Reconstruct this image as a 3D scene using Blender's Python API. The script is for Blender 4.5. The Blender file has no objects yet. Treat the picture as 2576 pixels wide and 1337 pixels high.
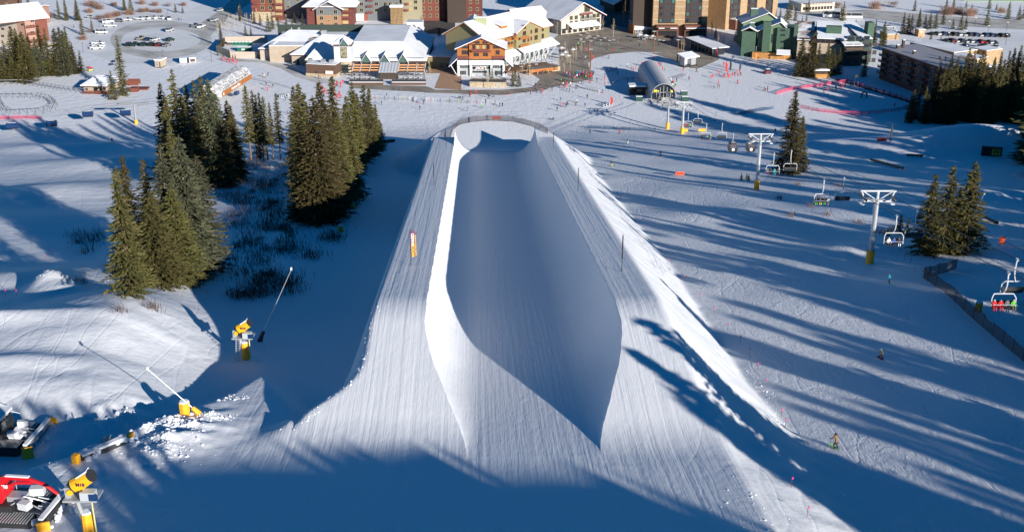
import bpy, math, random
import numpy as np
from mathutils import Vector, Matrix
R = math.radians
random.seed(7)
rng = np.random.default_rng(7)
S = bpy.context.scene
COL = S.collection

# ---------------------------------------------------------------- camera, sky, sun, exposure
CAMZ, PITCH, F = 105.0, R(22.0), 2900.0          # F = focal length in units of 1/2576 of the frame width
cam_d = bpy.data.cameras.new('camera')
cam = bpy.data.objects.new('camera', cam_d); COL.objects.link(cam)
cam.location = (0, 0, CAMZ); cam.rotation_euler = (R(90) - PITCH, 0, 0)
cam_d.sensor_width = 36.0; cam_d.lens = F / 2576 * 36
cam_d.clip_start = 0.5; cam_d.clip_end = 6000
S.camera = cam
SUN_EL, SUN_AZ = R(15.0), R(37.0)                 # shadows run 37 degrees left of straight ahead
LDIR = Vector((-math.sin(SUN_AZ) * math.cos(SUN_EL), math.cos(SUN_AZ) * math.cos(SUN_EL), -math.sin(SUN_EL)))
world = bpy.data.worlds.new('World'); S.world = world; world.use_nodes = True
wn = world.node_tree
sky = wn.nodes.new('ShaderNodeTexSky'); sky.sky_type = 'NISHITA'; sky.sun_disc = False
sky.sun_elevation = SUN_EL
sky.sun_rotation = math.atan2(-LDIR.x, -LDIR.y)    # compass angle of the sun
sky.altitude = 2900; sky.air_density = 1.0; sky.dust_density = 0.15; sky.ozone_density = 3.0
hsv = wn.nodes.new('ShaderNodeHueSaturation'); hsv.inputs['Saturation'].default_value = 1.34      # deep blue high-altitude sky
wn.links.new(sky.outputs[0], hsv.inputs['Color'])
bgn = wn.nodes['Background']; wn.links.new(hsv.outputs[0], bgn.inputs[0]); bgn.inputs[1].default_value = 0.057
sun_d = bpy.data.lights.new('sun', 'SUN'); sun_d.energy = 4.5; sun_d.angle = R(0.5); sun_d.color = (1.0, 0.955, 0.89)
sun = bpy.data.objects.new('sun', sun_d); COL.objects.link(sun)
sun.rotation_euler = LDIR.to_track_quat('-Z', 'Y').to_euler()
S.view_settings.view_transform = 'Standard'; S.view_settings.look = 'None'
S.view_settings.gamma = 1; S.view_settings.use_curve_mapping = False
S.view_settings.exposure = 0.75
try:
    S.cycles.max_bounces = 5; S.cycles.diffuse_bounces = 3; S.cycles.transparent_max_bounces = 12
    S.cycles.use_denoising = True
except Exception: pass

# ---------------------------------------------------------------- terrain height
def smooth(x): x = np.clip(x, 0, 1); return x * x * (3 - 2 * x)
def smax(a, b, k):
    d = a - b
    return np.where(d > k, a, np.where(d < -k, b, b + (d + k) ** 2 / (4 * k)))
def floor_z(y): return 68.7 - 0.1745 * y
def xc(y): return 1.1 - 0.0312 * (np.clip(y, 40, 330) - 107.7)
def rise(y):
    u = np.clip((y - 83.0) / 31.0, 0, 1); k = .24
    f = np.where(u < k, u * u / (2 * k * (1 - k)), np.where(u > 1 - k, 1 - (1 - u) ** 2 / (2 * k * (1 - k)), (u - k / 2) / (1 - k)))
    return 6.7 * f
def lipw(y): return 5.6 + 4.4 * smooth((y - 84) / 24.0) ** 0.8 + .03 * np.sin(y * .9) + .015 * np.sin(y * 2.3 + 1)
def deckl(y): return 15.3 + 6.2 * (1 - smooth((y - 87) / 16.0)) ** 2
def deckr(y): return 14.8 + 1.5 * (1 - smooth((y - 85) / 20.0))
PAD = [(-21.0, 88), (-22.5, 96), (-27.0, 105.5), (-29, 99), (-33, 91), (-35.5, 85), (-42, 80), (-46, 70), (-52, 50), (-60, -30),
       (16.3, -30), (16.3, 88), (14.8, 110), (14.8, 282), (-15.3, 282), (-15.3, 110)]
def poly_dist(x, y, P):
    d = np.full(np.shape(x), 1e9); inside = np.zeros(np.shape(x), bool); n = len(P)
    for i in range(n):
        x0, y0 = P[i]; x1, y1 = P[(i + 1) % n]
        dx, dy = x1 - x0, y1 - y0
        t = np.clip(((x - x0) * dx + (y - y0) * dy) / (dx * dx + dy * dy), 0, 1)
        d = np.minimum(d, np.hypot(x - x0 - t * dx, y - y0 - t * dy))
        c = ((y0 > y) != (y1 > y)) & (x < dx * (y - y0) / (dy if dy else 1e-9) + x0)
        inside ^= c
    return np.where(inside, -d, d)
def hash_noise(x, y, s, seed):
    """smooth value noise"""
    x = x / s + seed * 17.3; y = y / s - seed * 9.1
    xi = np.floor(x); yi = np.floor(y); fx = x - xi; fy = y - yi
    fx = fx * fx * (3 - 2 * fx); fy = fy * fy * (3 - 2 * fy)
    def h(a, b):
        v = np.sin(a * 127.1 + b * 311.7 + seed * 74.7) * 43758.5453
        return v - np.floor(v)
    return (h(xi, yi) * (1 - fx) + h(xi + 1, yi) * fx) * (1 - fy) + (h(xi, yi + 1) * (1 - fx) + h(xi + 1, yi + 1) * fx) * fy
MOUNDS = [  # x, y, amplitude, sx, sy
    (-62, 117, 1.3, 20, 2.8), (-50, 104, .7, 9, 2.2), (-80, 135, .9, 18, 4), (-66, 100, .6, 10, 2.5),
    (132, 322, 8.0, 26, 13), (170, 300, 6.0, 22, 22), (95, 330, 1.5, 22, 8),
    (-72, 150, 1.6, 14, 9), (-50, 128, 1.8, 11, 8), (-66, 118, 1.5, 12, 7), (-45, 112, 1.0, 7, 4),
    (-98, 205, 1.6, 18, 14), (-105, 245, 2.5, 16, 18), (-95, 180, 1.5, 12, 12),
    (-110, 300, 2.0, 25, 14), (-130, 345, 1.8, 30, 12),
    (60, 178, 1.6, 8, 5), (86, 172, 2.0, 12, 10), (64, 150, 0.8, 9, 8), (70, 215, 1.2, 16, 10), (98, 235, 1.6, 18, 9),
    (40, 210, 0.8, 12, 10), (-58, 83.5, 1.2, 4.5, 3.5), (-47.5, 82, 1.4, 3.2, 2.6), (-60, 99, 0.8, 6, 3),
    (-61.5, 141.5, 2.6, 2.6, 3.6), (-58.5, 137.5, 1.2, 3.0, 3.0),
    (-58, 112, 1.6, 12, 10), (-44, 121, 1.4, 8, 7), (99, 158, 1.5, 7, 4), (88, 131, 1.1, 8, 6)]
def height(x, y):
    x = np.asarray(x, float); y = np.asarray(y, float)
    t = x - xc(y); fl = floor_z(y)
    left = -2.4 * smooth((-t - 8) / 10.0) * smooth((y - 60) / 25.0) - 1.2 * smooth((-t - 75) / 60) + 3.7 * smooth((-t - np.clip(28 + (y - 100) * .2, 28, 38)) / 15) * smooth((y - 86) / 14) * smooth((205 - y) / 70) - 2.6 * smooth((-t - 42) / 40) * smooth((y - 86) / 14) * smooth((205 - y) / 70)
    right = (-3.6 + 2.0 * smooth((y - 110) / 60.0)) * smooth((t - 8) / 10.0)
    und = 0.9 * (hash_noise(x, y, 34, 1) - .5) + 0.35 * (hash_noise(x, y, 11, 2) - .5)
    und = und * smooth((np.abs(t) - 14) / 14.0)
    base = fl + left + right + und
    for mx, my, a, sx, sy in MOUNDS:
        base = base + a * np.exp(-((x - mx) / sx) ** 2 - ((y - my) / sy) ** 2)
    base = smax(base, np.zeros_like(base), 3.0)
    rub = np.exp(-((x + 33.5) / 7.5) ** 2 - ((y - 89) / 7.0) ** 2)
    rub = smooth(rub * 1.6) * (.6 + .75 * (hash_noise(x, y, 1.5, 8) - .4) + .4 * (hash_noise(x + y * .4, y, .8, 9) - .5))
    # platform round the pipe and above it
    d = poly_dist(t, y, PAD)
    up = rise(y) * (1 - smooth((np.abs(t) - 16.5) / 5.0))
    top = fl + np.where(t < 0, rise(y) * (1 - smooth((-t - deckl(y)) / 3.5)), rise(y))
    rough = 0.25 * (hash_noise(x, y, 2.2, 5) - .5) * smooth(d / 1.5)
    bank = np.where(t > 0, (rise(y) + 3.6 - 2.0 * smooth((y - 110) / 60.0)) / 10.3, 0.85)
    plat = top - bank * np.maximum(d, 0) + rough
    base = base - 1.5 * smooth(-d / 2.0)
    plat = np.where((y > 300) | (d > 25) | ((y > 282.2) & (np.abs(t) < 10.2)), -50, plat)
    # finish pad behind the pipe
    rr = np.hypot(t / 17.0, (y - 288) / 22.5)
    pd = (rr - 1) * 20
    pad = 22.3 + .035 * np.clip(y - 288, -6, 25) - 0.62 * np.maximum(pd, 0)
    z = smax(base, plat, 0.35)
    z = smax(z, np.where(rr < 4, pad, -50), 0.5)
    # the trough of the pipe
    lw = lipw(y); fw = np.minimum(4.6, lw - 0.9); H = rise(y)
    u = np.clip((np.abs(t) - fw) / (lw - fw), 0, 1)
    wall = H * (1 - np.sqrt(np.clip(1 - u * u, 0, 1)))
    fl2 = np.where(y > 235, smax(fl, 20.9 + 1.4 * smooth((y - 258) / 26.0), 2.5), fl)
    pipe = fl2 + wall
    inp = (np.abs(t) <= lw + 1e-4) & (y < 282.2) & (y > 84)
    z = np.where(inp, pipe, z) + rub
    return z
def hz(x, y): return float(height(np.array([x]), np.array([y]))[0])

# ---------------------------------------------------------------- pixel -> ray -> place on the ground
CP, SP = math.cos(PITCH), math.sin(PITCH)
def ray(px, py):
    u, v = (px - 1288) / F, (py - 668.5) / F
    return Vector((u, CP - v * SP, -SP - v * CP))
_s = np.concatenate([np.linspace(40, 300, 1200), np.linspace(300.4, 1500, 2400)])
def G(px, py):
    """first point of the ground under a pixel of the photograph (2576 wide)"""
    r = ray(px, py)
    s = _s
    zz = CAMZ + s * r.z - height(s * r.x, s * r.y)
    k = int(np.argmax(zz < 0))
    if zz[k] >= 0: k = len(s) - 1
    a, b = s[k - 1], s[k]
    za, zb = zz[k - 1], zz[k]
    q = a + (b - a) * za / (za - zb + 1e-9)
    return Vector((q * r.x, q * r.y, CAMZ + q * r.z))
def GZ(px, py, z=0.0):
    r = ray(px, py); s = (z - CAMZ) / r.z
    return Vector((s * r.x, s * r.y, z))
def up_h(P, py):
    """height above P at which the vertical through P meets picture row py"""
    v = (py - 668.5) / F
    # point (x,Y,Z): cam coords: depth = Y*CP + (CAMZ-Z)*SP ; down = (CAMZ-Z)*CP - Y*SP
    # down = v*depth -> D*(CP - v*SP) = Y*(SP + v*CP)
    D = P.y * (SP + v * CP) / (CP - v * SP)
    return (CAMZ - D) - P.z
def proj(P):
    D = CAMZ - P.z; dep = P.y * CP + D * SP
    return 1288 + F * P.x / dep, 668.5 + F * (D * CP - P.y * SP) / dep

# ---------------------------------------------------------------- materials
MATS = {}
def mat(name, color, rough=0.7, metal=0.0, noise=0.0, nscale=3.0, col2=None, bump=0.0, bscale=8.0, emit=None, alpha=None, spec=None):
    if name in MATS: return MATS[name]
    m = bpy.data.materials.new(name); m.use_nodes = True; nt = m.node_tree
    b = nt.nodes['Principled BSDF']
    b.inputs['Base Color'].default_value = (*color, 1); b.inputs['Roughness'].default_value = rough
    b.inputs['Metallic'].default_value = metal
    if spec is not None: b.inputs['Specular IOR Level'].default_value = spec
    if noise or col2 or bump:
        tc = nt.nodes.new('ShaderNodeTexCoord')
        n = nt.nodes.new('ShaderNodeTexNoise'); n.inputs['Scale'].default_value = nscale; n.inputs['Detail'].default_value = 4
        nt.links.new(tc.outputs['Object'], n.inputs['Vector'])
        if noise or col2:
            mx = nt.nodes.new('ShaderNodeMix'); mx.data_type = 'RGBA'
            c2 = col2 if col2 else tuple(c * (1 - noise) for c in color)
            c1 = color if col2 else tuple(min(1, c * (1 + noise * .6)) for c in color)
            rp = nt.nodes.new('ShaderNodeValToRGB'); rp.color_ramp.elements[0].position = .38; rp.color_ramp.elements[1].position = .62
            nt.links.new(n.outputs['Fac'], rp.inputs['Fac']); nt.links.new(rp.outputs['Color'], mx.inputs[0])
            mx.inputs[6].default_value = (*c1, 1); mx.inputs[7].default_value = (*c2, 1)
            nt.links.new(mx.outputs[2], b.inputs['Base Color'])
        if bump:
            n2 = nt.nodes.new('ShaderNodeTexNoise'); n2.inputs['Scale'].default_value = bscale; n2.inputs['Detail'].default_value = 3
            nt.links.new(tc.outputs['Object'], n2.inputs['Vector'])
            bp = nt.nodes.new('ShaderNodeBump'); bp.inputs['Strength'].default_value = bump; bp.inputs['Distance'].default_value = .1
            nt.links.new(n2.outputs['Fac'], bp.inputs['Height']); nt.links.new(bp.outputs['Normal'], b.inputs['Normal'])
    if emit:
        b.inputs['Emission Color'].default_value = (*emit[0], 1); b.inputs['Emission Strength'].default_value = emit[1]
    if alpha is not None:
        b.inputs['Alpha'].default_value = alpha
    MATS[name] = m
    return m

# ---------------------------------------------------------------- mesh builder
class MB:
    def __init__(s): s.v = []; s.f = []; s.m = []; s.M = None
    def add(s, vs, fs, mi=0):
        o = len(s.v); s.v.extend([tuple(v) for v in vs]); s.f.extend([tuple(i + o for i in f) for f in fs]); s.m.extend([mi] * len(fs)); return s
    def box(s, c, d, mi=0, rz=0, rx=0, ry=0, taper=1.0):
        """c = centre of the BOTTOM, d = full sizes"""
        x, y, z = d[0] / 2, d[1] / 2, d[2]; k = taper
        vs = [(-x, -y, 0), (x, -y, 0), (x, y, 0), (-x, y, 0), (-x * k, -y * k, z), (x * k, -y * k, z), (x * k, y * k, z), (-x * k, y * k, z)]
        if rz or rx or ry:
            M = Matrix.Rotation(rz, 3, 'Z') @ Matrix.Rotation(ry, 3, 'Y') @ Matrix.Rotation(rx, 3, 'X')
            vs = [M @ Vector(v) for v in vs]
        vs = [(v[0] + c[0], v[1] + c[1], v[2] + c[2]) for v in vs]
        return s.add(vs, [(3, 2, 1, 0), (4, 5, 6, 7), (0, 1, 5, 4), (1, 2, 6, 5), (2, 3, 7, 6), (3, 0, 4, 7)], mi)
    def tube(s, p0, p1, r0, r1=None, n=6, mi=0):
        p0 = Vector(p0); p1 = Vector(p1); r1 = r0 if r1 is None else r1
        a = (p1 - p0).normalized(); t = Vector((0, 0, 1)) if abs(a.z) < .9 else Vector((1, 0, 0))
        u = a.cross(t).normalized(); w = a.cross(u)
        vs = []
        for p, r in ((p0, r0), (p1, r1)):
            for i in range(n):
                q = 2 * math.pi * i / n; vs.append(p + u * (r * math.cos(q)) + w * (r * math.sin(q)))
        fs = [(i, (i + 1) % n, n + (i + 1) % n, n + i) for i in range(n)] + [tuple(range(n))[::-1], tuple(range(n, 2 * n))]
        return s.add(vs, fs, mi)
    def path(s, pts, r, n=6, mi=0):
        for a, b in zip(pts[:-1], pts[1:]): s.tube(a, b, r, r, n, mi)
        return s
    def prism(s, poly, z0, z1, mi=0):
        n = len(poly)
        vs = [(p[0], p[1], z0) for p in poly] + [(p[0], p[1], z1) for p in poly]
        return s.add(vs, [tuple(range(n))[::-1], tuple(range(n, 2 * n))] + [(i, (i + 1) % n, n + (i + 1) % n, n + i) for i in range(n)], mi)
    def extr(s, prof, a, b, mi=0, axis='y'):
        """profile (u,z) extruded along x or y from a to b"""
        n = len(prof)
        if axis == 'y': vs = [(p[0], a, p[1]) for p in prof] + [(p[0], b, p[1]) for p in prof]
        else: vs = [(a, p[0], p[1]) for p in prof] + [(b, p[0], p[1]) for p in prof]
        return s.add(vs, [tuple(range(n))[::-1], tuple(range(n, 2 * n))] + [(i, (i + 1) % n, n + (i + 1) % n, n + i) for i in range(n)], mi)
    def ball(s, c, r, n=8, m=5, mi=0, sz=(1, 1, 1)):
        vs = []; fs = []
        for j in range(m + 1):
            th = math.pi * j / m
            for i in range(n):
                q = 2 * math.pi * i / n
                vs.append((c[0] + r * sz[0] * math.sin(th) * math.cos(q), c[1] + r * sz[1] * math.sin(th) * math.sin(q), c[2] + r * sz[2] * math.cos(th)))
        for j in range(m):
            for i in range(n): fs.append((j * n + i, (j + 1) * n + i, (j + 1) * n + (i + 1) % n, j * n + (i + 1) % n))
        return s.add(vs, fs, mi)
    def mesh(s, name, mats):
        me = bpy.data.meshes.new(name); me.from_pydata(s.v, [], s.f)
        for m in (mats if isinstance(mats, (list, tuple)) else [mats]): me.materials.append(m)
        if any(s.m): me.polygons.foreach_set('material_index', s.m)
        me.update(); return me
    def build(s, name, mats, parent=None, loc=None, rz=0, smooth_=False):
        me = s.mesh(name, mats)
        if smooth_:
            me.polygons.foreach_set('use_smooth', [True] * len(me.polygons))
        o = bpy.data.objects.new(name, me); COL.objects.link(o)
        if parent is not None: o.parent = parent
        if loc is not None: o.location = loc
        if rz: o.rotation_euler.z = rz
        return o
def tag(o, label, cat, group=None, kind=None):
    if label: o['label'] = label
    if cat: o['category'] = cat
    if group: o['group'] = group
    if kind: o['kind'] = kind
    return o
def thing(name, label, cat, loc=(0, 0, 0), rz=0, group=None):
    o = bpy.data.objects.new(name, None); COL.objects.link(o); o.empty_display_size = .5
    o.location = loc; o.rotation_euler.z = rz
    return tag(o, label, cat, group)
def kids(o): return KIDS.get(o.name, [])
def copy_tree(o, parent=None, meshmap=None):
    c = o.copy(); COL.objects.link(c)
    c.parent = parent
    for ch in [x for x in COL.objects if x.parent == o] if o.name not in TREE else TREE[o.name]:
        copy_tree(ch, c)
    return c
_O1 = 'first second third fourth fifth sixth seventh eighth ninth tenth eleventh twelfth thirteenth fourteenth fifteenth sixteenth seventeenth eighteenth nineteenth'.split()
def ordw(k):
    n = k + 1
    if n < 20: return _O1[n - 1]
    t, u = divmod(n, 10); T = {2: 'twent', 3: 'thirt', 4: 'fort', 5: 'fift', 6: 'sixt', 7: 'sevent'}[t]
    return T + 'ieth' if u == 0 else T + 'y-' + _O1[u - 1]
def lr(i, n):
    if i == 0: return 'leftmost'
    if i == n - 1: return 'rightmost'
    return ordw(i) + ' from left' if i <= n / 2 or n < 6 else ordw(n - 1 - i) + ' from right'
TREE = {}
def remember(o):
    ch = [x for x in o.children]
    TREE[o.name] = ch
    for c in ch: remember(c)
    return o
# ---------------------------------------------------------------- snow and ground
def snow_material(name, groom=0.0, tracks=0.0, tint=(0.86, 0.865, 0.88)):
    m = bpy.data.materials.new(name); m.use_nodes = True; nt = m.node_tree; N = nt.nodes; L = nt.links
    b = N['Principled BSDF']; b.inputs['Roughness'].default_value = .65; b.inputs['Specular IOR Level'].default_value = .25
    geo = N.new('ShaderNodeNewGeometry')
    def noise(scale, det=3, sc=(1, 1, 1), rot=0, dist=0.0):
        mp = N.new('ShaderNodeMapping'); mp.inputs['Scale'].default_value = sc; mp.inputs['Rotation'].default_value = (0, 0, rot)
        L.new(geo.outputs['Position'], mp.inputs['Vector'])
        n = N.new('ShaderNodeTexNoise'); n.inputs['Scale'].default_value = scale; n.inputs['Detail'].default_value = det
        n.inputs['Distortion'].default_value = dist
        L.new(mp.outputs['Vector'], n.inputs['Vector']); return n.outputs['Fac']
    def math_(op, a, b_=None):
        q = N.new('ShaderNodeMath'); q.operation = op
        for i, s in enumerate((a, b_)):
            if s is None: continue
            if isinstance(s, (int, float)): q.inputs[i].default_value = s
            else: L.new(s, q.inputs[i])
        return q.outputs[0]
    sep = N.new('ShaderNodeSeparateXYZ'); L.new(geo.outputs['Position'], sep.inputs[0])
    X, Y = sep.outputs[0], sep.outputs[1]
    # groomed bands: long streaks down the fall line near the pipe (x from -30 to 17)
    xin = math_('SUBTRACT', X, math_('MULTIPLY', math_('SUBTRACT', Y, 107.7), -0.0312))
    absx = math_('ABSOLUTE', math_('ADD', xin, 3.0))
    gm = N.new('ShaderNodeMapRange'); gm.inputs[1].default_value = 26; gm.inputs[2].default_value = 16; L.new(absx, gm.inputs[0]); groomed = gm.outputs[0]
    gy = N.new('ShaderNodeMapRange'); gy.inputs[1].default_value = 330; gy.inputs[2].default_value = 290; L.new(Y, gy.inputs[0])
    groomed = math_('MULTIPLY', groomed, gy.outputs[0])
    comb = N.new('ShaderNodeCombineXYZ'); L.new(xin, comb.inputs[0]); L.new(math_('MULTIPLY', Y, .02), comb.inputs[1])
    ns = N.new('ShaderNodeTexNoise'); ns.inputs['Scale'].default_value = 2.6; ns.inputs['Detail'].default_value = 4; L.new(comb.outputs[0], ns.inputs['Vector'])
    comb2 = N.new('ShaderNodeCombineXYZ'); L.new(xin, comb2.inputs[0]); L.new(math_('MULTIPLY', Y, .12), comb2.inputs[1])
    ns2 = N.new('ShaderNodeTexNoise'); ns2.inputs['Scale'].default_value = 6.0; ns2.inputs['Detail'].default_value = 3; L.new(comb2.outputs[0], ns2.inputs['Vector'])
    streak = math_('ADD', math_('MULTIPLY', ns.outputs['Fac'], .06), math_('MULTIPLY', ns2.outputs['Fac'], .022))
    # chopped snow with curved ski tracks to the right of the pipe
    chop = math_('ADD', math_('MULTIPLY', noise(.9, 5, (1, .55, 1), .5, 1.2), .10), math_('MULTIPLY', noise(3.1, 3, (1.8, .25, 1), -.5, .8), .06))
    soft = math_('ADD', math_('MULTIPLY', noise(.32, 3), .25), math_('MULTIPLY', noise(2.2, 3), .035))
    # deeper ruts on the two decks, fine grain everywhere
    dk = N.new('ShaderNodeMapRange'); dk.inputs[1].default_value = 9.6; dk.inputs[2].default_value = 10.4; L.new(math_('ABSOLUTE', xin), dk.inputs[0])
    comb3 = N.new('ShaderNodeCombineXYZ'); L.new(xin, comb3.inputs[0]); L.new(math_('MULTIPLY', Y, .006), comb3.inputs[1])
    ns3 = N.new('ShaderNodeTexNoise'); ns3.inputs['Scale'].default_value = 1.5; ns3.inputs['Detail'].default_value = 2; L.new(comb3.outputs[0], ns3.inputs['Vector'])
    streak = math_('ADD', streak, math_('MULTIPLY', math_('MULTIPLY', ns3.outputs['Fac'], .07), dk.outputs[0]))
    streak = math_('ADD', streak, math_('MULTIPLY', noise(1.1, 5, (1, .5, 1), 0, .5), .04))
    rm = N.new('ShaderNodeMapRange'); rm.inputs[1].default_value = 22; rm.inputs[2].default_value = 32; L.new(xin, rm.inputs[0]); right = rm.outputs[0]
    side = N.new('ShaderNodeMix'); side.data_type = 'FLOAT'; L.new(right, side.inputs[0]); L.new(soft, side.inputs[2]); L.new(chop, side.inputs[3])
    # ski and machine tracks: thin curved grooves
    trk = None
    for (sc_, st_, ro_, di_) in ((.075, (1, .25, 1), .5, .15), (.10, (1, .22, 1), -.35, .2), (.06, (1, .4, 1), .1, .4), (.13, (1, .18, 1), .25, .1), (.09, (1, .2, 1), .8, .1)):
        a_ = math_('ABSOLUTE', math_('SUBTRACT', noise(sc_, 1.5, st_, ro_, di_), .5))
        mr = N.new('ShaderNodeMapRange'); mr.inputs[1].default_value = 0; mr.inputs[2].default_value = .009; L.new(a_, mr.inputs[0])
        trk = mr.outputs[0] if trk is None else math_('ADD', trk, mr.outputs[0])
    sideh = math_('ADD', side.outputs[0], math_('MULTIPLY', trk, .022))
    streak = math_('ADD', streak, math_('MULTIPLY', trk, .004))
    mixh = N.new('ShaderNodeMix'); mixh.data_type = 'FLOAT'; L.new(groomed, mixh.inputs[0]); L.new(sideh, mixh.inputs[2]); L.new(streak, mixh.inputs[3])
    bp = N.new('ShaderNodeBump'); bp.inputs['Strength'].default_value = .85; bp.inputs['Distance'].default_value = 1.0
    L.new(mixh.outputs[0], bp.inputs['Height']); L.new(bp.outputs['Normal'], b.inputs['Normal'])
    # faint warm and grey variation in the snow itself
    mx = N.new('ShaderNodeMix'); mx.data_type = 'RGBA'
    L.new(noise(.05, 5, dist=1.0), mx.inputs[0]); mx.inputs[6].default_value = (*tint, 1); mx.inputs[7].default_value = (tint[0] * .95, tint[1] * .955, tint[2] * .965, 1)
    L.new(mx.outputs[2], b.inputs['Base Color'])
    return m
M_SNOW = snow_material('snow')

def grid_mesh(name, ys, cols_fn, m):
    """rows ys; cols_fn(y) -> array of t; x = xc(y)+t"""
    ys = np.asarray(ys); nr = len(ys)
    T = np.stack([cols_fn(y) for y in ys]); nc = T.shape[1]
    Y = np.repeat(ys[:, None], nc, 1); X = T + xc(Y)
    Z = height(X, Y)
    co = np.stack([X, Y, Z], -1).reshape(-1, 3)
    idx = np.arange(nr * nc).reshape(nr, nc)
    f = np.stack([idx[:-1, :-1], idx[:-1, 1:], idx[1:, 1:], idx[1:, :-1]], -1).reshape(-1, 4)
    me = bpy.data.meshes.new(name)
    me.vertices.add(len(co)); me.vertices.foreach_set('co', co.ravel())
    me.loops.add(f.size); me.loops.foreach_set('vertex_index', f.ravel())
    me.polygons.add(len(f)); me.polygons.foreach_set('loop_start', np.arange(0, f.size, 4)); me.polygons.foreach_set('loop_total', np.full(len(f), 4))
    me.polygons.foreach_set('use_smooth', np.ones(len(f), bool))
    me.update(calc_edges=True); me.validate(); me.materials.append(m)
    o = bpy.data.objects.new(name, me); COL.objects.link(o); return o

ang = np.linspace(0, math.pi / 2, 19)
def cols(y):
    lw = float(lipw(np.array(y))); fw = min(4.6, lw - .9)
    yy = float(y)
    inn = np.concatenate([np.linspace(0, fw, 7)[:-1], fw + (lw - fw) * np.sin(ang)])
    deck = np.concatenate([[lw + .02], lw + (15.0 - lw) * np.linspace(0.03, 1, 12)])
    emb = np.linspace(15.3, 30, 40)
    far = [30]
    while far[-1] < 620: far.append(far[-1] + min(14, max(.45, (far[-1] - 26) * .018 + .38)))
    half = np.concatenate([inn, deck, emb, far[1:]])
    return np.concatenate([-half[::-1][:-1], half])
ys = [-140.0]
while ys[-1] < 1300:
    y = ys[-1]
    if y < 40: st = 6
    elif y < 68: st = 1.5
    elif y < 112: st = .42
    elif y < 330: st = .42 + (y - 112) * .004
    elif y < 460: st = 2.2
    else: st = 12
    if y < 282.1 and y + st > 282.1: ys.append(282.15); ys.append(282.3); continue
    ys.append(y + st)
ground = grid_mesh('snow_ground', ys, cols, M_SNOW); tag(ground, 'white groomed ski slope with a cut halfpipe running down to the village', 'ground', kind='structure')

# lumps of snow along the edges of the banks (one uncountable litter of clods)
def clods():
    V = []; Fc = []
    def lump(x, y, r):
        r = r * rng.uniform(.25, 1) ** 1.5; z = hz(x, y) - r * .35; o = len(V)
        a = rng.uniform(0, 6.28)
        pts = []
        for k, (dx, dy, dz) in enumerate([(1, 0, 0), (.3, .95, 0), (-.8, .5, 0), (-.7, -.7, 0), (.4, -.9, 0), (.1, .1, .6), (0, 0, -.5)]):
            q = rng.uniform(.5, 1.35)
            pts.append((x + r * q * (dx * math.cos(a) - dy * math.sin(a)), y + r * q * (dx * math.sin(a) + dy * math.cos(a)), z + r * .2 + r * dz * q))
        V.extend(pts)
        for i in range(5):
            Fc.append((o + i, o + (i + 1) % 5, o + 5)); Fc.append((o + (i + 1) % 5, o + i, o + 6))
    def line(pts, n, sp, r0, r1):
        pts = [Vector(p) for p in pts]
        seg = [(b - a).length for a, b in zip(pts[:-1], pts[1:])]; tot = sum(seg)
        for _ in range(n):
            q = rng.uniform(0, tot); i = 0
            while q > seg[i] and i < len(seg) - 1: q -= seg[i]; i += 1
            p = pts[i].lerp(pts[i + 1], min(1, q / seg[i]))
            lump(p.x + rng.normal(0, sp), p.y + rng.normal(0, sp), rng.uniform(r0, r1) ** 1.0)
    # left rim of the deck, right foot of the bank, lip of the push-pile, rubble fields
    line([(xc(np.array(y)) - 15.3, y) for y in (112, 150, 200, 250, 281)], 60, .2, .05, .12)
    line([(xc(np.array(y)) - float(deckl(np.array(y))) , y) for y in (88, 92, 97, 103, 112)], 120, .35, .06, .2)
    line([(xc(np.array(y)) + 25.5 + .6 * math.sin(y * .3), y) for y in range(86, 122, 4)], 260, .4, .03, .2)
    line([(xc(np.array(y)) + 24.5 + .5 * math.sin(y * .3), y) for y in range(200, 276, 6)], 160, .5, .04, .22)
    line([(-27, 105.5), (-29, 99), (-33, 91), (-35.5, 85), (-42, 80)], 260, .6, .03, .22)
    line([(15.5, 62), (17, 70), (18, 76)], 260, 1.6, .03, .17)
    line([(-38, 84), (-42, 80), (-47, 78)], 420, 3.4, .04, .2)
    for (px, py, n, sp, r1_) in ((330, 1055, 160, 1.6, .3), (390, 1075, 380, 2.6, .34), (450, 1060, 220, 2.0, .3), (400, 1120, 260, 2.4, .3), (530, 1040, 120, 1.0, .26), (570, 1000, 90, .8, .24)):
        q_ = G(px, py); line([(q_.x - 1.5, q_.y, 0), (q_.x + 1.5, q_.y, 0)], n, sp * .6, .08, r1_ * 1.5)
    p = G(150, 1090); q_ = G(70, 1140); line([(p.x - 1, p.y - 2, 0), (p.x + 2, p.y + 2, 0)], 120, .9, .05, .25); line([(q_.x, q_.y, 0), (q_.x + 3, q_.y, 0)], 70, .7, .04, .2)
    p = G(160, 700); line([(p.x - 4, p.y, 0), (p.x + 3, p.y + 4, 0)], 150, 1.2, .07, .22)
    me = bpy.data.meshes.new('snow_clods'); me.from_pydata(V, [], Fc); me.materials.append(M_SNOW); me.update()
    o = bpy.data.objects.new('snow_clods', me); COL.objects.link(o)
    tag(o, 'loose white snow clods littered along the bank edges', 'snow clods', kind='stuff')
clods()
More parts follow.
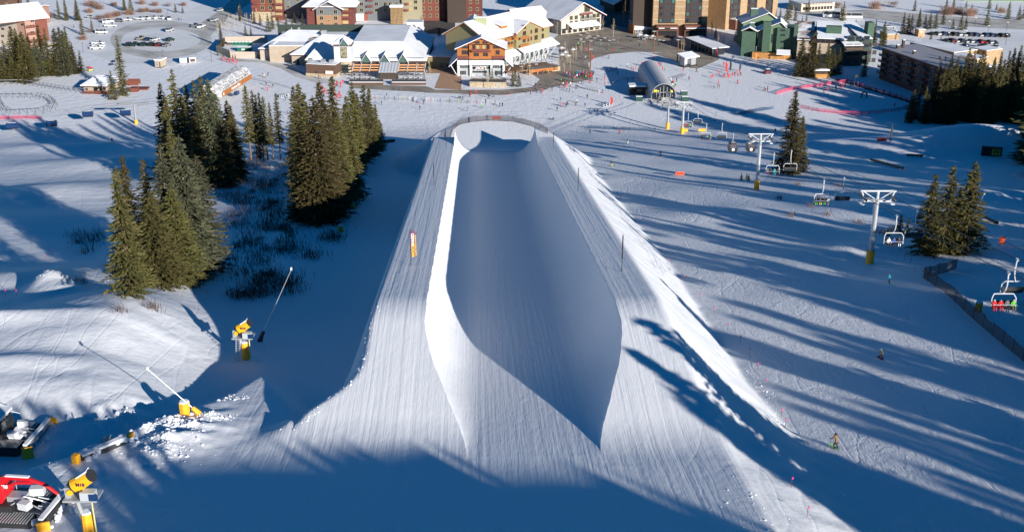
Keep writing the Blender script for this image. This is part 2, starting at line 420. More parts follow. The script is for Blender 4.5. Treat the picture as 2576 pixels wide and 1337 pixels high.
# ---------------------------------------------------------------- conifers
def foliage(name, c1, c2):
    m = bpy.data.materials.new(name); m.use_nodes = True; nt = m.node_tree; b = nt.nodes['Principled BSDF']
    b.inputs['Roughness'].default_value = .75; b.inputs['Specular IOR Level'].default_value = .2
    g = nt.nodes.new('ShaderNodeNewGeometry'); mx = nt.nodes.new('ShaderNodeMix'); mx.data_type = 'RGBA'
    nt.links.new(g.outputs['Random Per Island'], mx.inputs[0])
    oi = nt.nodes.new('ShaderNodeObjectInfo')
    mx.inputs[6].default_value = (*c1, 1); mx.inputs[7].default_value = (*c2, 1)
    hs = nt.nodes.new('ShaderNodeHueSaturation'); nt.links.new(mx.outputs[2], hs.inputs['Color'])
    mr = nt.nodes.new('ShaderNodeMapRange'); mr.inputs[3].default_value = .7; mr.inputs[4].default_value = 1.3
    nt.links.new(oi.outputs['Random'], mr.inputs[0]); nt.links.new(mr.outputs[0], hs.inputs['Value'])
    mr2 = nt.nodes.new('ShaderNodeMapRange'); mr2.inputs[3].default_value = .485; mr2.inputs[4].default_value = .525
    nt.links.new(oi.outputs['Random'], mr2.inputs[0]); nt.links.new(mr2.outputs[0], hs.inputs['Hue'])
    nt.links.new(hs.outputs[0], b.inputs['Base Color']); MATS[name] = m; return m
M_FOL = foliage('spruce_needles', (.050, .050, .017), (.115, .092, .032))
M_FOLB = foliage('blue_spruce_needles', (.050, .060, .034), (.11, .105, .058))
M_BARK = mat('bark', (.16, .11, .075), .9, noise=.4, nscale=6)
def conifer_mesh(h, rmax, seed, dens=1.0, droop=.35, gap=0.06, start=.03, tuft=.5, irregular=.25, pw=.8):
    g = np.random.default_rng(seed)
    V = []; Fc = []
    z = h * start; step = .38 / dens ** .5
    lobes = g.uniform(1 - irregular, 1 + irregular, (40, 10))
    while z < h * .985:
        q = z / h
        rr = rmax * (1 - q) ** pw * min(1, .55 + q * 4.5)
        nb = max(4, int((5 + 9 * (1 - q)) * dens))
        for b in range(nb):
            if g.random() < gap: continue
            a = g.uniform(0, 2 * math.pi)
            L = rr * lobes[int(q * 39), int(a / 6.2832 * 10) % 10] * g.uniform(.72, 1.12) + .12
            ca, sa = math.cos(a), math.sin(a)
            nt_ = max(1, int(L / (tuft * .62)))
            z0 = z + g.uniform(-.2, .2)
            for k in range(nt_):
                s = (k + .55) / nt_
                if s < .35 and nt_ > 3 and g.random() < .6: continue
                d = L * s
                zz = z0 - droop * d * (.6 + .5 * s) + .16 * d * s
                w = tuft * (.62 + .3 * g.random()) * (1.1 - .45 * s)
                ln = tuft * g.uniform(.8, 1.35)
                side = g.uniform(-.55, .55)
                cx, cy = ca * d - sa * side * w, sa * d + ca * side * w
                dx, dy = math.cos(a + side * .9), math.sin(a + side * .9)
                ti = g.uniform(-.55, .25)
                o = len(V)
                nx, ny = -dy, dx
                tw = g.uniform(-.45, .45)
                V += [(cx - dx * ln * .45, cy - dy * ln * .45, zz - ti * ln * .3),
                      (cx + nx * w * .5, cy + ny * w * .5, zz - .12 + tw * w),
                      (cx + dx * ln * .6, cy + dy * ln * .6, zz + ti * ln * .7),
                      (cx - nx * w * .5, cy - ny * w * .5, zz - .12 - tw * w)]
                Fc.append((o, o + 1, o + 2, o + 3))
        z += step * (.75 + .5 * g.random()) * (1.0 - .35 * q)
    # leader
    for k in range(5):
        zz = h * .955 + h * .045 * k / 5; r = .22 * (1 - k / 5) + .05; a = g.uniform(0, 6.28)
        for j in range(3):
            aa = a + j * 2.1; o = len(V)
            V += [(0, 0, zz + .25), (r * math.cos(aa), r * math.sin(aa), zz), (r * math.cos(aa + .8), r * math.sin(aa + .8), zz + .05)]
            Fc.append((o, o + 1, o + 2))
    me = bpy.data.meshes.new('conifer_crown'); me.from_pydata(V, [], Fc); me.update(); return me
def trunk_mesh(h, r=.28):
    mb = MB(); pts = [(0, 0, 0), (.02 * h * .1, 0, h * .35), (0, .03, h * .7), (0, 0, h * .97)]
    rs = [r, r * .75, r * .42, .03]
    for i in range(3): mb.tube(pts[i], pts[i + 1], rs[i], rs[i + 1], 7)
    return mb.mesh('trunk', M_BARK)
PROTO = []
for i, (h, rm, kw) in enumerate([
    (20, 3.1, dict(dens=1.25)), (20, 2.6, dict(dens=1.2, irregular=.35)), (20, 3.6, dict(dens=1.3, droop=.3, pw=.7)),
    (20, 2.1, dict(dens=1.1, irregular=.45, gap=.15, pw=.65)), (20, 2.9, dict(dens=1.2, irregular=.5, gap=.12)),
    (20, 2.3, dict(dens=1.1, start=.28, pw=.6, irregular=.45)),             # 5: bare lower trunk
    (8, 1.7, dict(dens=1.1, tuft=.34)), (8, 1.3, dict(dens=1.0, tuft=.36, irregular=.35))]):  # 6,7 small
    me = conifer_mesh(h, rm, 11 + i, **kw); me.materials.append(M_FOL)
    me2 = me.copy(); me2.materials.clear(); me2.materials.append(M_FOLB)
    PROTO.append((h, me, me2, trunk_mesh(h, .30 if h > 10 else .12)))
def spruce(P, h, label, group, kind=None, wid=1.0, blue=False, rz=None, name='spruce_tree', cat='tree'):
    if kind is None: kind = random.choice([0, 1, 2, 3, 4]) if h > 10 else random.choice([6, 7])
    H, cm, cm2, tm = PROTO[kind]
    t = thing(name, label, cat, P, rz if rz is not None else random.uniform(0, 6.28), group)
    s = h / H; t.scale = (s * wid, s * wid, s)
    c = bpy.data.objects.new('crown', cm2 if blue else cm); COL.objects.link(c); c.parent = t
    k = bpy.data.objects.new('trunk', tm); COL.objects.link(k); k.parent = t
    return t
def spruce_px(px, py, tip, label, group, kind=None, wid=1.0, blue=False):
    P = G(px, py); P.z -= .15; h = up_h(P, tip)
    return spruce(P, h, label, group, kind, wid, blue)
def clump(lst, what, group, where, ww=1.0):
    lst = sorted(lst, key=lambda a: a[0])
    for i, a in enumerate(lst):
        px, py, tip = a[:3]; kw = dict(a[3]) if len(a) > 3 else {}
        kw['wid'] = kw.get('wid', 1.0) * ww
        big = 'tall' if py - tip > 200 else 'slim'
        spruce_px(px, py, tip, '%s %s, %s %s' % (big, what, lr(i, len(lst)), where), group, **kw)
# front left stand
clump([(332, 742, 420, dict(kind=1, wid=.95)), (402, 716, 478, dict(kind=2, wid=1.35)), (342, 668, 388, dict(kind=0, wid=.8)), (392, 672, 398, dict(kind=3)),
       (440, 690, 360, dict(kind=0, wid=.95, blue=True)), (487, 688, 338, dict(kind=2, wid=.85, blue=True)), (462, 660, 352, dict(kind=1)), (520, 672, 388, dict(kind=2, wid=.95, blue=True)), (375, 700, 560, dict(kind=4)), (455, 705, 470, dict(kind=2, wid=1.2))],
      'olive green spruce', 'spruces of the stand nearest the snow guns', 'in the stand beside the willow brush', 1.42)
# middle left stand behind it
clump([(428, 440, 207, dict(kind=1)), (462, 452, 172, dict(kind=3)), (488, 430, 210, dict(kind=0, blue=True)), (512, 455, 200, dict(kind=4, blue=True)), (548, 468, 195, dict(kind=2, blue=True, wid=.95)), (528, 440, 190, dict(kind=1)), (588, 452, 250, dict(kind=1)), (600, 440, 285, dict(kind=3, wid=1.3)), (505, 470, 290, dict(kind=0)), (572, 470, 300, dict(kind=0)), (443, 470, 300, dict(kind=4)), (438, 452, 240, dict(kind=0)), (476, 440, 232, dict(kind=2)), (536, 450, 225, dict(kind=0)), (560, 445, 232, dict(kind=2)), (520, 468, 262, dict(kind=2)), (595, 455, 262, dict(kind=0))],
      'dark spruce', 'spruces of the stand below the orange lift terminal', 'below the orange lift terminal', 1.2)
clump([(632, 405, 212, dict(kind=5)), (648, 402, 225, dict(kind=5)), (664, 405, 230, dict(kind=5, wid=.8)), (674, 402, 240, dict(kind=5)), (688, 400, 255, dict(kind=5, wid=.8)), (706, 400, 232, dict(kind=5, wid=.9)), (655, 398, 236, dict(kind=3))],
      'bare stemmed spruce', 'spruces with bare lower trunks in mid slope', 'with bare lower trunks')
clump([(752, 430, 215, dict(kind=1)), (768, 470, 207, dict(kind=0)), (782, 520, 232, dict(kind=4)), (806, 560, 240, dict(kind=2, wid=1.05)), (822, 500, 202, dict(kind=0)), (836, 545, 268, dict(kind=2, wid=.95)), (850, 470, 190, dict(kind=1)), (862, 520, 280, dict(kind=0, wid=1.1)), (880, 440, 240, dict(kind=4)), (873, 405, 260, dict(kind=5)), (895, 425, 205, dict(kind=1, wid=1.1)), (905, 410, 232, dict(kind=0)), (922, 400, 212, dict(kind=3, wid=1.2)), (935, 390, 222, dict(kind=1, wid=1.1)), (948, 378, 260, dict(kind=0)), (957, 368, 300, dict(kind=2, wid=1.1)), (762, 555, 330, dict(kind=0)), (890, 500, 300, dict(kind=0))],
      'olive and dark spruce', 'spruces of the long stand left of the halfpipe', 'in the stand left of the halfpipe', 1.25)
# right of the pipe
clump([(1983, 437, 228, dict(kind=1, wid=1.0)), (2008, 430, 290, dict(kind=0, wid=.85))], 'olive spruce', 'pair of spruces between the lift towers', 'between the two lift towers', 1.5)
clump([(2327, 636, 436, dict(kind=4)), (2368, 636, 416, dict(kind=4, wid=.95)), (2395, 625, 470, dict(kind=3)), (2420, 634, 405, dict(kind=1, wid=1.15)), (2262, 588, 540, dict(kind=7)), (2280, 592, 548, dict(kind=7))], 'olive spruce', 'spruces beside the net fence', 'beside the net fence', 1.6)
# forest, right
frs = []
g2 = np.random.default_rng(5)
for px in range(2284, 2600, 11):
    frs.append((px + g2.uniform(-4, 4), 318 + g2.uniform(-8, 6), max(60, (225 if px < 2330 else 178) - (px - 2330) * .05 + g2.uniform(-22, 30)), dict(wid=1.0)))
for px in range(2352, 2610, 13):
    frs.append((px + g2.uniform(-4, 4), 285 + g2.uniform(-15, 10), max(60, 150 - (px - 2330) * .09 + g2.uniform(-20, 25)), dict(wid=1.0)))
frs += [(2352, 232, 140, {}), (2366, 236, 142, {}), (2340, 228, 150, {}), (2378, 240, 160, {}), (2420, 262, 118, {}), (2440, 262, 150, {}), (2405, 262, 185, {}), (2385, 250, 190, {}),
        (2460, 268, 130, {}), (2485, 270, 142, {}), (2560, 270, 105, {}), (2540, 275, 130, {}), (2500, 262, 128, {}), (2520, 262, 126, {})]
frs = sorted(frs)
rows = ['tallest', 'dense', 'shaded', 'pointed', 'ragged', 'slim']
for i, (px, py, tip, kw) in enumerate(frs):
    P = G(px, py) if py < 290 else GZ(px, py - 14, 0.5)
    if py >= 290: P = Vector((P.x, P.y, hz(P.x, P.y) - .1))
    spruce(P, max(11, up_h(P, tip)), '%s dark spruce of the forest behind the snow ridge, %s' % (rows[i % 6], lr(i, len(frs))), 'dark spruces of the forest at right', kw.get('kind'), kw['wid'] if 'wid' in kw else 1)
# far left forest
clump([(8, 205, 98), (22, 200, 100), (35, 206, 135), (46, 200, 66), (60, 196, 95), (72, 206, 78, dict(wid=1.1)), (84, 190, 88), (100, 192, 92, dict(blue=True)), (112, 186, 62), (128, 190, 70), (140, 186, 130), (152, 188, 70), (164, 190, 66, dict(blue=True)), (178, 184, 68), (190, 186, 108), (206, 182, 128), (0, 206, 120), (55, 190, 70), (170, 178, 75)],
      'olive spruce', 'spruces of the forest by the pink condominiums', 'below the pink condominiums', 1.35)
clump([(72, 22, -30), (78, 24, 2), (98, 40, 6), (112, 40, 8), (150, 50, -6), (168, 52, -8), (196, 52, -4), (208, 88, 42), (232, 78, 48), (314, 28, -20), (330, 30, -12), (186, 70, 60)], 'dark spruce', 'spruces behind the staff car park', 'behind the staff car park')
spruce_px(312, 242, 88, 'tall ragged spruce standing alone beside the snow roofed log lodge', None, kind=3, wid=1.05)
spruce_px(286, 250, 178, 'short bushy spruce beside the tall ragged spruce at the log lodge', None, kind=6, wid=1.0)
# village
clump([(2012, 192, 96, dict(wid=1.3)), (2036, 194, 82, dict(wid=1.5)), (2055, 190, 110, dict(wid=1.3)), (2078, 190, 105, dict(wid=1.4)), (2092, 188, 118, dict(wid=1.2)), (2108, 186, 118, dict(wid=1.2))], 'broad pine', 'pines in front of the brown condominiums', 'in front of the brown condominiums')
spruce_px(2173, 193, 128, 'single young spruce between the brown and the long condominium blocks', None)
vs = [(1238, 196, 168, 1), (1290, 218, 175, 0), (1305, 218, 180, 0), (1296, 205, 170, 0), (620, 145, 128, 1), (650, 148, 132, 1), (676, 80, 34, 1), (686, 74, 28, 1), (720, 60, 40, 0), (762, 62, 34, 1), (748, 60, 42, 1), (558, 118, 60, 1), (606, 52, 10, 1), (618, 90, 62, 0), (632, 92, 66, 0), (442, 32, 8, 0), (460, 34, 15, 1),
      (2044, 20, -6, 0), (2120, 52, 4, 0), (2115, 48, 16, 0), (2033, 30, -4, 0), (1978, 60, 12, 0), (1962, 52, 20, 0), (2018, 56, 40, 0), (2028, 56, 36, 0), (2198, 110, 48, 0), (2220, 116, 52, 0), (2270, 86, 30, 0), (2282, 84, 34, 0), (2290, 86, 36, 0), (2310, 72, 20, 0), (2326, 72, 36, 0), (2338, 74, 28, 0), (2352, 72, 30, 0), (2372, 62, 18, 0), (2396, 74, 45, 0), (2416, 76, 34, 0), (2428, 74, 40, 0), (2482, 64, 22, 0), (2300, 28, -2, 0), (2380, 20, -8, 0), (2398, 22, -6, 0), (2430, 20, 2, 0), (2444, 24, 10, 0), (2488, 22, -10, 0), (2506, 26, 8, 0), (2535, 48, 4, 0), (2562, 50, 14, 0), (2574, 48, 6, 0), (2340, 112, 82, 0), (2364, 118, 88, 0), (2400, 122, 102, 0)]
vs += [(548, 140, 124, 0), (562, 143, 127, 1), (578, 146, 129, 0), (592, 148, 134, 1), (640, 60, 30, 0), (655, 62, 34, 1), (700, 66, 38, 0), (742, 58, 30, 1), (735, 66, 46, 0), (845, 0, -30, 0), (1060, 62, 40, 0), (1105, 90, 62, 0), (1540, 60, 34, 0), (1800, 96, 66, 0), (1850, 104, 72, 0), (1868, 110, 76, 0), (1985, 46, 8, 0), (2000, 52, 20, 0), (2150, 88, 50, 0), (2185, 96, 56, 0)]
vs.sort()
for i, (px, py, tip, bl) in enumerate(vs):
    big = 'tall' if py - tip > 42 else ('middling' if py - tip > 28 else 'small')
    where = ('near the staff car park' if px < 640 else 'by the red and grey apartment houses' if px < 800 else 'before the orange timber restaurant' if px < 1400 else 'behind the green gabled house' if px < 2150 else 'beside the visitor car park' if px < 2440 else 'along the far road at top right')
    same = [q for q in vs if (('a' if q[0] < 640 else 'b' if q[0] < 800 else 'c' if q[0] < 1400 else 'd' if q[0] < 2150 else 'e' if q[0] < 2440 else 'f') == ('a' if px < 640 else 'b' if px < 800 else 'c' if px < 1400 else 'd' if px < 2150 else 'e' if px < 2440 else 'f'))]
    spruce_px(px, py, tip, '%s %s %s, %s there' % (big, 'frosted spruce' if bl else 'spruce', where, lr(same.index((px, py, tip, bl)), len(same))), 'spruces planted round the village', wid=1.05, blue=bool(bl), kind=None)

# ---------------------------------------------------------------- unseen woods, and a ridge added and shaped to shade the foot of the run
def caster(px, py, s, ok=False):
    P = G(px, py); return P - LDIR * s
SHADOW_EDGE = [(120, 1420), (300, 1330), (420, 1185), (470, 1166), (560, 1160), (680, 1158), (800, 1160), (845, 1155), (872, 1112), (905, 1128), (960, 1134), (1040, 1122), (1082, 1112), (1140, 1150), (1190, 1178), (1245, 1193), (1380, 1188), (1480, 1194), (1498, 1172), (1525, 1176), (1545, 1212), (1610, 1240), (1700, 1258), (1770, 1272), (1810, 1330), (1840, 1420)]  # foreground shadow edge that the added hill's crest is shaped to cast
def hill():
    mb = MB(); rows = []
    for i, (px, py) in enumerate(SHADOW_EDGE):
        Q = caster(px, py + 24, 122 + 2 * math.sin(i * .9))
        dx = Vector((LDIR.x, LDIR.y, 0)).normalized()
        pts = []
        for k, (o, dz) in enumerate([(34, -14), (17, -5.5), (5, -1.0), (0, 0), (-6, -.8), (-18, -5), (-36, -15)]):
            q = Q + dx * o; pts.append((q.x, q.y, max(Q.z + dz, hz(q.x, q.y) - 1) if abs(o) < 30 else hz(q.x, q.y) - 2))
        rows.append(pts)
    vs = [p for r in rows for p in r]; n = 7
    fs = [(i * n + j, i * n + j + 1, (i + 1) * n + j + 1, (i + 1) * n + j) for i in range(len(rows) - 1) for j in range(n - 1)]
    mb.add(vs, fs); o = mb.build('shading_hill', M_SNOW, smooth_=True)
    tag(o, 'unseen snow ridge above the run, added to shade the foreground', 'shading hill', kind='structure')
hill()
LOW = []
for i in range(4):
    me = conifer_mesh(20, [3.0, 2.6, 3.4, 2.8][i], 60 + i, dens=1.0, tuft=1.05, irregular=.4, gap=.04)
    co = np.array([v.co[:] for v in me.vertices]); fc = np.array([list(p.vertices) for p in me.polygons if len(p.vertices) == 4])
    LOW.append((co, fc))
FOR = []
def shadow_tip(px, py, hmin=13, hmax=25, s0=40, wid=None):
    P = G(px, py); s = s0; out = False; h = 0
    while s < 420:
        Q = P - LDIR * s; g = hz(Q.x, Q.y); h = Q.z - g
        B = Vector((Q.x, Q.y, g)); out = True
        dep = B.y * CP + (CAMZ - B.z) * SP
        if dep > 1:
            for zz in (B.z, B.z + h * .5, B.z + h):
                q = Vector((B.x, B.y, zz)); dd = q.y * CP + (CAMZ - q.z) * SP
                if dd > 1:
                    u, v = proj(q)
                    m = 5.5 * F / dd
                    if -m < u < 2576 + m and -m * .3 < v < 1337 + m: out = False
        if math.hypot(B.x, B.y) < 14 and Q.z > 90: out = False
        if out and h >= hmin: break
        s += 2
    if not out or h > hmax + 9 or h < 6: return
    FOR.append((B, h, (wid or random.uniform(1.1, 1.6)) * 1.24))
for p in [(560, 1124), (596, 1146), (692, 1106), (745, 1098), (760, 1120), (858, 1100), (1075, 1106), (1640, 1222), (1500, 1168), (1750, 1250)]: shadow_tip(*p, s0=124, wid=.55)
STREAK = [(1562, 868, .95), (1585, 886, .8), (1640, 925, .9), (1660, 960, .7), (1600, 800), (1690, 825, .8), (1705, 850, .8), (1735, 885, .9), (1770, 930, .8), (1810, 985, .9), (1850, 1035, .9), (1680, 985, .9), (1730, 1020, 1.0), (1800, 1070, 1.1), (1870, 1100, 1.1), (1930, 1150, 1.1), (1990, 1190, 1.1), (1660, 700), (1700, 745),
          (1500, 400), (1500, 470), (1560, 545), (1580, 440), (1620, 520), (1560, 350), (1640, 620), (1600, 575), (1530, 425), (1700, 560, 1.5),
          (1700, 640, 1.5), (1790, 745, 1.6), (1830, 840), (1860, 870, 1.4), (1890, 900), (1910, 960, 1.5), (1930, 1000), (1820, 790),
          (1760, 600, 1.6), (1800, 560, 1.8), (1850, 560, 1.8), (1800, 520, 1.8), (1900, 620, 1.8), (1960, 560, 1.8), (2000, 620, 1.8), (1900, 520, 1.8), (1980, 500, 1.8), (2060, 580, 1.8), (1950, 680, 1.8), (2050, 650, 1.8), (2120, 720, 1.8), (2000, 720, 1.8), (1920, 720, 1.8), (2050, 760, 1.8),
          (2240, 640, 1.7), (2140, 640, 1.7), (2180, 780), (2260, 740, 1.6), (2280, 830, 1.6), (2350, 860), (2420, 900), (2100, 860), (2020, 830, 1.5), (2320, 950), (2440, 980), (1990, 1100), (2030, 1130, 1.5), (2080, 960, 1.5), (2200, 985), (2500, 1010), (2150, 1060), (2300, 1080), (2450, 1110), (2060, 1180, 1.6), (2100, 1150, 1.5), (2300, 1190), (2450, 1250), (2150, 1240, 1.5), (2050, 1240, 1.6), (2200, 1290), (2250, 1150), (2400, 1170), (2350, 1290, 1.6), (2520, 1180), (2480, 1300, 1.6), (2280, 1000), (2120, 1000, 1.5), (1850, 480, 1.8), (1950, 460, 1.8), (1830, 640, 1.8), (2100, 520, 1.8), (2150, 560, 1.8)]
for p in STREAK: shadow_tip(p[0], p[1], hmin=15, wid=p[2] if len(p) > 2 else None)
PARK = [(1980, 350), (2060, 340), (2140, 350), (2200, 380), (2300, 360), (2400, 370), (2480, 400), (2100, 400), (2180, 430), (2260, 450), (2340, 420), (2440, 450), (2520, 470), (2060, 440), (2140, 480), (2240, 500), (2200, 560), (2300, 540), (2500, 540), (1760, 300), (1820, 320), (1640, 330), (1700, 400), (1760, 440), (1820, 480), (1900, 440), (1740, 340), (1880, 330), (1800, 400), (1850, 380), (1780, 360), (1920, 380), (2000, 400), (2400, 330), (1960, 300), (2040, 300), (1900, 290), (2120, 300), (2200, 310), (1700, 240), (1620, 260), (1680, 290), (1720, 280), (2500, 690), (2330, 700), (2560, 820), (2480, 620)]
PARK += [(2450, 350), (2540, 360), (2560, 430), (2420, 338), (2500, 345), (2570, 500), (2350, 330), (2310, 325), (2380, 350), (2480, 370), (2530, 400)]
for p in PARK: shadow_tip(*p, hmin=16, hmax=34, wid=1.9)
LEFT = [(30, 1010), (60, 990), (95, 1005), (130, 1008), (190, 1000), (215, 1015), (255, 1010), (60, 1160), (20, 1240), (120, 1230), (330, 1230)]
for p in LEFT: shadow_tip(*p, hmin=14, wid=.7)
def shade_point(P, s0=90, s1=150, wid=1.8):
    s = s0
    while s < s1:
        Q = P - LDIR * s; g = hz(Q.x, Q.y); h = Q.z - g; dd = Q.y * CP + (CAMZ - Q.z) * SP; u, v = proj(Vector((Q.x, Q.y, g)))
        if (dd < 5 or u > 2576 + 6 * F / dd) and h > 10: FOR.append((Vector((Q.x, Q.y, g)), min(h, 34), wid)); return
        s += 4
for px in range(2290, 2620, 24):
    for py, dz in ((316, 9), (300, 12), (270, 10)):
        P = GZ(px, py, 2.0); P.z += dz * random.uniform(.6, 1.05); shade_point(P)
for px in range(2300, 2600, 30):
    for py in (330, 345, 365, 390): P = G(px, py); shade_point(P, 70, 160, 2.0)
def forest():
    VV = []; FF = []; o = 0
    for i, (B, h, w) in enumerate(FOR):
        co, fc = LOW[i % 4]; a = random.uniform(0, 6.28); s = h / 20
        x = co[:, 0] * s * w; y = co[:, 1] * s * w
        VV.append(np.stack([B.x + x * math.cos(a) - y * math.sin(a), B.y + x * math.sin(a) + y * math.cos(a), B.z + co[:, 2] * s], -1))
        FF.append(fc + o); o += len(co)
    co = np.concatenate(VV); f = np.concatenate(FF)
    me = bpy.data.meshes.new('mountain_forest')
    me.vertices.add(len(co)); me.vertices.foreach_set('co', co.ravel())
    me.loops.add(f.size); me.loops.foreach_set('vertex_index', f.ravel())
    me.polygons.add(len(f)); me.polygons.foreach_set('loop_start', np.arange(0, f.size, 4)); me.polygons.foreach_set('loop_total', np.full(len(f), 4))
    me.update(calc_edges=True); me.materials.append(M_FOL)
    ob = bpy.data.objects.new('mountain_forest', me); COL.objects.link(ob)
    tag(ob, 'spruce forest beside the run out of the picture, seen by its long shadows', 'forest', kind='stuff')
forest()
# ---------------------------------------------------------------- village: buildings
def rg(ox, oy, k): return lambda x, y: (ox + k * x, oy + k * y)
r1 = rg(0, 0, .25); r2 = rg(518.2, 0, .25); r3 = rg(1036.4, 0, .25); r4 = rg(1539.6, 0, .2028); r5 = rg(1932, 0, .25)
rA = rg(1132, 37.7, .16); rB = rg(1849, 0, .1694); rC = rg(616.3, 0, .2002); rD = rg(779.9, 94.3, .1465)
SNOWR = mat('roof_snow', (.82, .825, .84), .7, noise=.10, nscale=.12, bump=.5, bscale=.5)
GLASS = mat('dark_glass', (.02, .025, .03), .12, spec=.6)
TAN = mat('tan_stucco', (.40, .32, .24), .85, noise=.08, nscale=.6)
CREAM = mat('cream_stucco', (.46, .385, .31), .85, noise=.06, nscale=.5)
WHITEW = mat('white_board', (.60, .61, .62), .75, noise=.05, nscale=1)
BROWN = mat('brown_trim', (.11, .06, .04), .8, noise=.2)
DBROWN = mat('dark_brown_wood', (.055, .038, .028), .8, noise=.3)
ORANGE = mat('orange_timber', (.36, .125, .026), .7, noise=.18, nscale=2)
REDW = mat('red_timber', (.17, .048, .03), .75, noise=.2, nscale=2)
MAROON = mat('maroon_rail', (.18, .05, .045), .75)
SAGE = mat('sage_siding', (.28, .30, .16), .8, noise=.08)
OLIVE = mat('olive_siding', (.25, .22, .11), .8, noise=.08)
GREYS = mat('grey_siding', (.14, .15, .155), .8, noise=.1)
YEL = mat('cream_frame', (.46, .37, .20), .6)
CURT = mat('tan_curtain', (.40, .30, .13), .8)  # one even tan colour for curtained panes
WFR = mat('white_frame', (.42, .43, .43), .6)
STONE = mat('stone_base', (.42, .33, .22), .9, noise=.35, nscale=1.6, bump=.4)
GREEN = mat('green_board', (.055, .105, .068), .8, noise=.1, nscale=.8)
LGREEN = mat('pale_green_board', (.13, .20, .11), .8, noise=.1)
BRICKT = mat('tan_brick', (.36, .24, .13), .85, noise=.12, nscale=.8)
PIPEG = mat('grey_metal', (.35, .36, .37), .5, metal=.4)
DMETAL = mat('dark_metal', (.035, .037, .04), .5, metal=.3)
STEEL = mat('galvanised_steel', (.50, .51, .52), .45, metal=.5)
CONC = mat('concrete', (.36, .35, .33), .9, noise=.1)
PINK = mat('pink_stucco', (.38, .22, .16), .85, noise=.06)
RED = mat('bright_red', (.62, .02, .02), .5)
WHITE = mat('white_paint', (.78, .78, .77), .45)
BLACK = mat('black', (.012, .012, .013), .5)
YELLOW = mat('yellow_pad', (.90, .42, .02), .6, noise=.1)
ORG = mat('orange_plastic', (.75, .19, .03), .55)
TEAL = mat('teal_door', (.06, .12, .10), .5)
BLUEC = mat('blue_metal', (.008, .035, .11), .3, spec=.7)

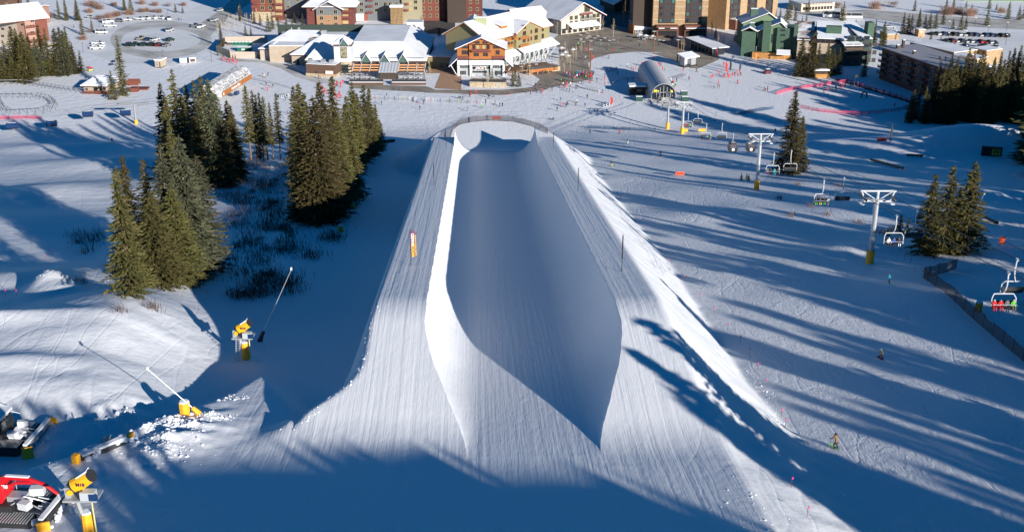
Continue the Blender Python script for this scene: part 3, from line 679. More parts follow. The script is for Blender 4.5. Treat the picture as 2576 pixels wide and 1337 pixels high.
class V:
    """a volume of a building: local x runs from base point A to base point B, local y goes back, z up"""
    def __init__(s, parent, a, b, z=0.0):
        s.p = parent; s.A = GZ(a[0], a[1], z); s.B = GZ(b[0], b[1], z); d = s.B - s.A
        s.W = d.length; s.rz = math.atan2(d.y, d.x); s.z0 = z
        s.M = Matrix.Translation(s.A) @ Matrix.Rotation(s.rz, 4, 'Z'); s.Mi = s.M.inverted()
        s.off = s.A - Vector(parent.location)
    def on(s, q, ly=0.0):
        """ray through picture point q met with the plane local y = ly"""
        o = s.Mi @ Vector((0, 0, CAMZ)); r = s.Mi.to_3x3() @ ray(*q); k = (ly - o.y) / r.y
        p = o + r * k; return p.x, p.z
    def z(s, q, ly=0.0): return s.on(q, ly)[1]
    def x(s, q, ly=0.0): return s.on(q, ly)[0]
    def put(s, mb, name, mats, parent=None, label=None):
        o = mb.build(name, mats, parent or s.p)
        if parent is None: o.location = s.off; o.rotation_euler.z = s.rz
        if label: o['label'] = label
        return o
    def box(s, x0, x1, y0, y1, z0, z1, m, name='wall', parent=None, label=None):
        return s.put(MB().box(((x0 + x1) / 2, (y0 + y1) / 2, z0), (x1 - x0, y1 - y0, z1 - z0)), name, m, parent, label)
    def pbox(s, q0, q1, ly, dep, m, name='wall', label=None):
        """box whose front face (at local y = ly) spans picture points q0 (left, top) to q1 (right, bottom)"""
        x0, z1 = s.on(q0, ly); x1, z0 = s.on(q1, ly)
        return s.box(x0, x1, ly, ly + dep, z0, z1, m, name, None, label)
    def gable(s, x0, x1, y0, y1, ze, zr, axis='y', ov=.7, th=.35, sn=.28, wall=None, z0=0.0, trim=BROWN, snow=SNOWR, peak=.5, wn='wall', roof=True):
        if axis == 'y':
            a0, a1, b0, b1 = x0, x1, y0, y1
        else: a0, a1, b0, b1 = y0, y1, x0, x1
        m = a0 + (a1 - a0) * peak; kl = (zr - ze) / (m - a0) if m > a0 + .01 else 0; kr = (zr - ze) / (a1 - m) if a1 > m + .01 else 0
        e0 = (a0 - (ov if kl else 0), ze - kl * ov); e1 = (a1 + (ov if kr else 0), ze - kr * ov)
        def band(lo, hi):
            L = [e0, (m, zr), e1] if kl and kr else ([e0, (m, zr)] if kl else [(m, zr), e1])
            return [(p[0], p[1] + lo) for p in L] + [(p[0], p[1] + hi) for p in L[::-1]]
        rev = 'y' if axis == 'y' else 'x'
        w = None
        if wall:
            prof = [(a0, z0), (a1, z0), (a1, ze if kr else zr), (m, zr), (a0, ze if kl else zr)]
            w = s.put(MB().extr(prof, b0, b1, axis=rev), wn, wall)
        r = None
        if roof:
            r = s.put(MB().extr(band(.02, th), b0 - ov, b1 + ov, axis=rev), 'roof', trim)
            c = MB().extr(band(th + .003, th + sn), b0 - ov + .05, b1 + ov - .05, axis=rev).build('roof_snow', snow, r)
        return w, r
    def hip(s, x0, x1, y0, y1, ze, zr, rx0, rx1, ry, ov=.6, wall=None, z0=0.0, trim=BROWN, snow=SNOWR):
        if wall: s.box(x0, x1, y0, y1, z0, ze, wall)
        X0, X1, Y0, Y1 = x0 - ov, x1 + ov, y0 - ov, y1 + ov
        r = s.put(MB().box(((X0 + X1) / 2, (Y0 + Y1) / 2, ze), (X1 - X0, Y1 - Y0, .35)), 'roof', trim)
        t = .353; vs = [(X0 + .04, Y0 + .04, ze + t), (X1 - .04, Y0 + .04, ze + t), (X1 - .04, Y1 - .04, ze + t), (X0 + .04, Y1 - .04, ze + t),
                        (X0 + .04, Y0 + .04, ze + t + .28), (X1 - .04, Y0 + .04, ze + t + .28), (X1 - .04, Y1 - .04, ze + t + .28), (X0 + .04, Y1 - .04, ze + t + .28),
                        (rx0, ry, zr), (rx1, ry, zr)]
        MB().add(vs, [(3, 2, 1, 0), (0, 1, 5, 4), (1, 2, 6, 5), (2, 3, 7, 6), (3, 0, 4, 7), (4, 5, 9, 8), (5, 6, 9), (6, 7, 8, 9), (7, 4, 8)]).build('roof_snow', snow, r)
        return r
    def flat(s, x0, x1, y0, y1, z0, z1, m, lip=.5, trim=None, snow=SNOWR):
        w = s.box(x0, x1, y0, y1, z0, z1, m)
        r = s.put(MB().box(((x0 + x1) / 2, (y0 + y1) / 2, z1 + .003), (x1 - x0 + .3, y1 - y0 + .3, .3)), 'roof', trim or m)
        MB().box(((x0 + x1) / 2, (y0 + y1) / 2, z1 + .306), (x1 - x0 - .2, y1 - y0 - .2, .2)).build('roof_snow', snow, r)
        return w
    def win(s, x, z, w=1.3, h=1.5, ly=0.0, fr=YEL, pane=GLASS, face='f', mull=1, name='window'):
        """x,z = bottom centre; face f (towards -y at y=ly), r (towards +x at x=ly), l (towards -x at x=ly)"""
        key = ('win', round(w, 1), round(h, 1), fr.name, pane.name, mull)
        if key not in WC:
            mb = MB(); w_, h_ = round(w, 1), round(h, 1); f = .13
            mb.box((0, -.03, f), (w_ - 2 * f, .04, h_ - 2 * f), 1)
            mb.box((-w_ / 2 + f / 2, -.05, 0), (f, .1, h_)); mb.box((w_ / 2 - f / 2, -.05, 0), (f, .1, h_))
            mb.box((0, -.05, 0), (w_ - 2 * f, .1, f)); mb.box((0, -.05, h_ - f), (w_ - 2 * f, .1, f))
            for k in range(mull): mb.box((-w_ / 2 + (k + 1) * w_ / (mull + 1), -.055, f), (.07, .06, h_ - 2 * f))
            WC[key] = mb.mesh('window', [fr, pane])
        o = bpy.data.objects.new(name, WC[key]); COL.objects.link(o); o.parent = s.p
        if face == 'f': l = Vector((x, ly - .01, z)); q = 0
        elif face == 'r': l = Vector((ly + .01, x, z)); q = R(90)
        else: l = Vector((ly - .01, x, z)); q = R(-90)
        o.location = s.off + Matrix.Rotation(s.rz, 3, 'Z') @ l; o.rotation_euler.z = s.rz + q
        return o
    def pwin(s, q0, q1, ly=0.0, **k):
        x0, z1 = s.on(q0, ly); x1, z0 = s.on(q1, ly)
        return s.win((x0 + x1) / 2, z0, x1 - x0, z1 - z0, ly, **k)
    def railing(s, x0, x1, y, z, m=MAROON, slab=.25, dep=1.3, h=1.0):
        mb = MB(); mb.box(((x0 + x1) / 2, y - dep / 2, z), (x1 - x0, dep, slab))
        mb.box(((x0 + x1) / 2, y - dep + .04, z + slab + h - .1), (x1 - x0, .08, .1)); mb.box(((x0 + x1) / 2, y - dep + .04, z + slab + .1), (x1 - x0, .06, h * .55))
        n = max(2, int((x1 - x0) / 1.2))
        for i in range(n + 1): mb.box((x0 + (x1 - x0) * i / n, y - dep + .04, z + slab), (.09, .1, h - .1))
        return s.put(mb, 'balcony', m)
    def chimney(s, x, y, z0, z1, w=1.2, d=1.2, m=BROWN, cap=SNOWR):
        mb = MB().box((x, y, z0), (w, d, z1 - z0)); c = s.put(mb, 'chimney', m)
        MB().box((x, y, z1 + .003), (w + .1, d + .1, .22)).build('chimney_snow', cap, c); return c
WC = {}
def bld(name, label, a, z=0.0, group=None, cat='building'):
    return thing(name, label, cat, GZ(a[0], a[1], z), 0, group)

# ---- main lodge with the pergola terrace
t = bld('lodge_building', 'long cream lodge with white snowy hip roofs, pale square tower and pergola terrace', r2(550, 605))
v = V(t, r2(550, 605), r2(870, 612)); ze = v.z(r2(550, 500)); w1 = v.W
def gz(v_, q, ly): return v_.z(q, ly)
zr = gz(v, r2(900, 300), 15)
v.hip(0, w1 + 1.0, 0, 30, ze, zr, 9.5, w1 + 9, 15, wall=CREAM)
v.gable(v.x(r2(640, 500)), v.x(r2(738, 500)), -.9, 6, v.z(r2(640, 500)), v.z(r2(690, 448)), 'y', ov=.4, wall=TAN, z0=ze - .3)
v.pbox(r2(665, 543), r2(720, 606), -.12, .2, RED, 'entrance_door'); v.pwin(r2(668, 548), r2(690, 604), -.13, fr=RED, name='door_pane', mull=0); v.pwin(r2(695, 548), r2(717, 604), -.13, fr=RED, name='door_pane', mull=0)
sg = v.pbox(r2(662, 524), r2(720, 537), -.25, .2, RED, 'sign')
v.pwin(r2(592, 568), r2(612, 585), 0, fr=WFR, mull=0); v.pwin(r2(618, 568), r2(636, 585), 0, fr=WFR, mull=0)
v2 = V(t, r2(868, 655), r2(1040, 660)); z2 = v2.z(r2(870, 558))
v2.hip(0, v2.W + 4, 0, 26, z2, gz(v2, r2(1180, 345), 14), 10, v2.W + 12, 14, wall=TAN)
v2.pbox(r2(912, 600), r2(940, 655), -.1, .15, DMETAL, 'side_door')
v3 = V(t, r2(1018, 700), r2(1300, 700)); z3 = v3.z(r2(1020, 612))
v3.hip(0, v3.W, 0, 18, z3, gz(v3, r2(1235, 420), 9), v3.W * .42, v3.W * .55, 9, wall=TAN)
v4 = V(t, r2(1012, 765), r2(1306, 780)); z4 = v4.z(r2(1012, 652))
v4.flat(0, v4.W, 0, 7, 0, z4, BROWN, snow=SNOWR); v4.box(-.15, v4.W + .15, -.2, 7.1, 0, v4.z(r2(1012, 735)), STONE, 'stone_plinth')
mp = v4.pbox(r2(1196, 708), r2(1284, 758), -.35, .15, ORANGE, 'map_board'); v4.pbox(r2(1202, 713), r2(1278, 750), -.37, .04, mat('map_sheet', (.55, .66, .70), .5, col2=(.72, .74, .70), nscale=.9), 'map_panel')
v4.pwin(r2(1098, 715), r2(1122, 745), 0, fr=BROWN, mull=0)
for q in ((1050, 630), (1180, 640), (1265, 645)):
    x_, z_ = v4.on(r2(*q), 4); v4.box(x_ - .8, x_ + .8, 3.2, 4.8, z4 + .5, z4 + 1.7, PIPEG, 'roof_vent')
# tower
v5 = V(t, r2(1300, 742), r2(1474, 742)); zt = v5.z(r2(1300, 468)); zap = gz(v5, r2(1388, 352), 4)
v5.box(0, v5.W, 0, v5.W, v5.z(r2(1300, 628)), zt, mat('pale_blue_board', (.50, .54, .57), .75), 'tower')
v5.box(.25, v5.W - .25, .25, v5.W - .2, 0, v5.z(r2(1300, 628)), STONE, 'tower_base')
v5.box(-.2, v5.W + .2, -.2, v5.W + .2, zt, zt + .5, BROWN, 'cornice')
v5.hip(0, v5.W, 0, v5.W, zt + .5, zap, v5.W * .47, v5.W * .53, v5.W * .5, ov=.1)
v5.gable(v5.x(r2(1345, 465)), v5.x(r2(1432, 465)), -.5, 4, zt + .5, gz(v5, r2(1388, 395), 0), 'y', ov=.3, th=.2, sn=.2, wall=TEAL, z0=zt + .4)
v5.pwin(r2(1350, 475), r2(1422, 588), 0, fr=BROWN, mull=2, pane=mat('reflecting_glass', (.10, .11, .07), .15, spec=.8, col2=(.35, .32, .18), nscale=.8))
v5.pwin(r2(1345, 650), r2(1432, 730), .2, fr=TEAL, mull=3, name='glass_door')
# main hall
v6 = V(t, r2(1474, 722), r2(2213, 722)); z6 = v6.z(r2(1474, 618)); zr6 = gz(v6, r2(1700, 415), 12)
W6 = v6.W
v6.box(0, W6, 0, 50, 0, z6, DBROWN)
r_ = v6.put(MB().box((W6 / 2, 25 - .5, z6 + .003), (W6 + 1.4, 51.4, .35)), 'roof', BROWN)
k6 = 12.0; xr = W6 - 10
MB().add([(-.6, -1.1, z6 + .36), (W6 + .6, -1.1, z6 + .36), (W6 + .6, 50, z6 + .36), (-.6, 50, z6 + .36),
          (-.6, -1.1, z6 + .7), (W6 + .6, -1.1, z6 + .7), (W6 + .6, 50, z6 + .7), (-.6, 50, z6 + .7),
          (-.6, k6, zr6), (xr, k6, zr6), (xr, 50, zr6), (-.6, 50, zr6)],
         [(3, 2, 1, 0), (0, 1, 5, 4), (4, 5, 9, 8), (1, 2, 6, 5), (5, 6, 10, 9), (7, 4, 8, 11), (2, 3, 7, 6), (6, 7, 11, 10), (8, 9, 10, 11), (3, 0, 4, 7)]).build('roof_snow', SNOWR, r_)
v6.box(-40, xr - 2, 50.1, 50.6, z6, gz(v6, r2(1600, 250), 50), mat('dark_green_parapet', (.03, .045, .035), .7), 'parapet')
v6.box(-38, -.7, 19, 50, 0, z6 + 2.6, TAN); v6.box(-38, -.7, 18.8, 50, z6 + 2.61, z6 + 2.9, SNOWR, 'roof_snow')
for qx in (1615, 1800, 1985):
    xa, xb = v6.x(r2(qx - 45, 610)), v6.x(r2(qx + 45, 610)); zz = v6.z(r2(qx, 548), -.8)
    w_, _r = v6.gable(xa, xb, -1.3, 9, z6 + .1, zz, 'y', ov=.45, th=.2, sn=.25, wall=TEAL, z0=z6 - .2, trim=BROWN, wn='dormer')
for i in range(14):
    v6.win(2.0 + i * (W6 - 4) / 13, .7, 1.9, 3.0, 0, fr=BROWN)
for (a, b, yy, w_, d_) in ((1010, 290, 40, 2.4, 2), (1157, 285, 42, 2.4, 2), (1135, 340, 30, 2.2, 1.8), (1365, 320, 30, 1.2, 1.2)):
    x_, z_ = v6.on(r2(a + 25, b), yy); v6.box(x_ - w_ / 2, x_ + w_ / 2, yy, yy + d_, z6 + 2.9, z6 + 5, PIPEG, 'roof_unit')
v6.put(MB().tube((-30, 33, z6 + 3.6), (-4, 30, z6 + 4.2), .22, n=8), 'duct', mat('copper_duct', (.5, .36, .25), .5))
for a in (858, 925, 940, 1915): v6.put(MB().tube((v6.x(r2(a, 260), 46), 46, z6 + 2), (v6.x(r2(a, 260), 46), 46, z6 + 5.6), .18, n=6), 'flue', STEEL)
q = MB()
for k in range(60): q.box((1 + k * (W6 - 2) / 59, .4, z6 + 1.22), (.35, .12, .3))
v6.put(q, 'snow_guards', DBROWN)
q = MB()
for k in range(30): q.box((.5 + k * w1 / 29, .6, ze + .95), (.35, .12, .3))
v.put(q, 'snow_guards', DBROWN)
# back tower
v7 = V(t, r2(2022, 330), r2(2182, 330), z6)
zt7 = v7.z(r2(2022, 225)); v7.box(0, v7.W, 0, v7.W, -1, zt7 - 0, WHITEW, 'tower'); v7.off.z = 0
v7.hip(0, v7.W, 0, v7.W, zt7, v7.z(r2(2100, 128), 4), v7.W * .47, v7.W * .53, v7.W * .5, ov=.3)
v7.gable(v7.W * .25, v7.W * .78, -.7, 3, zt7, v7.z(r2(2105, 158), 0), 'y', ov=.3, th=.2, sn=.2, wall=TEAL, z0=zt7 - .1)
# pergola and awning over the terrace: own things
tp = bld('pergola', 'timber pergola with pale rafters and orange purlins over the lodge terrace', r2(1465, 800), cat='pergola')
vp = V(tp, r2(1465, 800), r2(2205, 800)); zp1 = vp.z(r2(1465, 722)); dep = 7.5; zp2 = vp.z(r2(1480, 638), dep)
posts = [1465, 1545, 1640, 1735, 1930, 2020, 2110, 2195]
for a in posts:
    x_ = vp.x(r2(a, 722)); vp.put(MB().box((x_, 0, 0), (.22, .22, zp1)), 'post', DBROWN)
    vp.put(MB().tube((x_, 0, zp1), (x_, dep, zp2), .2, n=4), 'rafter', WHITEW)
for j in range(3):
    f = (j + .55) / 3.3
    for a, b in zip(posts[:-1], posts[1:]):
        if a in (1735, ): continue
        vp.put(MB().box(((vp.x(r2(a, 722)) + vp.x(r2(b, 722))) / 2, dep * f, zp1 + (zp2 - zp1) * f - .1), (vp.x(r2(b, 722)) - vp.x(r2(a, 722)) - .4, .35, .45)), 'purlin', mat('orange_beam', (.62, .30, .13), .7))
vp.put(MB().box(((vp.x(r2(1465, 722)) + vp.x(r2(2195, 722))) / 2, -.1, zp1 - .2), (vp.x(r2(2195, 722)) - vp.x(r2(1465, 722)), .2, .3)), 'beam', DBROWN)
xa, xb = vp.x(r2(1738, 700)), vp.x(r2(1928, 700))
aw = MB()
for i in range(12):
    x_ = xa + (xb - xa) * (i + .5) / 12; aw.extr([(-1.2, zp1 - .1), (dep, zp2 + .3), (dep, zp2 + .45), (-1.2, zp1 + .05)], x_ - (xb - xa) / 24, x_ + (xb - xa) / 24, i % 2, axis='x')
vp.put(aw, 'awning', [mat('awning_pale', (.62, .64, .66), .5), mat('awning_grey', (.40, .42, .45), .5)])
vp.box(xa + .3, xb - .3, .3, 5, 0, zp1 - .4, DBROWN, 'bar_counter')
# terrace walls, rails
tw = bld('terrace_wall', 'low brown planter wall with snow in front of the lodge terrace', r2(1440, 856), cat='wall')
vw = V(tw, r2(1440, 856), r2(2212, 856))
for a, b in ((1440, 1782), (1868, 2212)):
    x0, x1 = vw.x(r2(a, 856)), vw.x(r2(b, 856)); vw.box(x0, x1, 0, 1.0, 0, 1.0, BROWN, 'planter'); vw.box(x0 + .1, x1 - .1, .1, .9, 1.003, 1.2, SNOWR, 'planter_snow')
    mb = MB()
    mb.box(((x0 + x1) / 2, 1.6, 1.0), (x1 - x0, .06, .9))
    vw.put(mb, 'railing', DMETAL)
# paved promenade, brick steps, plaza and parking lane (sheets on the ground)
def sheet(name, pts, m, dz, label, cat='paving', kind='structure', zz=None):
    P = [GZ(p[0], p[1], 0.0) for p in pts]; mb = MB(); n = len(P)
    me = bpy.data.meshes.new(name); import bmesh as _b
    bm = _b.new(); vs = [bm.verts.new((p.x, p.y, dz)) for p in P]; f = bm.faces.new(vs)
    if f.normal.z < 0: f.normal_flip()
    _b.ops.triangulate(bm, faces=bm.faces[:]); bm.normal_update()
    for q in bm.faces:
        if q.normal.z < 0: q.normal_flip()
    bm.to_mesh(me); bm.free(); me.materials.append(m)
    o = bpy.data.objects.new(name, me); COL.objects.link(o); tag(o, label, cat, kind=kind); return o
PAVE = mat('brown_pavers', (.31, .26, .205), .85, noise=.25, nscale=.12)
SLUSH = mat('packed_dirty_snow', (.66, .65, .62), .7, col2=(.46, .44, .40), nscale=.09)
ROADS = mat('snowy_road', (.56, .54, .50), .75, col2=(.42, .39, .35), nscale=.12)
PACK = mat('packed_snow', (.79, .79, .79), .65, noise=.08, nscale=.06)
STEPC = mat('brick_steps', (.46, .27, .16), .85, noise=.15, nscale=.8)
sheet('promenade', [r2(1455, 850), r2(2212, 868), r3(240, 905), r3(500, 905), r3(900, 905), r3(1210, 880), r3(1290, 800), r3(1200, 740), r3(1480, 660), r3(1480, 480), r3(1370, 440), r3(1500, 330), r3(1900, 300), r3(2250, 350), r3(2700, 520), r3(2740, 560), r3(2570, 530), r3(2420, 525), r3(2250, 522), r3(2000, 545), r3(1830, 590), r3(1770, 640), r3(1790, 700), r3(1840, 730), r3(1800, 800), r3(1400, 880), r3(1330, 910), r3(900, 958), r3(500, 945), r3(120, 932), r2(2200, 930), r2(1480, 890)], PAVE, .05, 'brown paved promenade and plaza swept clear of snow')
sheet('plaza', [r3(1900, 300), r3(2050, 250), r3(2300, 330), r3(2640, 400), r4(930, 450), r4(1300, 560), r4(1330, 740), r4(1080, 850), r4(980, 850), r4(800, 760), r4(500, 660), r3(2700, 520), r3(2250, 350)], PAVE, .054, 'brown paved plaza between the towers and the snow')
sheet('lodge_court', [r2(2213, 740), r2(2290, 600), r2(2480, 660), r2(2570, 700), r2(2570, 905), r2(2300, 890), r2(2360, 740)], STEPC, .058, 'reddish brick court with broad steps between lodge and restaurant')
sheet('service_lane', [r2(130, 590), r2(330, 620), r2(560, 630), r2(760, 690), r2(900, 770), r2(1100, 830), r2(1290, 850), r2(1300, 810), r2(1130, 780), r2(1000, 740), r2(860, 660), r2(620, 612), r2(400, 600), r2(180, 575)], SLUSH, .045, 'slushy grey lane curving past the lodge', cat='lane')
sheet('village_street', [r3(1880, 300), r3(1960, 0), r3(2620, -60), r3(2640, 400), r3(2300, 330), r3(2050, 255)], mat('shaded_asphalt', (.075, .07, .068), .75, noise=.2, nscale=.1), .062, 'asphalt street painted dark for shade between the chalet hotel and the tan towers', cat='street')  # asphalt kept extra dark, its colour also carries the tower's shade
sheet('courtyard', [r3(60, 130), r3(440, 130), r3(430, 350), r3(130, 340)], mat('shaded_asphalt', (.075, .07, .068), .75), .062, 'courtyard sheet painted dark for shade behind the lodge link', cat='courtyard')  # dark sheet puts the shade between the buildings into the ground colour
ring = []
for k in range(48):
    a = 2 * math.pi * k / 48; ring.append(k)
def ringsheet(name, cx, cy, a0, b0, a1, b1, m, dz, label):
    mb = MB(); n = 56; vs = []
    for k in range(n):
        q = 2 * math.pi * k / n; p = GZ(*r1(cx + a0 * math.cos(q), cy + b0 * math.sin(q))); w = GZ(*r1(cx + a1 * math.cos(q), cy + b1 * math.sin(q)))
        vs += [(p.x, p.y, dz), (w.x, w.y, dz)]
    mb.add(vs, [(2 * k, 2 * k + 1, (2 * k + 3) % (2 * n), (2 * k + 2) % (2 * n))[::-1] for k in range(n)])
    o = mb.build(name, m); tag(o, label, 'lane', kind='structure')
sheet('parking_yard', [r1(850, 520), r1(1000, 160), r1(1300, 130), r1(1800, 150), r1(2100, 20), r1(2350, 20), r1(2200, 330), r1(2120, 520), r1(1700, 640), r1(1200, 640)], PACK, .03, 'packed snow parking yard of the base area', cat='parking')
ringsheet('parking_lane', 1620, 400, 510, 190, 400, 118, SLUSH, .042, 'dirty packed snow driving ring in the staff car park')
sheet('entrance_road', [r1(1980, 260), r1(2200, 120), r1(2330, 0), r1(2560, 0), r1(2300, 180), r1(2120, 360)], ROADS, .045, 'snowy entrance road beside the staff car park', cat='road')
sheet('through_road', [r5(150, 120), r5(480, 170), r5(1000, 190), r5(1600, 250), r5(2600, 300), r5(2600, 205), r5(1900, 170), r5(1000, 100), r5(480, 120)], ROADS, .045, 'snowy through road behind the condominiums', cat='road')
sheet('visitor_parking', [r5(1420, 310), r5(2600, 330), r5(2600, 640), r5(1900, 560), r5(1600, 430)], PACK, .03, 'packed snow visitor car park at far right', cat='parking')

# ---- low link building between lodge and restaurant
t = bld('link_building', 'low flat roofed link with shaded snow between lodge and restaurant', r3(160, 682))
v = V(t, r3(160, 682), r3(405, 690)); v.flat(0, v.W + 2, 0, 26, 0, v.z(r3(160, 578)), OLIVE, trim=ORANGE)
for a in (270, 345): v.pwin(r3(a, 620), r3(a + 45, 680), 0, fr=WFR, mull=1, name='glass_door')
v.box(9, 9 + 10, 26.5, 36, 0, v.z(r3(350, 262), 26.5), mat('grey_blue_metal', (.30, .36, .42), .5), 'upper_block')

# ---- orange and green timber restaurant
t = bld('restaurant_building', 'orange and sage green timber restaurant with steep snowy gables and glass ground floor', rA(120, 950))
v = V(t, rA(120, 955), rA(865, 955)); W = v.W
zf = v.z(rA(120, 690)); xL, xR = 0, W
zg = v.z(rA(120, 535)); zapex = v.z(rA(488, 368))
v.box(.1, W - .1, .1, 17, 0, zf - .9, mat('pale_grey_render', (.33, .35, .35), .8), 'ground_floor')
v.box(0, W, -.0, 17, zf - .9, zf, DBROWN, 'shingle_band')
v.gable(0, W, 0, 17, zg, zapex, 'y', ov=1.0, wall=ORANGE, z0=zf, trim=MAROON, wn='upper_wall')
x0, x1 = v.x(rA(305, 700)), v.x(rA(668, 700)); v.box(x0, x1, -.8, 0, zf, v.z(rA(400, 455)), ORANGE, 'bay')
v.gable(x0, x1, -.82, 1, v.z(rA(305, 470), -.8), v.z(rA(488, 390), -.8), 'y', ov=0, wall=ORANGE, z0=v.z(rA(400, 455)), roof=False, wn='bay_gable')
for q0, q1, ly in (((350, 470), (398, 540), -.8), ((408, 470), (470, 540), -.8), ((502, 470), (565, 540), -.8), ((575, 470), (625, 540), -.8)):
    v.pwin(rA(*q0), rA(*q1), ly, fr=REDW, pane=CURT if q0[0] in (408, 502) else GLASS, mull=0)
for q0, q1, ly in (((385, 410), (470, 458), -.83), ((508, 410), (600, 458), -.83), ((370, 592), (460, 655), -.8), ((515, 592), (602, 655), -.8), ((182, 480), (300, 535), 0), ((182, 552), (300, 628), 0), ((672, 480), (786, 535), 0), ((715, 552), (786, 628), 0)):
    v.pwin(rA(*q0), rA(*q1), ly, fr=ORANGE, mull=1 if q1[0] - q0[0] < 105 else 2)
bx = v.x(rA(345, 560)); v.railing(bx, v.x(rA(638, 560)), -.8, v.z(rA(345, 585), -2), MAROON)
v.railing(0, x0 - .1, 0, v.z(rA(120, 692), -1.2), MAROON); v.railing(x1 + .1, W, 0, v.z(rA(120, 692), -1.2), MAROON)
for a, b in ((118, 290), (303, 668), (672, 855)):
    xa, xb = v.x(rA(a, 740)), v.x(rA(b, 740)); za, zb = v.z(rA(300, 702), 0), v.z(rA(300, 785), -3)
    v.put(MB().extr([(-3, zb), (-.85, za - .4), (-.85, za - .1), (-3, zb + .3)], xa, xb, axis='x'), 'awning', SNOWR)
for a in (135, 330, 655, 845): v.box(v.x(rA(a, 900)) - .45, v.x(rA(a, 900)) + .45, -1.0, 0.1, 0, v.z(rA(300, 785), -1), mat('light_grey_post', (.55, .57, .58), .7), 'pier')
for q0, q1 in (((150, 800), (305, 838)), ((150, 872), (260, 945)), ((345, 805), (650, 855)), ((345, 872), (592, 915)), ((665, 800), (820, 838)), ((700, 872), (812, 945))):
    v.pwin(rA(*q0), rA(*q1), 0.1, fr=WFR, mull=4 if q1[0] - q0[0] > 200 else 3)
for sx, a, b in ((-1, 120, 30), (1, 865, 940)):   # leaning side struts and side awnings
    xa = 0 if sx < 0 else W
    v.put(MB().tube((xa + sx * .3, -.5, .2), (xa + sx * 3.0, -.5, v.z(rA(300, 770), -.5)), .2, n=4), 'strut', WHITEW)
    prof = [(xa, zf + .6), (xa + sx * 3.4, v.z(rA(300, 790), 0)), (xa + sx * 3.4, v.z(rA(300, 790), 0) - .3), (xa, zf + .2)]
    v.put(MB().extr(prof if sx > 0 else prof[::-1], -2.5, 15, axis='y'), 'side_awning', SNOWR)
# lettering on the sign
def text(parent, body, loc, size, m, rz=0, rx=R(90), name='lettering', ext=.02, align='CENTER', ry=0, shear=0):
    cu = bpy.data.curves.new(name, 'FONT'); cu.body = body; cu.size = size; cu.extrude = ext; cu.align_x = align; cu.align_y = 'CENTER'; cu.shear = shear; cu.offset = size * .02
    cu.materials.append(m); o = bpy.data.objects.new(name, cu); COL.objects.link(o); o.parent = parent; o.location = loc; o.rotation_euler = (rx, ry, rz)
    dg = bpy.context.evaluated_depsgraph_get(); me = bpy.data.meshes.new_from_object(o.evaluated_get(dg)); me.name = name
    n = bpy.data.objects.new(name, me); COL.objects.link(n); n.parent = parent; n.location = loc; n.rotation_euler = (rx, ry, rz)
    bpy.data.objects.remove(o); return n
sg = v.pbox(rA(438, 818), rA(532, 855), -1.3, .2, mat('sign_brown', (.25, .05, .025), .6), 'sign')
xx = (v.x(rA(438, 836), -1.3) + v.x(rA(532, 836), -1.3)) / 2
text(sg, "JACK'S", (xx, -1.34, v.z(rA(485, 836), -1.3)), 1.5, WHITE, shear=.2)
# rear wing of the restaurant, turned a little to the right
w = V(t, rA(880, 830), rA(1560, 640)); Wm = w.W
zt1 = w.z(rA(900, 600)); ze_ = w.z(rA(1000, 305)); 
w.box(0, Wm, 0, 20, 0, zt1 + 1.0, mat('pale_grey_render', (.33, .35, .35), .8), 'ground_floor')
zrw = w.z(rA(900, -20), 11)
w.gable(-13, Wm + 0, 0, 22, w.z(rA(1500, 170)), zrw, 'x', ov=1.2, wall=OLIVE, z0=zt1 + 1.0, trim=ORANGE, wn='upper_wall')
cxa, cxb = w.x(rA(1000, 500)), w.x(rA(1395, 400)); cz = w.z(rA(1190, 128), -1.5)
w.gable(cxa, cxb, -1.5, 11, w.z(rA(1395, 185), -1.5) - .8, cz, 'y', ov=.5, wall=OLIVE, z0=w.z(rA(1180, 500), -1.5), trim=ORANGE, wn='cross_gable')
for q0, q1 in (((1148, 158), (1195, 220)), ((1142, 262), (1195, 318)), ((1262, 240), (1290, 295)), ((1330, 215), (1380, 280)), ((1262, 345), (1290, 402)), ((1325, 325), (1378, 390)), ((1005, 290), (1035, 330)), ((1140, 372), (1190, 430)), ((1215, 370), (1245, 420))):
    w.pwin(rA(*q0), rA(*q1), -1.5, fr=ORANGE)
for q0, q1 in (((1412, 195), (1475, 255)), ((1412, 305), (1475, 368)), ((895, 320), (935, 370)), ((945, 320), (985, 365)), ((900, 425), (940, 470)), ((950, 420), (990, 462))):
    w.pwin(rA(*q0), rA(*q1), 0, fr=ORANGE)
for a, b, c, ly in ((890, 1000, 395, 0), (892, 1000, 498, 0), (1110, 1250, 368, -1.5), (1110, 1250, 488, -1.5), (1010, 1070, 375, -1.5)):
    w.railing(w.x(rA(a, c), ly - 1.3), w.x(rA(b, c), ly - 1.3), ly, w.z(rA((a + b) / 2, c), ly - 1.3) - .3, ORANGE)
mb = MB().extr([(-4.5, zt1 - .7), (-.02, zt1 + 1.6), (-.02, zt1 + 1.95), (-4.5, zt1 - .35)], w.x(rA(1030, 560)), Wm + 1.5, axis='x'); w.put(mb, 'awning', SNOWR)
mb = MB().extr([(-3.5, zt1 - 1.1), (-.02, zt1 + .8), (-.02, zt1 + 1.15), (-3.5, zt1 - .75)], .2, w.x(rA(1030, 560)) - .6, axis='x'); w.put(mb, 'awning', SNOWR)
for i in range(9):
    w.win(1.3 + i * (Wm - 2) / 8.6, 1.2, 2.2, zt1 - 2.2, 0, fr=WFR, mull=2)
for i in range(5): w.put(MB().tube((3 + i * (Wm - 4) / 4, -.6, .2), (4 + i * (Wm - 4) / 4, -3.9, zt1 - .8), .2, n=4), 'strut', WHITEW)
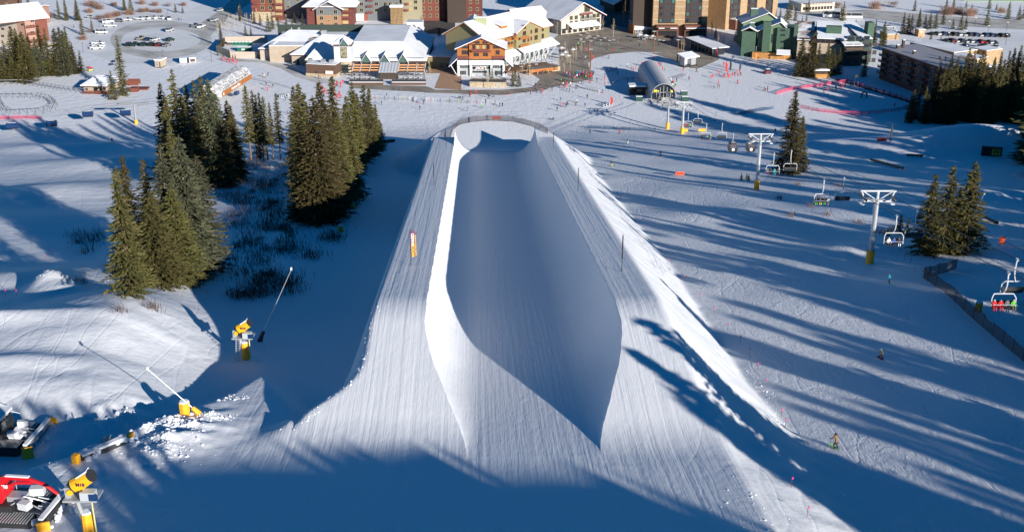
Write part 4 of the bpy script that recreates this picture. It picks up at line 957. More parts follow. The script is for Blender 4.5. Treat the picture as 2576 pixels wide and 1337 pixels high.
for q, ly in (((820, 170), 4), ((1300, 90), 5)):
    x_, z_ = w.on(rA(*q), ly); w.gable(x_ - 2.2, x_ + 2.2, ly - 1, ly + 5, z_ + .1, z_ + 1.4, 'x', ov=.3, th=.15, sn=.3, wall=ORANGE, z0=z_ - 3.5, trim=ORANGE, peak=.97, wn='roof_dormer')
v.gable(-1.0, 13, 17.2, 34, v.z(rA(80, 320), 17), v.z(rA(480, 120), 17), 'y', ov=.8, wall=SAGE, z0=0, trim=ORANGE, wn='rear_wing')
xa, xb = v.x(rA(390, 200), 15), v.x(rA(575, 200), 15); v.box(xa, xb, 15, 17.1, zg, v.z(rA(480, 45), 15), mat('sage_metal', (.30, .33, .18), .7), 'stair_tower'); v.box(xa, xb, 15, 17.1, v.z(rA(480, 45), 15) + .003, v.z(rA(480, 45), 15) + .3, SNOWR, 'tower_snow')
# terraces in front
t = bld('terrace_wall', 'golden stone planter wall under the restaurant front terrace', rA(310, 1125), cat='wall')
v = V(t, rA(310, 1130), rA(872, 1140)); v.box(0, v.W, 0, 6.5, 0, v.z(rA(310, 1050)), STONE, 'stone_wall'); v.put(MB().box((v.W / 2, .2, v.z(rA(310, 1050))), (v.W, .1, 1.0)), 'railing', DMETAL)
v.box(v.W * .73, v.W * .88, -.05, .1, .5, 1.5, CONC, 'plaque')
t = bld('deck_bridge', 'orange timber deck bridge carrying the crowded restaurant terrace', rA(1230, 990), cat='deck')
v = V(t, rA(900, 985), rA(1690, 900)); zd = v.z(rA(1690, 830)); v.box(0, v.W, 0, 11, zd, zd + .35, mat('deck_boards', (.23, .13, .08), .8), 'deck_floor'); v.box(v.W * .42, v.W, -.2, .1, zd - .9, zd + .36, ORANGE, 'beam')
for f in (.45, .6, .82): v.box(v.W * f - .25, v.W * f + .25, 0, .5, 0, zd - .9, ORANGE, 'post')
v.put(MB().box((v.W * .7, -.1, zd + .4), (v.W * .6, .08, 1.0)), 'railing', DMETAL)
v.box(v.W * .93, v.W * 1.1, 2, 9, 0, zd - .1, STONE, 'stone_pier')

# ---- apartment houses at the top
t = bld('apartment_building', 'red timber apartment house with stone base and cream window frames', rC(90, 265), group='timber apartment houses behind the lodge')
v = V(t, rC(95, 262), rC(480, 262)); H = 22
v.box(0, v.W, 0, 16, v.z(rC(95, 152)), H, REDW); v.box(0, v.W * .75, -.05, 16, 0, v.z(rC(95, 152)), STONE, 'stone_base'); v.box(v.W * .75 + .01, v.W, 0, 16, 0, v.z(rC(95, 152)), REDW)
fl = (v.z(rC(200, -2)) - v.z(rC(200, 75)))
for k in range(3):
    yb = 125 - k * 78
    for a in (195, 295): v.pwin(rC(a, yb - 50), rC(a + 50, yb), 0, pane=GLASS, mull=1)
    v.railing(v.x(rC(365, yb)), v.x(rC(475, yb)), 0, v.z(rC(365, yb + 22), -1.3)); v.pwin(rC(385, yb - 42), rC(470, yb + 2), 0, pane=CURT, mull=2)
    v.railing(v.x(rC(100, yb)), v.x(rC(165, yb)), 0, v.z(rC(105, yb + 12), -1.3))
v.railing(v.x(rC(365, 205)), v.x(rC(475, 205)), 0, v.z(rC(365, 220), -1.3)); v.pwin(rC(385, 165), rC(470, 200), 0, pane=CURT, mull=2)
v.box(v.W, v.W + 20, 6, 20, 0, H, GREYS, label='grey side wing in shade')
for k in range(4):
    for a in (2, 7, 12, 17): v.win(v.W + a, 2 + k * 3.3, 1.4, 1.6, 6)
t = bld('apartment_building', 'grey and red log apartment house with broad snowy front gable', rC(785, 312), group='timber apartment houses behind the lodge')
v = V(t, rC(785, 316), rC(1370, 316)); ze = v.z(rC(785, 92), 0)
v.hip(0, v.W, 0, 20, ze, v.z(rC(1070, -70), 10), v.W * .2, v.W * .8, 10, ov=2, wall=mat('dark_red_wood', (.13, .035, .025), .8))
xa, xb = v.x(rC(903, 300), -1.5), v.x(rC(1215, 300), -1.5); zm = v.z(rC(1000, 195), -1.5)
v.box(xa, xb, -1.5, 0, 0, zm, mat('red_logs', (.24, .065, .042), .75, noise=.15), 'log_wall')
mb = MB()
for k in range(14): mb.box(((xa + xb) / 2, -1.52, .25 + k * zm / 14), (xb - xa, .06, .12))
v.put(mb, 'log_courses', YEL)
v.gable(xa, xb, -1.5, 12, v.z(rC(903, 112), -1.5), v.z(rC(1045, 28), -1.5), 'y', ov=1.6, wall=GREYS, z0=zm, wn='gable_wall')
for (a, b, c, d) in ((935, 125, 985, 178), (1112, 125, 1162, 178), (937, 205, 987, 255), (1114, 205, 1164, 255), (1033, 165, 1062, 192), (1035, 245, 1065, 272), (940, 285, 990, 312), (1118, 285, 1168, 312)): v.pwin(rC(a, b), rC(c, d), -1.55)
for yb in (160, 235):
    v.railing(v.x(rC(1220, yb)), v.x(rC(1340, yb)), 0, v.z(rC(1220, yb), -1.3)); v.pwin(rC(1225, yb - 50), rC(1300, yb - 15), 0, pane=CURT, mull=3)
    v.railing(v.x(rC(785, yb)), v.x(rC(825, yb)), 0, v.z(rC(785, yb), -1.3))
v.pwin(rC(1225, 262), rC(1300, 300), 0, pane=CURT, mull=3)
t = bld('apartment_building', 'grey and tan timber apartment house with red balconies behind the wooden tower', rC(1405, 262), group='timber apartment houses behind the lodge')
v = V(t, rC(1405, 262), rC(2235, 262)); H = 24; xs = v.x(rC(1980, 262))
v.box(0, xs, 0, 16, 0, H, GREYS); v.box(xs + .01, v.W, -1.5, 16, 0, H, mat('tan_board', (.30, .26, .17), .8, noise=.08), label='tan boarded end bay')
for yb in (155, 78, 0):
    for a in (1440, 1628, 1738, 1802, 1880): v.pwin(rC(a, yb - 50), rC(a + 48, yb), 0)
    v.railing(v.x(rC(1535, yb)), v.x(rC(1610, yb)), 0, v.z(rC(1535, yb + 18), -1.3)); v.railing(v.x(rC(1990, yb - 25)), v.x(rC(2060, yb - 25)), -1.5, v.z(rC(1990, yb - 10), -2.8))
    v.pwin(rC(2122, yb - 75), rC(2168, yb - 28), -1.55); v.pwin(rC(2060, yb - 60), rC(2100, yb - 20), -1.55, pane=CURT)
v.box(v.x(rC(1490, 260)), v.x(rC(1548, 260)), -.06, .1, 0, v.z(rC(1490, 178)), mat('red_logs', (.24, .065, .042), .75, noise=.15), 'log_wall'); v.pbox(rC(1392, 178), rC(1488, 262), -3, 2.6, SNOWR, 'porch_roof')
t = bld('wooden_tower', 'weathered timber tower with a snow cap behind the lodge roof', rC(1832, 305), cat='tower')
v = V(t, rC(1832, 308), rC(1980, 308)); zz = v.z(rC(1832, 95)); wood = mat('golden_wood', (.40, .26, .11), .8, col2=(.22, .15, .08), nscale=1.5)
v.box(0, v.W, 0, 5, 0, zz, wood, 'shaft'); v.box(-.3, v.W + .3, -.3, 5.3, zz + .003, zz + .9, SNOWR, 'cap_snow')
mb = MB()
for i in range(9): mb.box((.3 + i * (v.W - .6) / 8, -.06, 0), (.15, .12, zz - .1))
v.put(mb, 'battens', BROWN)
t = bld('apartment_building', 'dark shaded apartment house with blue shadowed snow roofs behind the restaurant', r3(80, 232), group='timber apartment houses behind the lodge')
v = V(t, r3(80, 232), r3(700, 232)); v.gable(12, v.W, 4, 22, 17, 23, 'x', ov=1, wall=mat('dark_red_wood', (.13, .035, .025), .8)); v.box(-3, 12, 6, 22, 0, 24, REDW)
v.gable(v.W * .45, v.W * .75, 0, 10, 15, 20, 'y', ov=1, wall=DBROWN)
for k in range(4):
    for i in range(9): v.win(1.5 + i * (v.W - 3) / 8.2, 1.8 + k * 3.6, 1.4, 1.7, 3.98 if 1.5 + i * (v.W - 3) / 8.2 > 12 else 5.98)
t = bld('apartment_building', 'white and brown chalet hotel with maroon eaves and a snowy gable roof', r3(1440, 345), group='timber apartment houses behind the lodge')
v = V(t, r3(1500, 352), r3(1900, 300)); ze = v.z(r3(1580, 180), 0); zr = v.z(r3(1760, 28), 0)
v.gable(0, v.W, 0, 30, ze, zr, 'y', ov=2, wall=mat('cream_plaster', (.46, .43, .38), .85), trim=MAROON); v.box(-16, -.02, 9, 28, 0, ze - 2, DBROWN, label='dark brown side wing'); v.gable(-17, 0.2, 8, 29, ze - 2, ze + 3, 'x', ov=1, trim=MAROON)
v.box(v.x(r3(1690, 300), -.1), v.x(r3(1850, 290), -.1), -.15, .1, 3.2, ze - .2, GREYS, 'dark_panel')
for yb in (150, 200, 250):
    for a in (1600, 1650, 1715, 1765, 1830, 1870): v.pwin(r3(a - 12, yb + 2 - (a - 1700) * .1), r3(a + 18, yb + 42 - (a - 1700) * .1), -.16, mull=1)
v.railing(v.x(r3(1705, 130), -1.5), v.x(r3(1822, 130), -1.5), -.16, v.z(r3(1760, 150), -1.5), MAROON); v.pwin(r3(1735, 62), r3(1790, 118), -.16, mull=3)
v.put(MB().extr([(-5, 3.2), (0, 5.0), (0, 5.35), (-5, 3.5)], v.W * .12, v.W * .85, axis='x'), 'awning', SNOWR)
for i in range(7): v.win(1.6 + i * (v.W - 3) / 6.3, .4, 2.2, 2.4, 0, fr=BROWN, mull=2)
t = bld('cabin_building', 'low shaded lodge with blue shadowed snow roofs beside the tan tower', r4(60, 150), group=None)
v = V(t, r4(30, 150), r4(370, 130)); v.gable(0, v.W, 0, 14, 4, 8, 'y', ov=1, wall=DBROWN); v.gable(v.W * .1, v.W * .7, 10, 24, 5, 9, 'x', ov=1, wall=DBROWN)
for i in range(5): v.win(2 + i * 2.6, 1, 1.2, 1.4, 0, fr=BROWN)
# ---- tan tower blocks
def tower_block(label, A, B, left, bands, glass, yf, H=46):
    t = bld('tower_block', label, A, group='tan brick tower blocks'); v = V(t, A, B)
    v.box(0, v.W, 0, 24, 0, H, BRICKT)
    mb = MB()
    zs = [v.z(r4(0, yy)) for yy in yf]; st = 3.0; z = zs[0]
    while z < H: mb.box((v.W / 2, -.02, z), (v.W + .04, .06, .16)); z += st
    v.put(mb, 'floor_line', mat('pale_joint', (.60, .48, .35), .8))
    for a, b in glass:
        x0, x1 = v.x(r4(a, 250)), v.x(r4(b, 250)); zb = v.z(r4(a, 290))
        v.box(x0, x1, -.25, .1, zb, H, mat('dark_recess', (.035, .022, .018), .7), 'window_bay')
        z = zb + .5; n = 0
        while z < H - 3:
            for k, (f0, f1) in enumerate(((.04, .22), (.30, .72), (.78, .96))):
                o = v.win((x0 + x1) / 2 + (x1 - x0) * ((f0 + f1) / 2 - .5), z, (x1 - x0) * (f1 - f0), 2.0 if k == 1 else 1.7, -.26, fr=mat('dark_mullion', (.05, .03, .025), .6), pane=[GLASS, mat('teal_glass', (.05, .16, .14), .15), GLASS, mat('grey_glass', (.05, .055, .06), .2)][int(rng.integers(0, 4))] if k != 1 else mat('grey_glass', (.05, .055, .06), .2), mull=0)
            z += 3.0
    return t, v
t, v = tower_block('tan brick tower block with two dark glazed bays, nearer and left of its pair', r4(497, 440), r4(1172, 440), 365, None, [(575, 775), (908, 1108)], [246, 175], 30)
v.box(-9, -.02, 5, 22, 0, 30, DBROWN, 'side_wing'); v.put(MB().box((v.W * .26, -2.2, 0), (v.W * .4, 4.3, 5.2)), 'podium', mat('podium_brown', (.16, .06, .04), .8)); v.put(MB().box((v.W * .77, -2.2, 0), (v.W * .4, 4.3, 5.4)), 'podium', mat('podium_brown', (.16, .06, .04), .8))
for f, w_ in ((.26, .34), (.77, .36)):
    v.box(v.W * (f - w_ / 2), v.W * (f + w_ / 2), -5.6, -4.4, 4.2, 4.5, SNOWR, 'canopy_snow'); v.box(v.W * (f - w_ / 2 - .01), v.W * (f + w_ / 2 + .01), -5.7, -4.35, 3.8, 4.19, BROWN, 'canopy')
    for k in range(5): v.win(v.W * (f - w_ / 2) + v.W * w_ * (k + .5) / 5, .5, 1.9, 2.6, -4.36, fr=BROWN)
sgn = v.box(v.W * .2, v.W * .3, -5.8, -5.71, 4.0, 4.7, BLACK, 'sign')
t, v = tower_block('tan brick tower block turned to the right, farther back than its pair', r4(1400, 375), r4(2040, 245), 1180, None, [(1450, 1575), (1665, 1780), (1890, 1975)], [215, 140], 34)
v.box(v.x(r4(1450, 300)), v.x(r4(1660, 300)), -4, -.3, 0, 5.0, mat('podium_brown', (.16, .06, .04), .8), 'podium'); v.box(v.x(r4(1450, 300)), v.x(r4(1660, 300)), -4.2, -.3, 5.01, 5.4, SNOWR, 'canopy_snow')
# ---- green gabled house
t = bld('green_house', 'green gabled timber house with tall green chimneys and an orange stone base', rB(230, 870))
v = V(t, rB(170, 800), rB(750, 800)); v.gable(0, v.W, 12, 26, v.z(rB(170, 350), 12), v.z(rB(550, 205), 12), 'y', ov=.8, wall=LGREEN, trim=DBROWN, peak=.64)
v.chimney(v.x(rB(295, 200), 16), 18, 8, v.z(rB(295, 140), 16), 3.2, 2, GREEN)
v = V(t, rB(320, 860), rB(800, 880)); v.gable(0, v.W, 3, 14, v.z(rB(320, 470), 3), v.z(rB(640, 345), 3), 'y', ov=.7, wall=LGREEN, trim=DBROWN, peak=.66, z0=0)
v.box(v.x(rB(390, 800), 1), v.x(rB(505, 800), 1), 1, 3.2, 0, v.z(rB(450, 325), 1), GREEN, 'chimney_stack')
v.box(v.x(rB(600, 800), 0), v.x(rB(910, 800), 0), 1.5, 12, 0, v.z(rB(700, 420), 1.5), GREEN, 'bay_wall'); v.box(v.x(rB(855, 700), 0), v.x(rB(912, 700), 0), 0, 2.4, 0, v.z(rB(880, 360), 0), GREEN, 'chimney_stack')
v.box(-2, v.W + 1, -1.2, 1.4, 0, v.z(rB(400, 785), -1), mat('orange_stone', (.42, .20, .06), .85, noise=.3, nscale=1.2), 'stone_base')
v.put(MB().extr([(-4.5, 2.6), (-1.2, 4.0), (-1.2, 4.3), (-4.5, 2.9)], v.W * .6, v.W * 1.02, axis='x'), 'porch_roof', SNOWR)
for q0, q1 in (((335, 480), (388, 560)), ((315, 690), (370, 750)), ((545, 505), (580, 640))): v.pwin(rB(*q0), rB(*q1), 2.97, fr=WFR if q0[1] > 600 else GREEN)
for yy in (450, 520, 620, 715): v.pwin(rB(680, yy - 18), rB(745, yy + 22), 1.48, fr=GREEN)
v.box(-7, -1, 2, 10, 0, v.z(rB(170, 470), 2), GREEN, 'side_wing'); v.gable(-7, -1, 2, 10, v.z(rB(170, 470), 2), v.z(rB(170, 470), 2) + 1.5, 'y', ov=.4, trim=DBROWN)
v.chimney(v.x(rB(255, 400), 4), 5, 6, v.z(rB(255, 345), 4), 2, 1.6, GREEN)
# ---- brown condominiums with green chimneys
t = bld('condominium_building', 'brown terraced condominiums with sloping snow roofs and green chimney blocks', rB(900, 960))
v = V(t, rB(905, 930), rB(1600, 960))
DARKG = mat('dark_green_board', (.03, .05, .038), .8)
BRNSNOW = mat('patchy_brown_roof', (.80, .80, .82), .7, col2=(.17, .075, .05), nscale=.22)
v.gable(0, v.x(rB(1150, 900)), 3, 22, v.z(rB(920, 600), 3), v.z(rB(960, 332), 22), 'x', ov=.4, peak=.97, wall=TAN, trim=DBROWN, snow=BRNSNOW)
v.gable(v.x(rB(1200, 900)), v.x(rB(1640, 900)), 1, 21, v.z(rB(1300, 585), 1), v.z(rB(1300, 325), 21), 'x', ov=.4, peak=.97, wall=TAN, trim=DBROWN)
v.box(v.x(rB(1150, 900)) + .01, v.x(rB(1200, 900)) - .01, 4, 22, 0, v.z(rB(1170, 500), 4), DARKG)
x_, z_ = v.on(rB(1460, 550), 6); v.box(x_ - 3.2, x_ + 3.2, 6, 9, z_ - .5, v.z(rB(1460, 395), 6), GREEN, 'chimney_block')
for k in range(8): v.win(2 + k * (v.W - 4) / 7.4, v.z(rB(1300, 640), 1), 2.4, 1.6, 2.97 if 2 + k * (v.W - 4) / 7.4 < v.x(rB(1150, 900)) else .97, fr=BROWN, mull=2)
u = V(t, rB(1600, 985), rB(2010, 975))
u.gable(0, u.x(rB(1870, 900)), 0, 20, u.z(rB(1640, 690), 0), u.z(rB(1700, 395), 20), 'x', ov=.4, peak=.97, wall=DARKG, trim=DBROWN)
u.gable(u.x(rB(1870, 900)) + .01, u.W, 2, 24, u.z(rB(1900, 590), 2), u.z(rB(1800, 322), 24), 'x', ov=.4, peak=.97, wall=DARKG, trim=DBROWN)
x_, z_ = u.on(rB(1755, 660), 3); u.box(x_ - 1.7, x_ + 1.7, 3, 5, z_ - .5, u.z(rB(1755, 540), 3), GREEN, 'chimney_block')
u.box(u.W - .3, u.W + 2.5, 6, 10, 0, u.z(rB(2020, 340), 6), GREEN, 'chimney_block')
for k in range(4):
    zz = 1 + k * 3.3
    for i in range(3):
        u.win(2 + i * 3.6, zz, 2.6, 1.8, 0, fr=mat('blue_frame', (.05, .07, .09), .6), mull=2)
        if k < 3: u.win(u.x(rB(1870, 900)) + 1.6 + i * 2.4, zz, 1.8, 1.8, 2, fr=BROWN)
u.railing(.3, u.x(rB(1870, 900)) - .3, 0, 3.6, BROWN); u.railing(.3, u.x(rB(1870, 900)) - .3, 0, 7, BROWN)
# ---- long condominium block, right
t = bld('condominium_building', 'long brick condominium block with striped brown metal roof and stacked balconies', r5(1115, 790))
A = GZ(*r5(1115, 790)); 
v = V(t, r5(1115, 790), r5(1800, 1052)); ze = v.z(r5(1135, 470))
W = v.W; dpt = 17
zr = v.z(r5(1255, 372), dpt)
v.box(0, W, 0, dpt, 0, ze, mat('red_brown_brick', (.20, .075, .05), .85, noise=.2))
MSTR = bpy.data.materials.new('striped_metal_roof'); MSTR.use_nodes = True; _n = MSTR.node_tree
_tc = _n.nodes.new('ShaderNodeTexCoord'); _w = _n.nodes.new('ShaderNodeTexWave'); _w.inputs['Scale'].default_value = .38; _w.bands_direction = 'X'; _n.links.new(_tc.outputs['Object'], _w.inputs[0])
_r = _n.nodes.new('ShaderNodeValToRGB'); _r.color_ramp.elements[0].color = (.10, .06, .06, 1); _r.color_ramp.elements[1].color = (.55, .55, .58, 1); _r.color_ramp.elements[0].position = .35; _r.color_ramp.elements[1].position = .6
_n.links.new(_w.outputs[0], _r.inputs[0]); _n.links.new(_r.outputs[0], _n.nodes['Principled BSDF'].inputs['Base Color'])
v.put(MB().extr([(-1.2, ze), (dpt, zr), (dpt, zr + .35), (-1.2, ze + .35)], -1, W + 1, axis='x'), 'roof', MSTR)
v.put(MB().extr([(0, ze), (dpt, ze), (dpt, zr)], .01, W - .01, axis='x'), 'gable_wall', BRICKT)
v.box(W, W + .25, .1, dpt, 0, ze - .1, BRICKT, 'end_wall')
for k in range(4):
    zz = 2.4 + k * (ze - 3.2) / 4
    for i in range(5):
        x_ = 2 + i * W / 5.1
        v.railing(x_ - 1.6, x_ + 3.4, 0, zz, mat('grey_balcony', (.13, .11, .10), .8), dep=1.6); v.win(x_ + .2, zz + .3, 2.0, 1.9, 0, fr=BROWN); v.win(x_ + 5.0, zz + .5, 2.0, 1.5, 0, fr=WFR)
for q in ((1300, 500), (1465, 560), (1360, 450)):
    x_, z_ = v.on(r5(*q), 3.5); v.chimney(x_, 3.5, z_ - 1.2, z_ + 1.8, .9, .9, DBROWN)
t = bld('condominium_building', 'low tan condominium wing with flat snow roofs behind the striped roof', r5(1500, 520))
v = V(t, r5(1380, 560), r5(1900, 690)); ze = v.z(r5(1830, 525), 2)
v.flat(0, v.W * .85, 2, 16, 0, v.z(r5(1830, 530), 2), BRICKT); v.flat(v.W * .72, v.W * 1.0, 16.2, 26, 0, v.z(r5(1830, 530), 2) + .3, BRICKT); v.flat(v.W * .86, v.W * 1.25, 3, 14, 0, v.z(r5(1950, 665), 3), BRICKT)
for q in ((1740, 465), (1790, 490)): x_, z_ = v.on(r5(*q), 18); v.chimney(x_, 18, z_ - 1.6, z_ + .6, 1, 1, BROWN)
t = bld('tan_house', 'small tan block with a single window beside the long condominium', r5(2078, 745))
v = V(t, r5(2078, 775), r5(2196, 745)); v.flat(0, v.W, 0, 12, 0, v.z(r5(2078, 615)), BRICKT); v.pwin(r5(2100, 650), r5(2120, 680), 0, fr=BROWN); v.chimney(1, 3, v.z(r5(2078, 615)), v.z(r5(2078, 575)), 1, 1, MAROON)
t = bld('kiosk_building', 'small orange brick kiosk with flat snowy roof beside the spruces', r5(1195, 398)); v = V(t, r5(1195, 400), r5(1320, 398)); v.flat(0, v.W, 0, 9, 0, v.z(r5(1195, 355)), BRICKT); v.pwin(r5(1290, 340), r5(1312, 350), .0, fr=WFR)
t = bld('trail_board', 'big tan notice shed with a white emblem at the edge of the visitor car park', r5(1510, 372), cat='shed'); v = V(t, r5(1510, 372), r5(1575, 370)); zz = v.z(r5(1510, 302)); v.box(0, v.W, 0, 4, 0, zz, mat('shed_tan', (.48, .27, .13), .8)); v.box(-.1, v.W + .1, -.1, 4.1, zz + .003, zz + .25, SNOWR, 'roof_snow'); v.pbox(r5(1530, 318), r5(1560, 324), -.05, .06, WHITE, 'emblem'); v.pbox(r5(1541, 326), r5(1549, 336), -.05, .06, WHITE, 'emblem')
t = bld('motel_building', 'long low cream building with dark windows across the far road', rB(980, 190)); v = V(t, rB(980, 175), rB(1470, 150)); zz = v.z(rB(980, 75)); v.flat(0, v.W, 0, 14, 0, zz, mat('pale_cream', (.60, .52, .40), .85))
for i in range(10): v.win(1.6 + i * (v.W - 3) / 9.3, .6, 1.4, 1.7, 0, fr=BROWN); v.win(1.6 + i * (v.W - 3) / 9.3, 3.3, 1.4, 1.0, 0, fr=BROWN)
t = bld('green_building', 'long green building at the very top right edge', r5(2000, 14)); v = V(t, r5(1960, 8), r5(2620, 14)); v.box(0, v.W, 0, 14, 0, 7, LGREEN)
for i in range(10): v.win(3 + i * (v.W - 6) / 9, .8, 2.4, 2.2, 0, fr=WFR)
# ---- pavilion with slanting roof, stage, cafe hut
t = bld('pavilion_building', 'glass pavilion with one slanting snow covered roof on the plaza', r4(970, 600)); v = V(t, r4(975, 598), r4(1250, 690)); z1 = v.z(r4(975, 500)); z2 = v.z(r4(1250, 590))
v.box(0, v.W, 0, 6, 0, min(z1, z2), GLASS, 'glass_wall'); v.put(MB().extr([(-2, z1 + .6), (v.W + 2.5, z1 - .4), (v.W + 2.5, z1), (-2, z1 + 1)], -2.2, 7, axis='y'), 'roof', DBROWN); v.put(MB().extr([(-1.9, z1 + 1.003), (v.W + 2.4, z1 + .003), (v.W + 2.4, z1 + .3), (-1.9, z1 + 1.3)], -2.1, 6.9, axis='y'), 'roof_snow', SNOWR)
for i in range(7): v.put(MB().box((i * v.W / 6, -.08, 0), (.18, .15, z1 + .5)), 'mullion', STEEL)
t = bld('stage_hut', 'small open stage hut with tilted snowy roof at the snow edge', r4(900, 838), cat='hut'); v = V(t, r4(895, 838), r4(1040, 815)); zz = v.z(r4(900, 725))
v.box(0, v.W, 2.5, 3.2, .5, zz, WHITEW, 'back_wall'); v.box(0, .25, 0, 3.2, .5, zz, PIPEG, 'side_wall'); v.box(v.W - 2.6, v.W, .2, 3.2, .5, zz - .1, PIPEG, 'side_wall'); v.box(-.3, v.W + .5, -.6, 3.4, 0, .5, DMETAL, 'platform'); v.put(MB().extr([(-1.2, zz), (4, zz + 1.2), (4, zz + 1.6), (-1.2, zz + .4)], -.8, v.W + .8, axis='x'), 'roof', SNOWR)
t = bld('cafe_building', 'small cafe with white metal roof and orange side wall beside the tan tower', r4(280, 425)); v = V(t, r4(278, 428), r4(470, 420)); zz = v.z(r4(278, 368)); v.box(0, v.W, 0, 8, 0, zz, DMETAL); v.put(MB().extr([(-.5, zz), (8, zz + 3), (8, zz + 3.3), (-.5, zz + .35)], -.4, v.W + .4, axis='x'), 'roof', SNOWR); v.box(-.5, -.02, .1, 8, 0, zz + 2, ORANGE, 'side_wall')
for i in range(5): v.win(1 + i * (v.W - 2) / 4, .5, 1.2, 2.0, 0, fr=STEEL)
# ---- pink condominiums top left
t = bld('condominium_building', 'pink stucco condominiums with snow roofs and red balconies at upper left', r1(0, 420))
v = V(t, r1(-60, 440), r1(205, 470)); v.flat(0, v.W, 0, 14, 0, v.z(r1(0, 215)), CREAM); 
for a, b in ((85, 265), (12, 278), (92, 330), (12, 350)): v.pwin(r1(a, b), r1(a + 32, b + 26), 0, fr=BROWN)
u = V(t, r1(205, 470), r1(288, 478)); u.box(0, u.W, 0, 12, 0, u.z(r1(205, 205)), PINK); u.pwin(r1(210, 235), r1(240, 260), 0, fr=BROWN)
w = V(t, r1(286, 482), r1(385, 470)); ze = w.z(r1(280, 200)); w.box(0, w.W, 0, 16, 0, ze, PINK); w.box(w.W + .01, w.W + 6, 1.5, 14, 0, ze - .5, REDW, 'side_wing')
w.gable(-14, w.W + 6, -.8, 17, ze, ze + 5, 'x', ov=.6, trim=PINK, peak=.75)
for k in range(3): w.railing(.2, w.W - .2, 0, 2.6 + k * 3.2, REDW); w.pwin(r1(300, 270 + k * 60 - 75), r1(350, 270 + k * 60 - 45), 0, fr=WFR, mull=1)
x = V(t, r1(-60, 330), r1(280, 330)); x.gable(0, x.W, 12, 30, x.z(r1(100, 130), 12), x.z(r1(100, 65), 22), 'x', ov=.5, wall=PINK, trim=PINK, peak=.6)
for a in (170, 200, 230): x.chimney(x.x(r1(a, 60), 24), 24, 9, x.z(r1(a, 42), 24), .8, .8, REDW)
t = bld('garage_building', 'long low garage with white roof half hidden behind the spruces', r1(560, 470)); v = V(t, r1(480, 480), r1(570, 470)); v.flat(0, v.W, 0, 30, 0, v.z(r1(560, 440)), TAN)
t = bld('brown_house', 'corner of a brown house at the top left edge', r1(40, 62)); v = V(t, r1(-40, 62), r1(85, 68)); v.box(0, v.W, 0, 12, 0, 9, BROWN); v.pwin(r1(52, 30), r1(80, 62), 0)
# ---- snow roofed log lodge, lower left of the car park
t = bld('log_lodge', 'snow roofed log lodge with timber porch beside the coaster track', r1(840, 925), cat='lodge'); v = V(t, r1(850, 930), r1(1090, 935)); ze = v.z(r1(850, 868)); v.hip(0, v.W, 0, 12, ze, v.z(r1(970, 755), 6), v.W * .3, v.W * .8, 6, ov=1.0, wall=TAN)
v.railing(1, v.W + 2, -1, .3, REDW, dep=2); v.pbox(r1(940, 878), r1(985, 930), -.1, .15, GLASS, 'doorway')
for a in (860, 1000, 1040): v.pwin(r1(a, 885), r1(a + 25, 910), 0, fr=BROWN)
# ---- bin yard
t = bld('bin_yard', 'walled bin yard with cream walls and one dark timber side', r2(110, 560), cat='enclosure')
def wallseg(vv, a, b, zt, m, th=.4):
    u_ = V(t, a, b); u_.box(0, u_.W, 0, th, 0, zt(u_), m)
wallseg(t, r2(108, 530), r2(245, 580), lambda u: u.z(r2(108, 462)), CREAM); wallseg(t, r2(245, 582), r2(548, 585), lambda u: u.z(r2(245, 520)), CREAM)
wallseg(t, r2(186, 440), r2(620, 430), lambda u: u.z(r2(186, 372)), CREAM)
u_ = V(t, r2(110, 528), r2(186, 440)); u_.box(0, u_.W, -.4, 0, 0, u_.z(r2(110, 458)), DBROWN)
bins = []
for i, a in enumerate((225, 262, 296, 330, 364, 398, 432)):
    P = GZ(*r2(a + 14, 452)); mb = MB().box((0, 0, 0), (1.7, 1.2, 1.3)); o = mb.build('waste_bin', mat('bin_green', (.01, .12, .07), .5) if i else BROWN, None, P); MB().box((0, 0, 1.303), (1.8, 1.3, .25)).build('lid', SNOWR, o); tag(o, '%s waste bin in the walled yard, %s of its row' % ('brown' if i == 0 else 'green', lr(i, 7)), 'bin', 'waste bins in the walled yard')
P = GZ(*r2(390, 515)); o = MB().box((0, 0, 0), (6.2, 2.4, 1.9)).build('waste_container', mat('bin_green', (.01, .12, .07), .5), None, P); MB().box((0, 0, 1.903), (6, 2.2, .2)).build('lid', SNOWR, o); MB().box((-.4, -1.23, .6), (1.4, .05, .7)).build('label_plate', WHITE, o); tag(o, 'long green waste container with white plate in the walled yard', 'container')
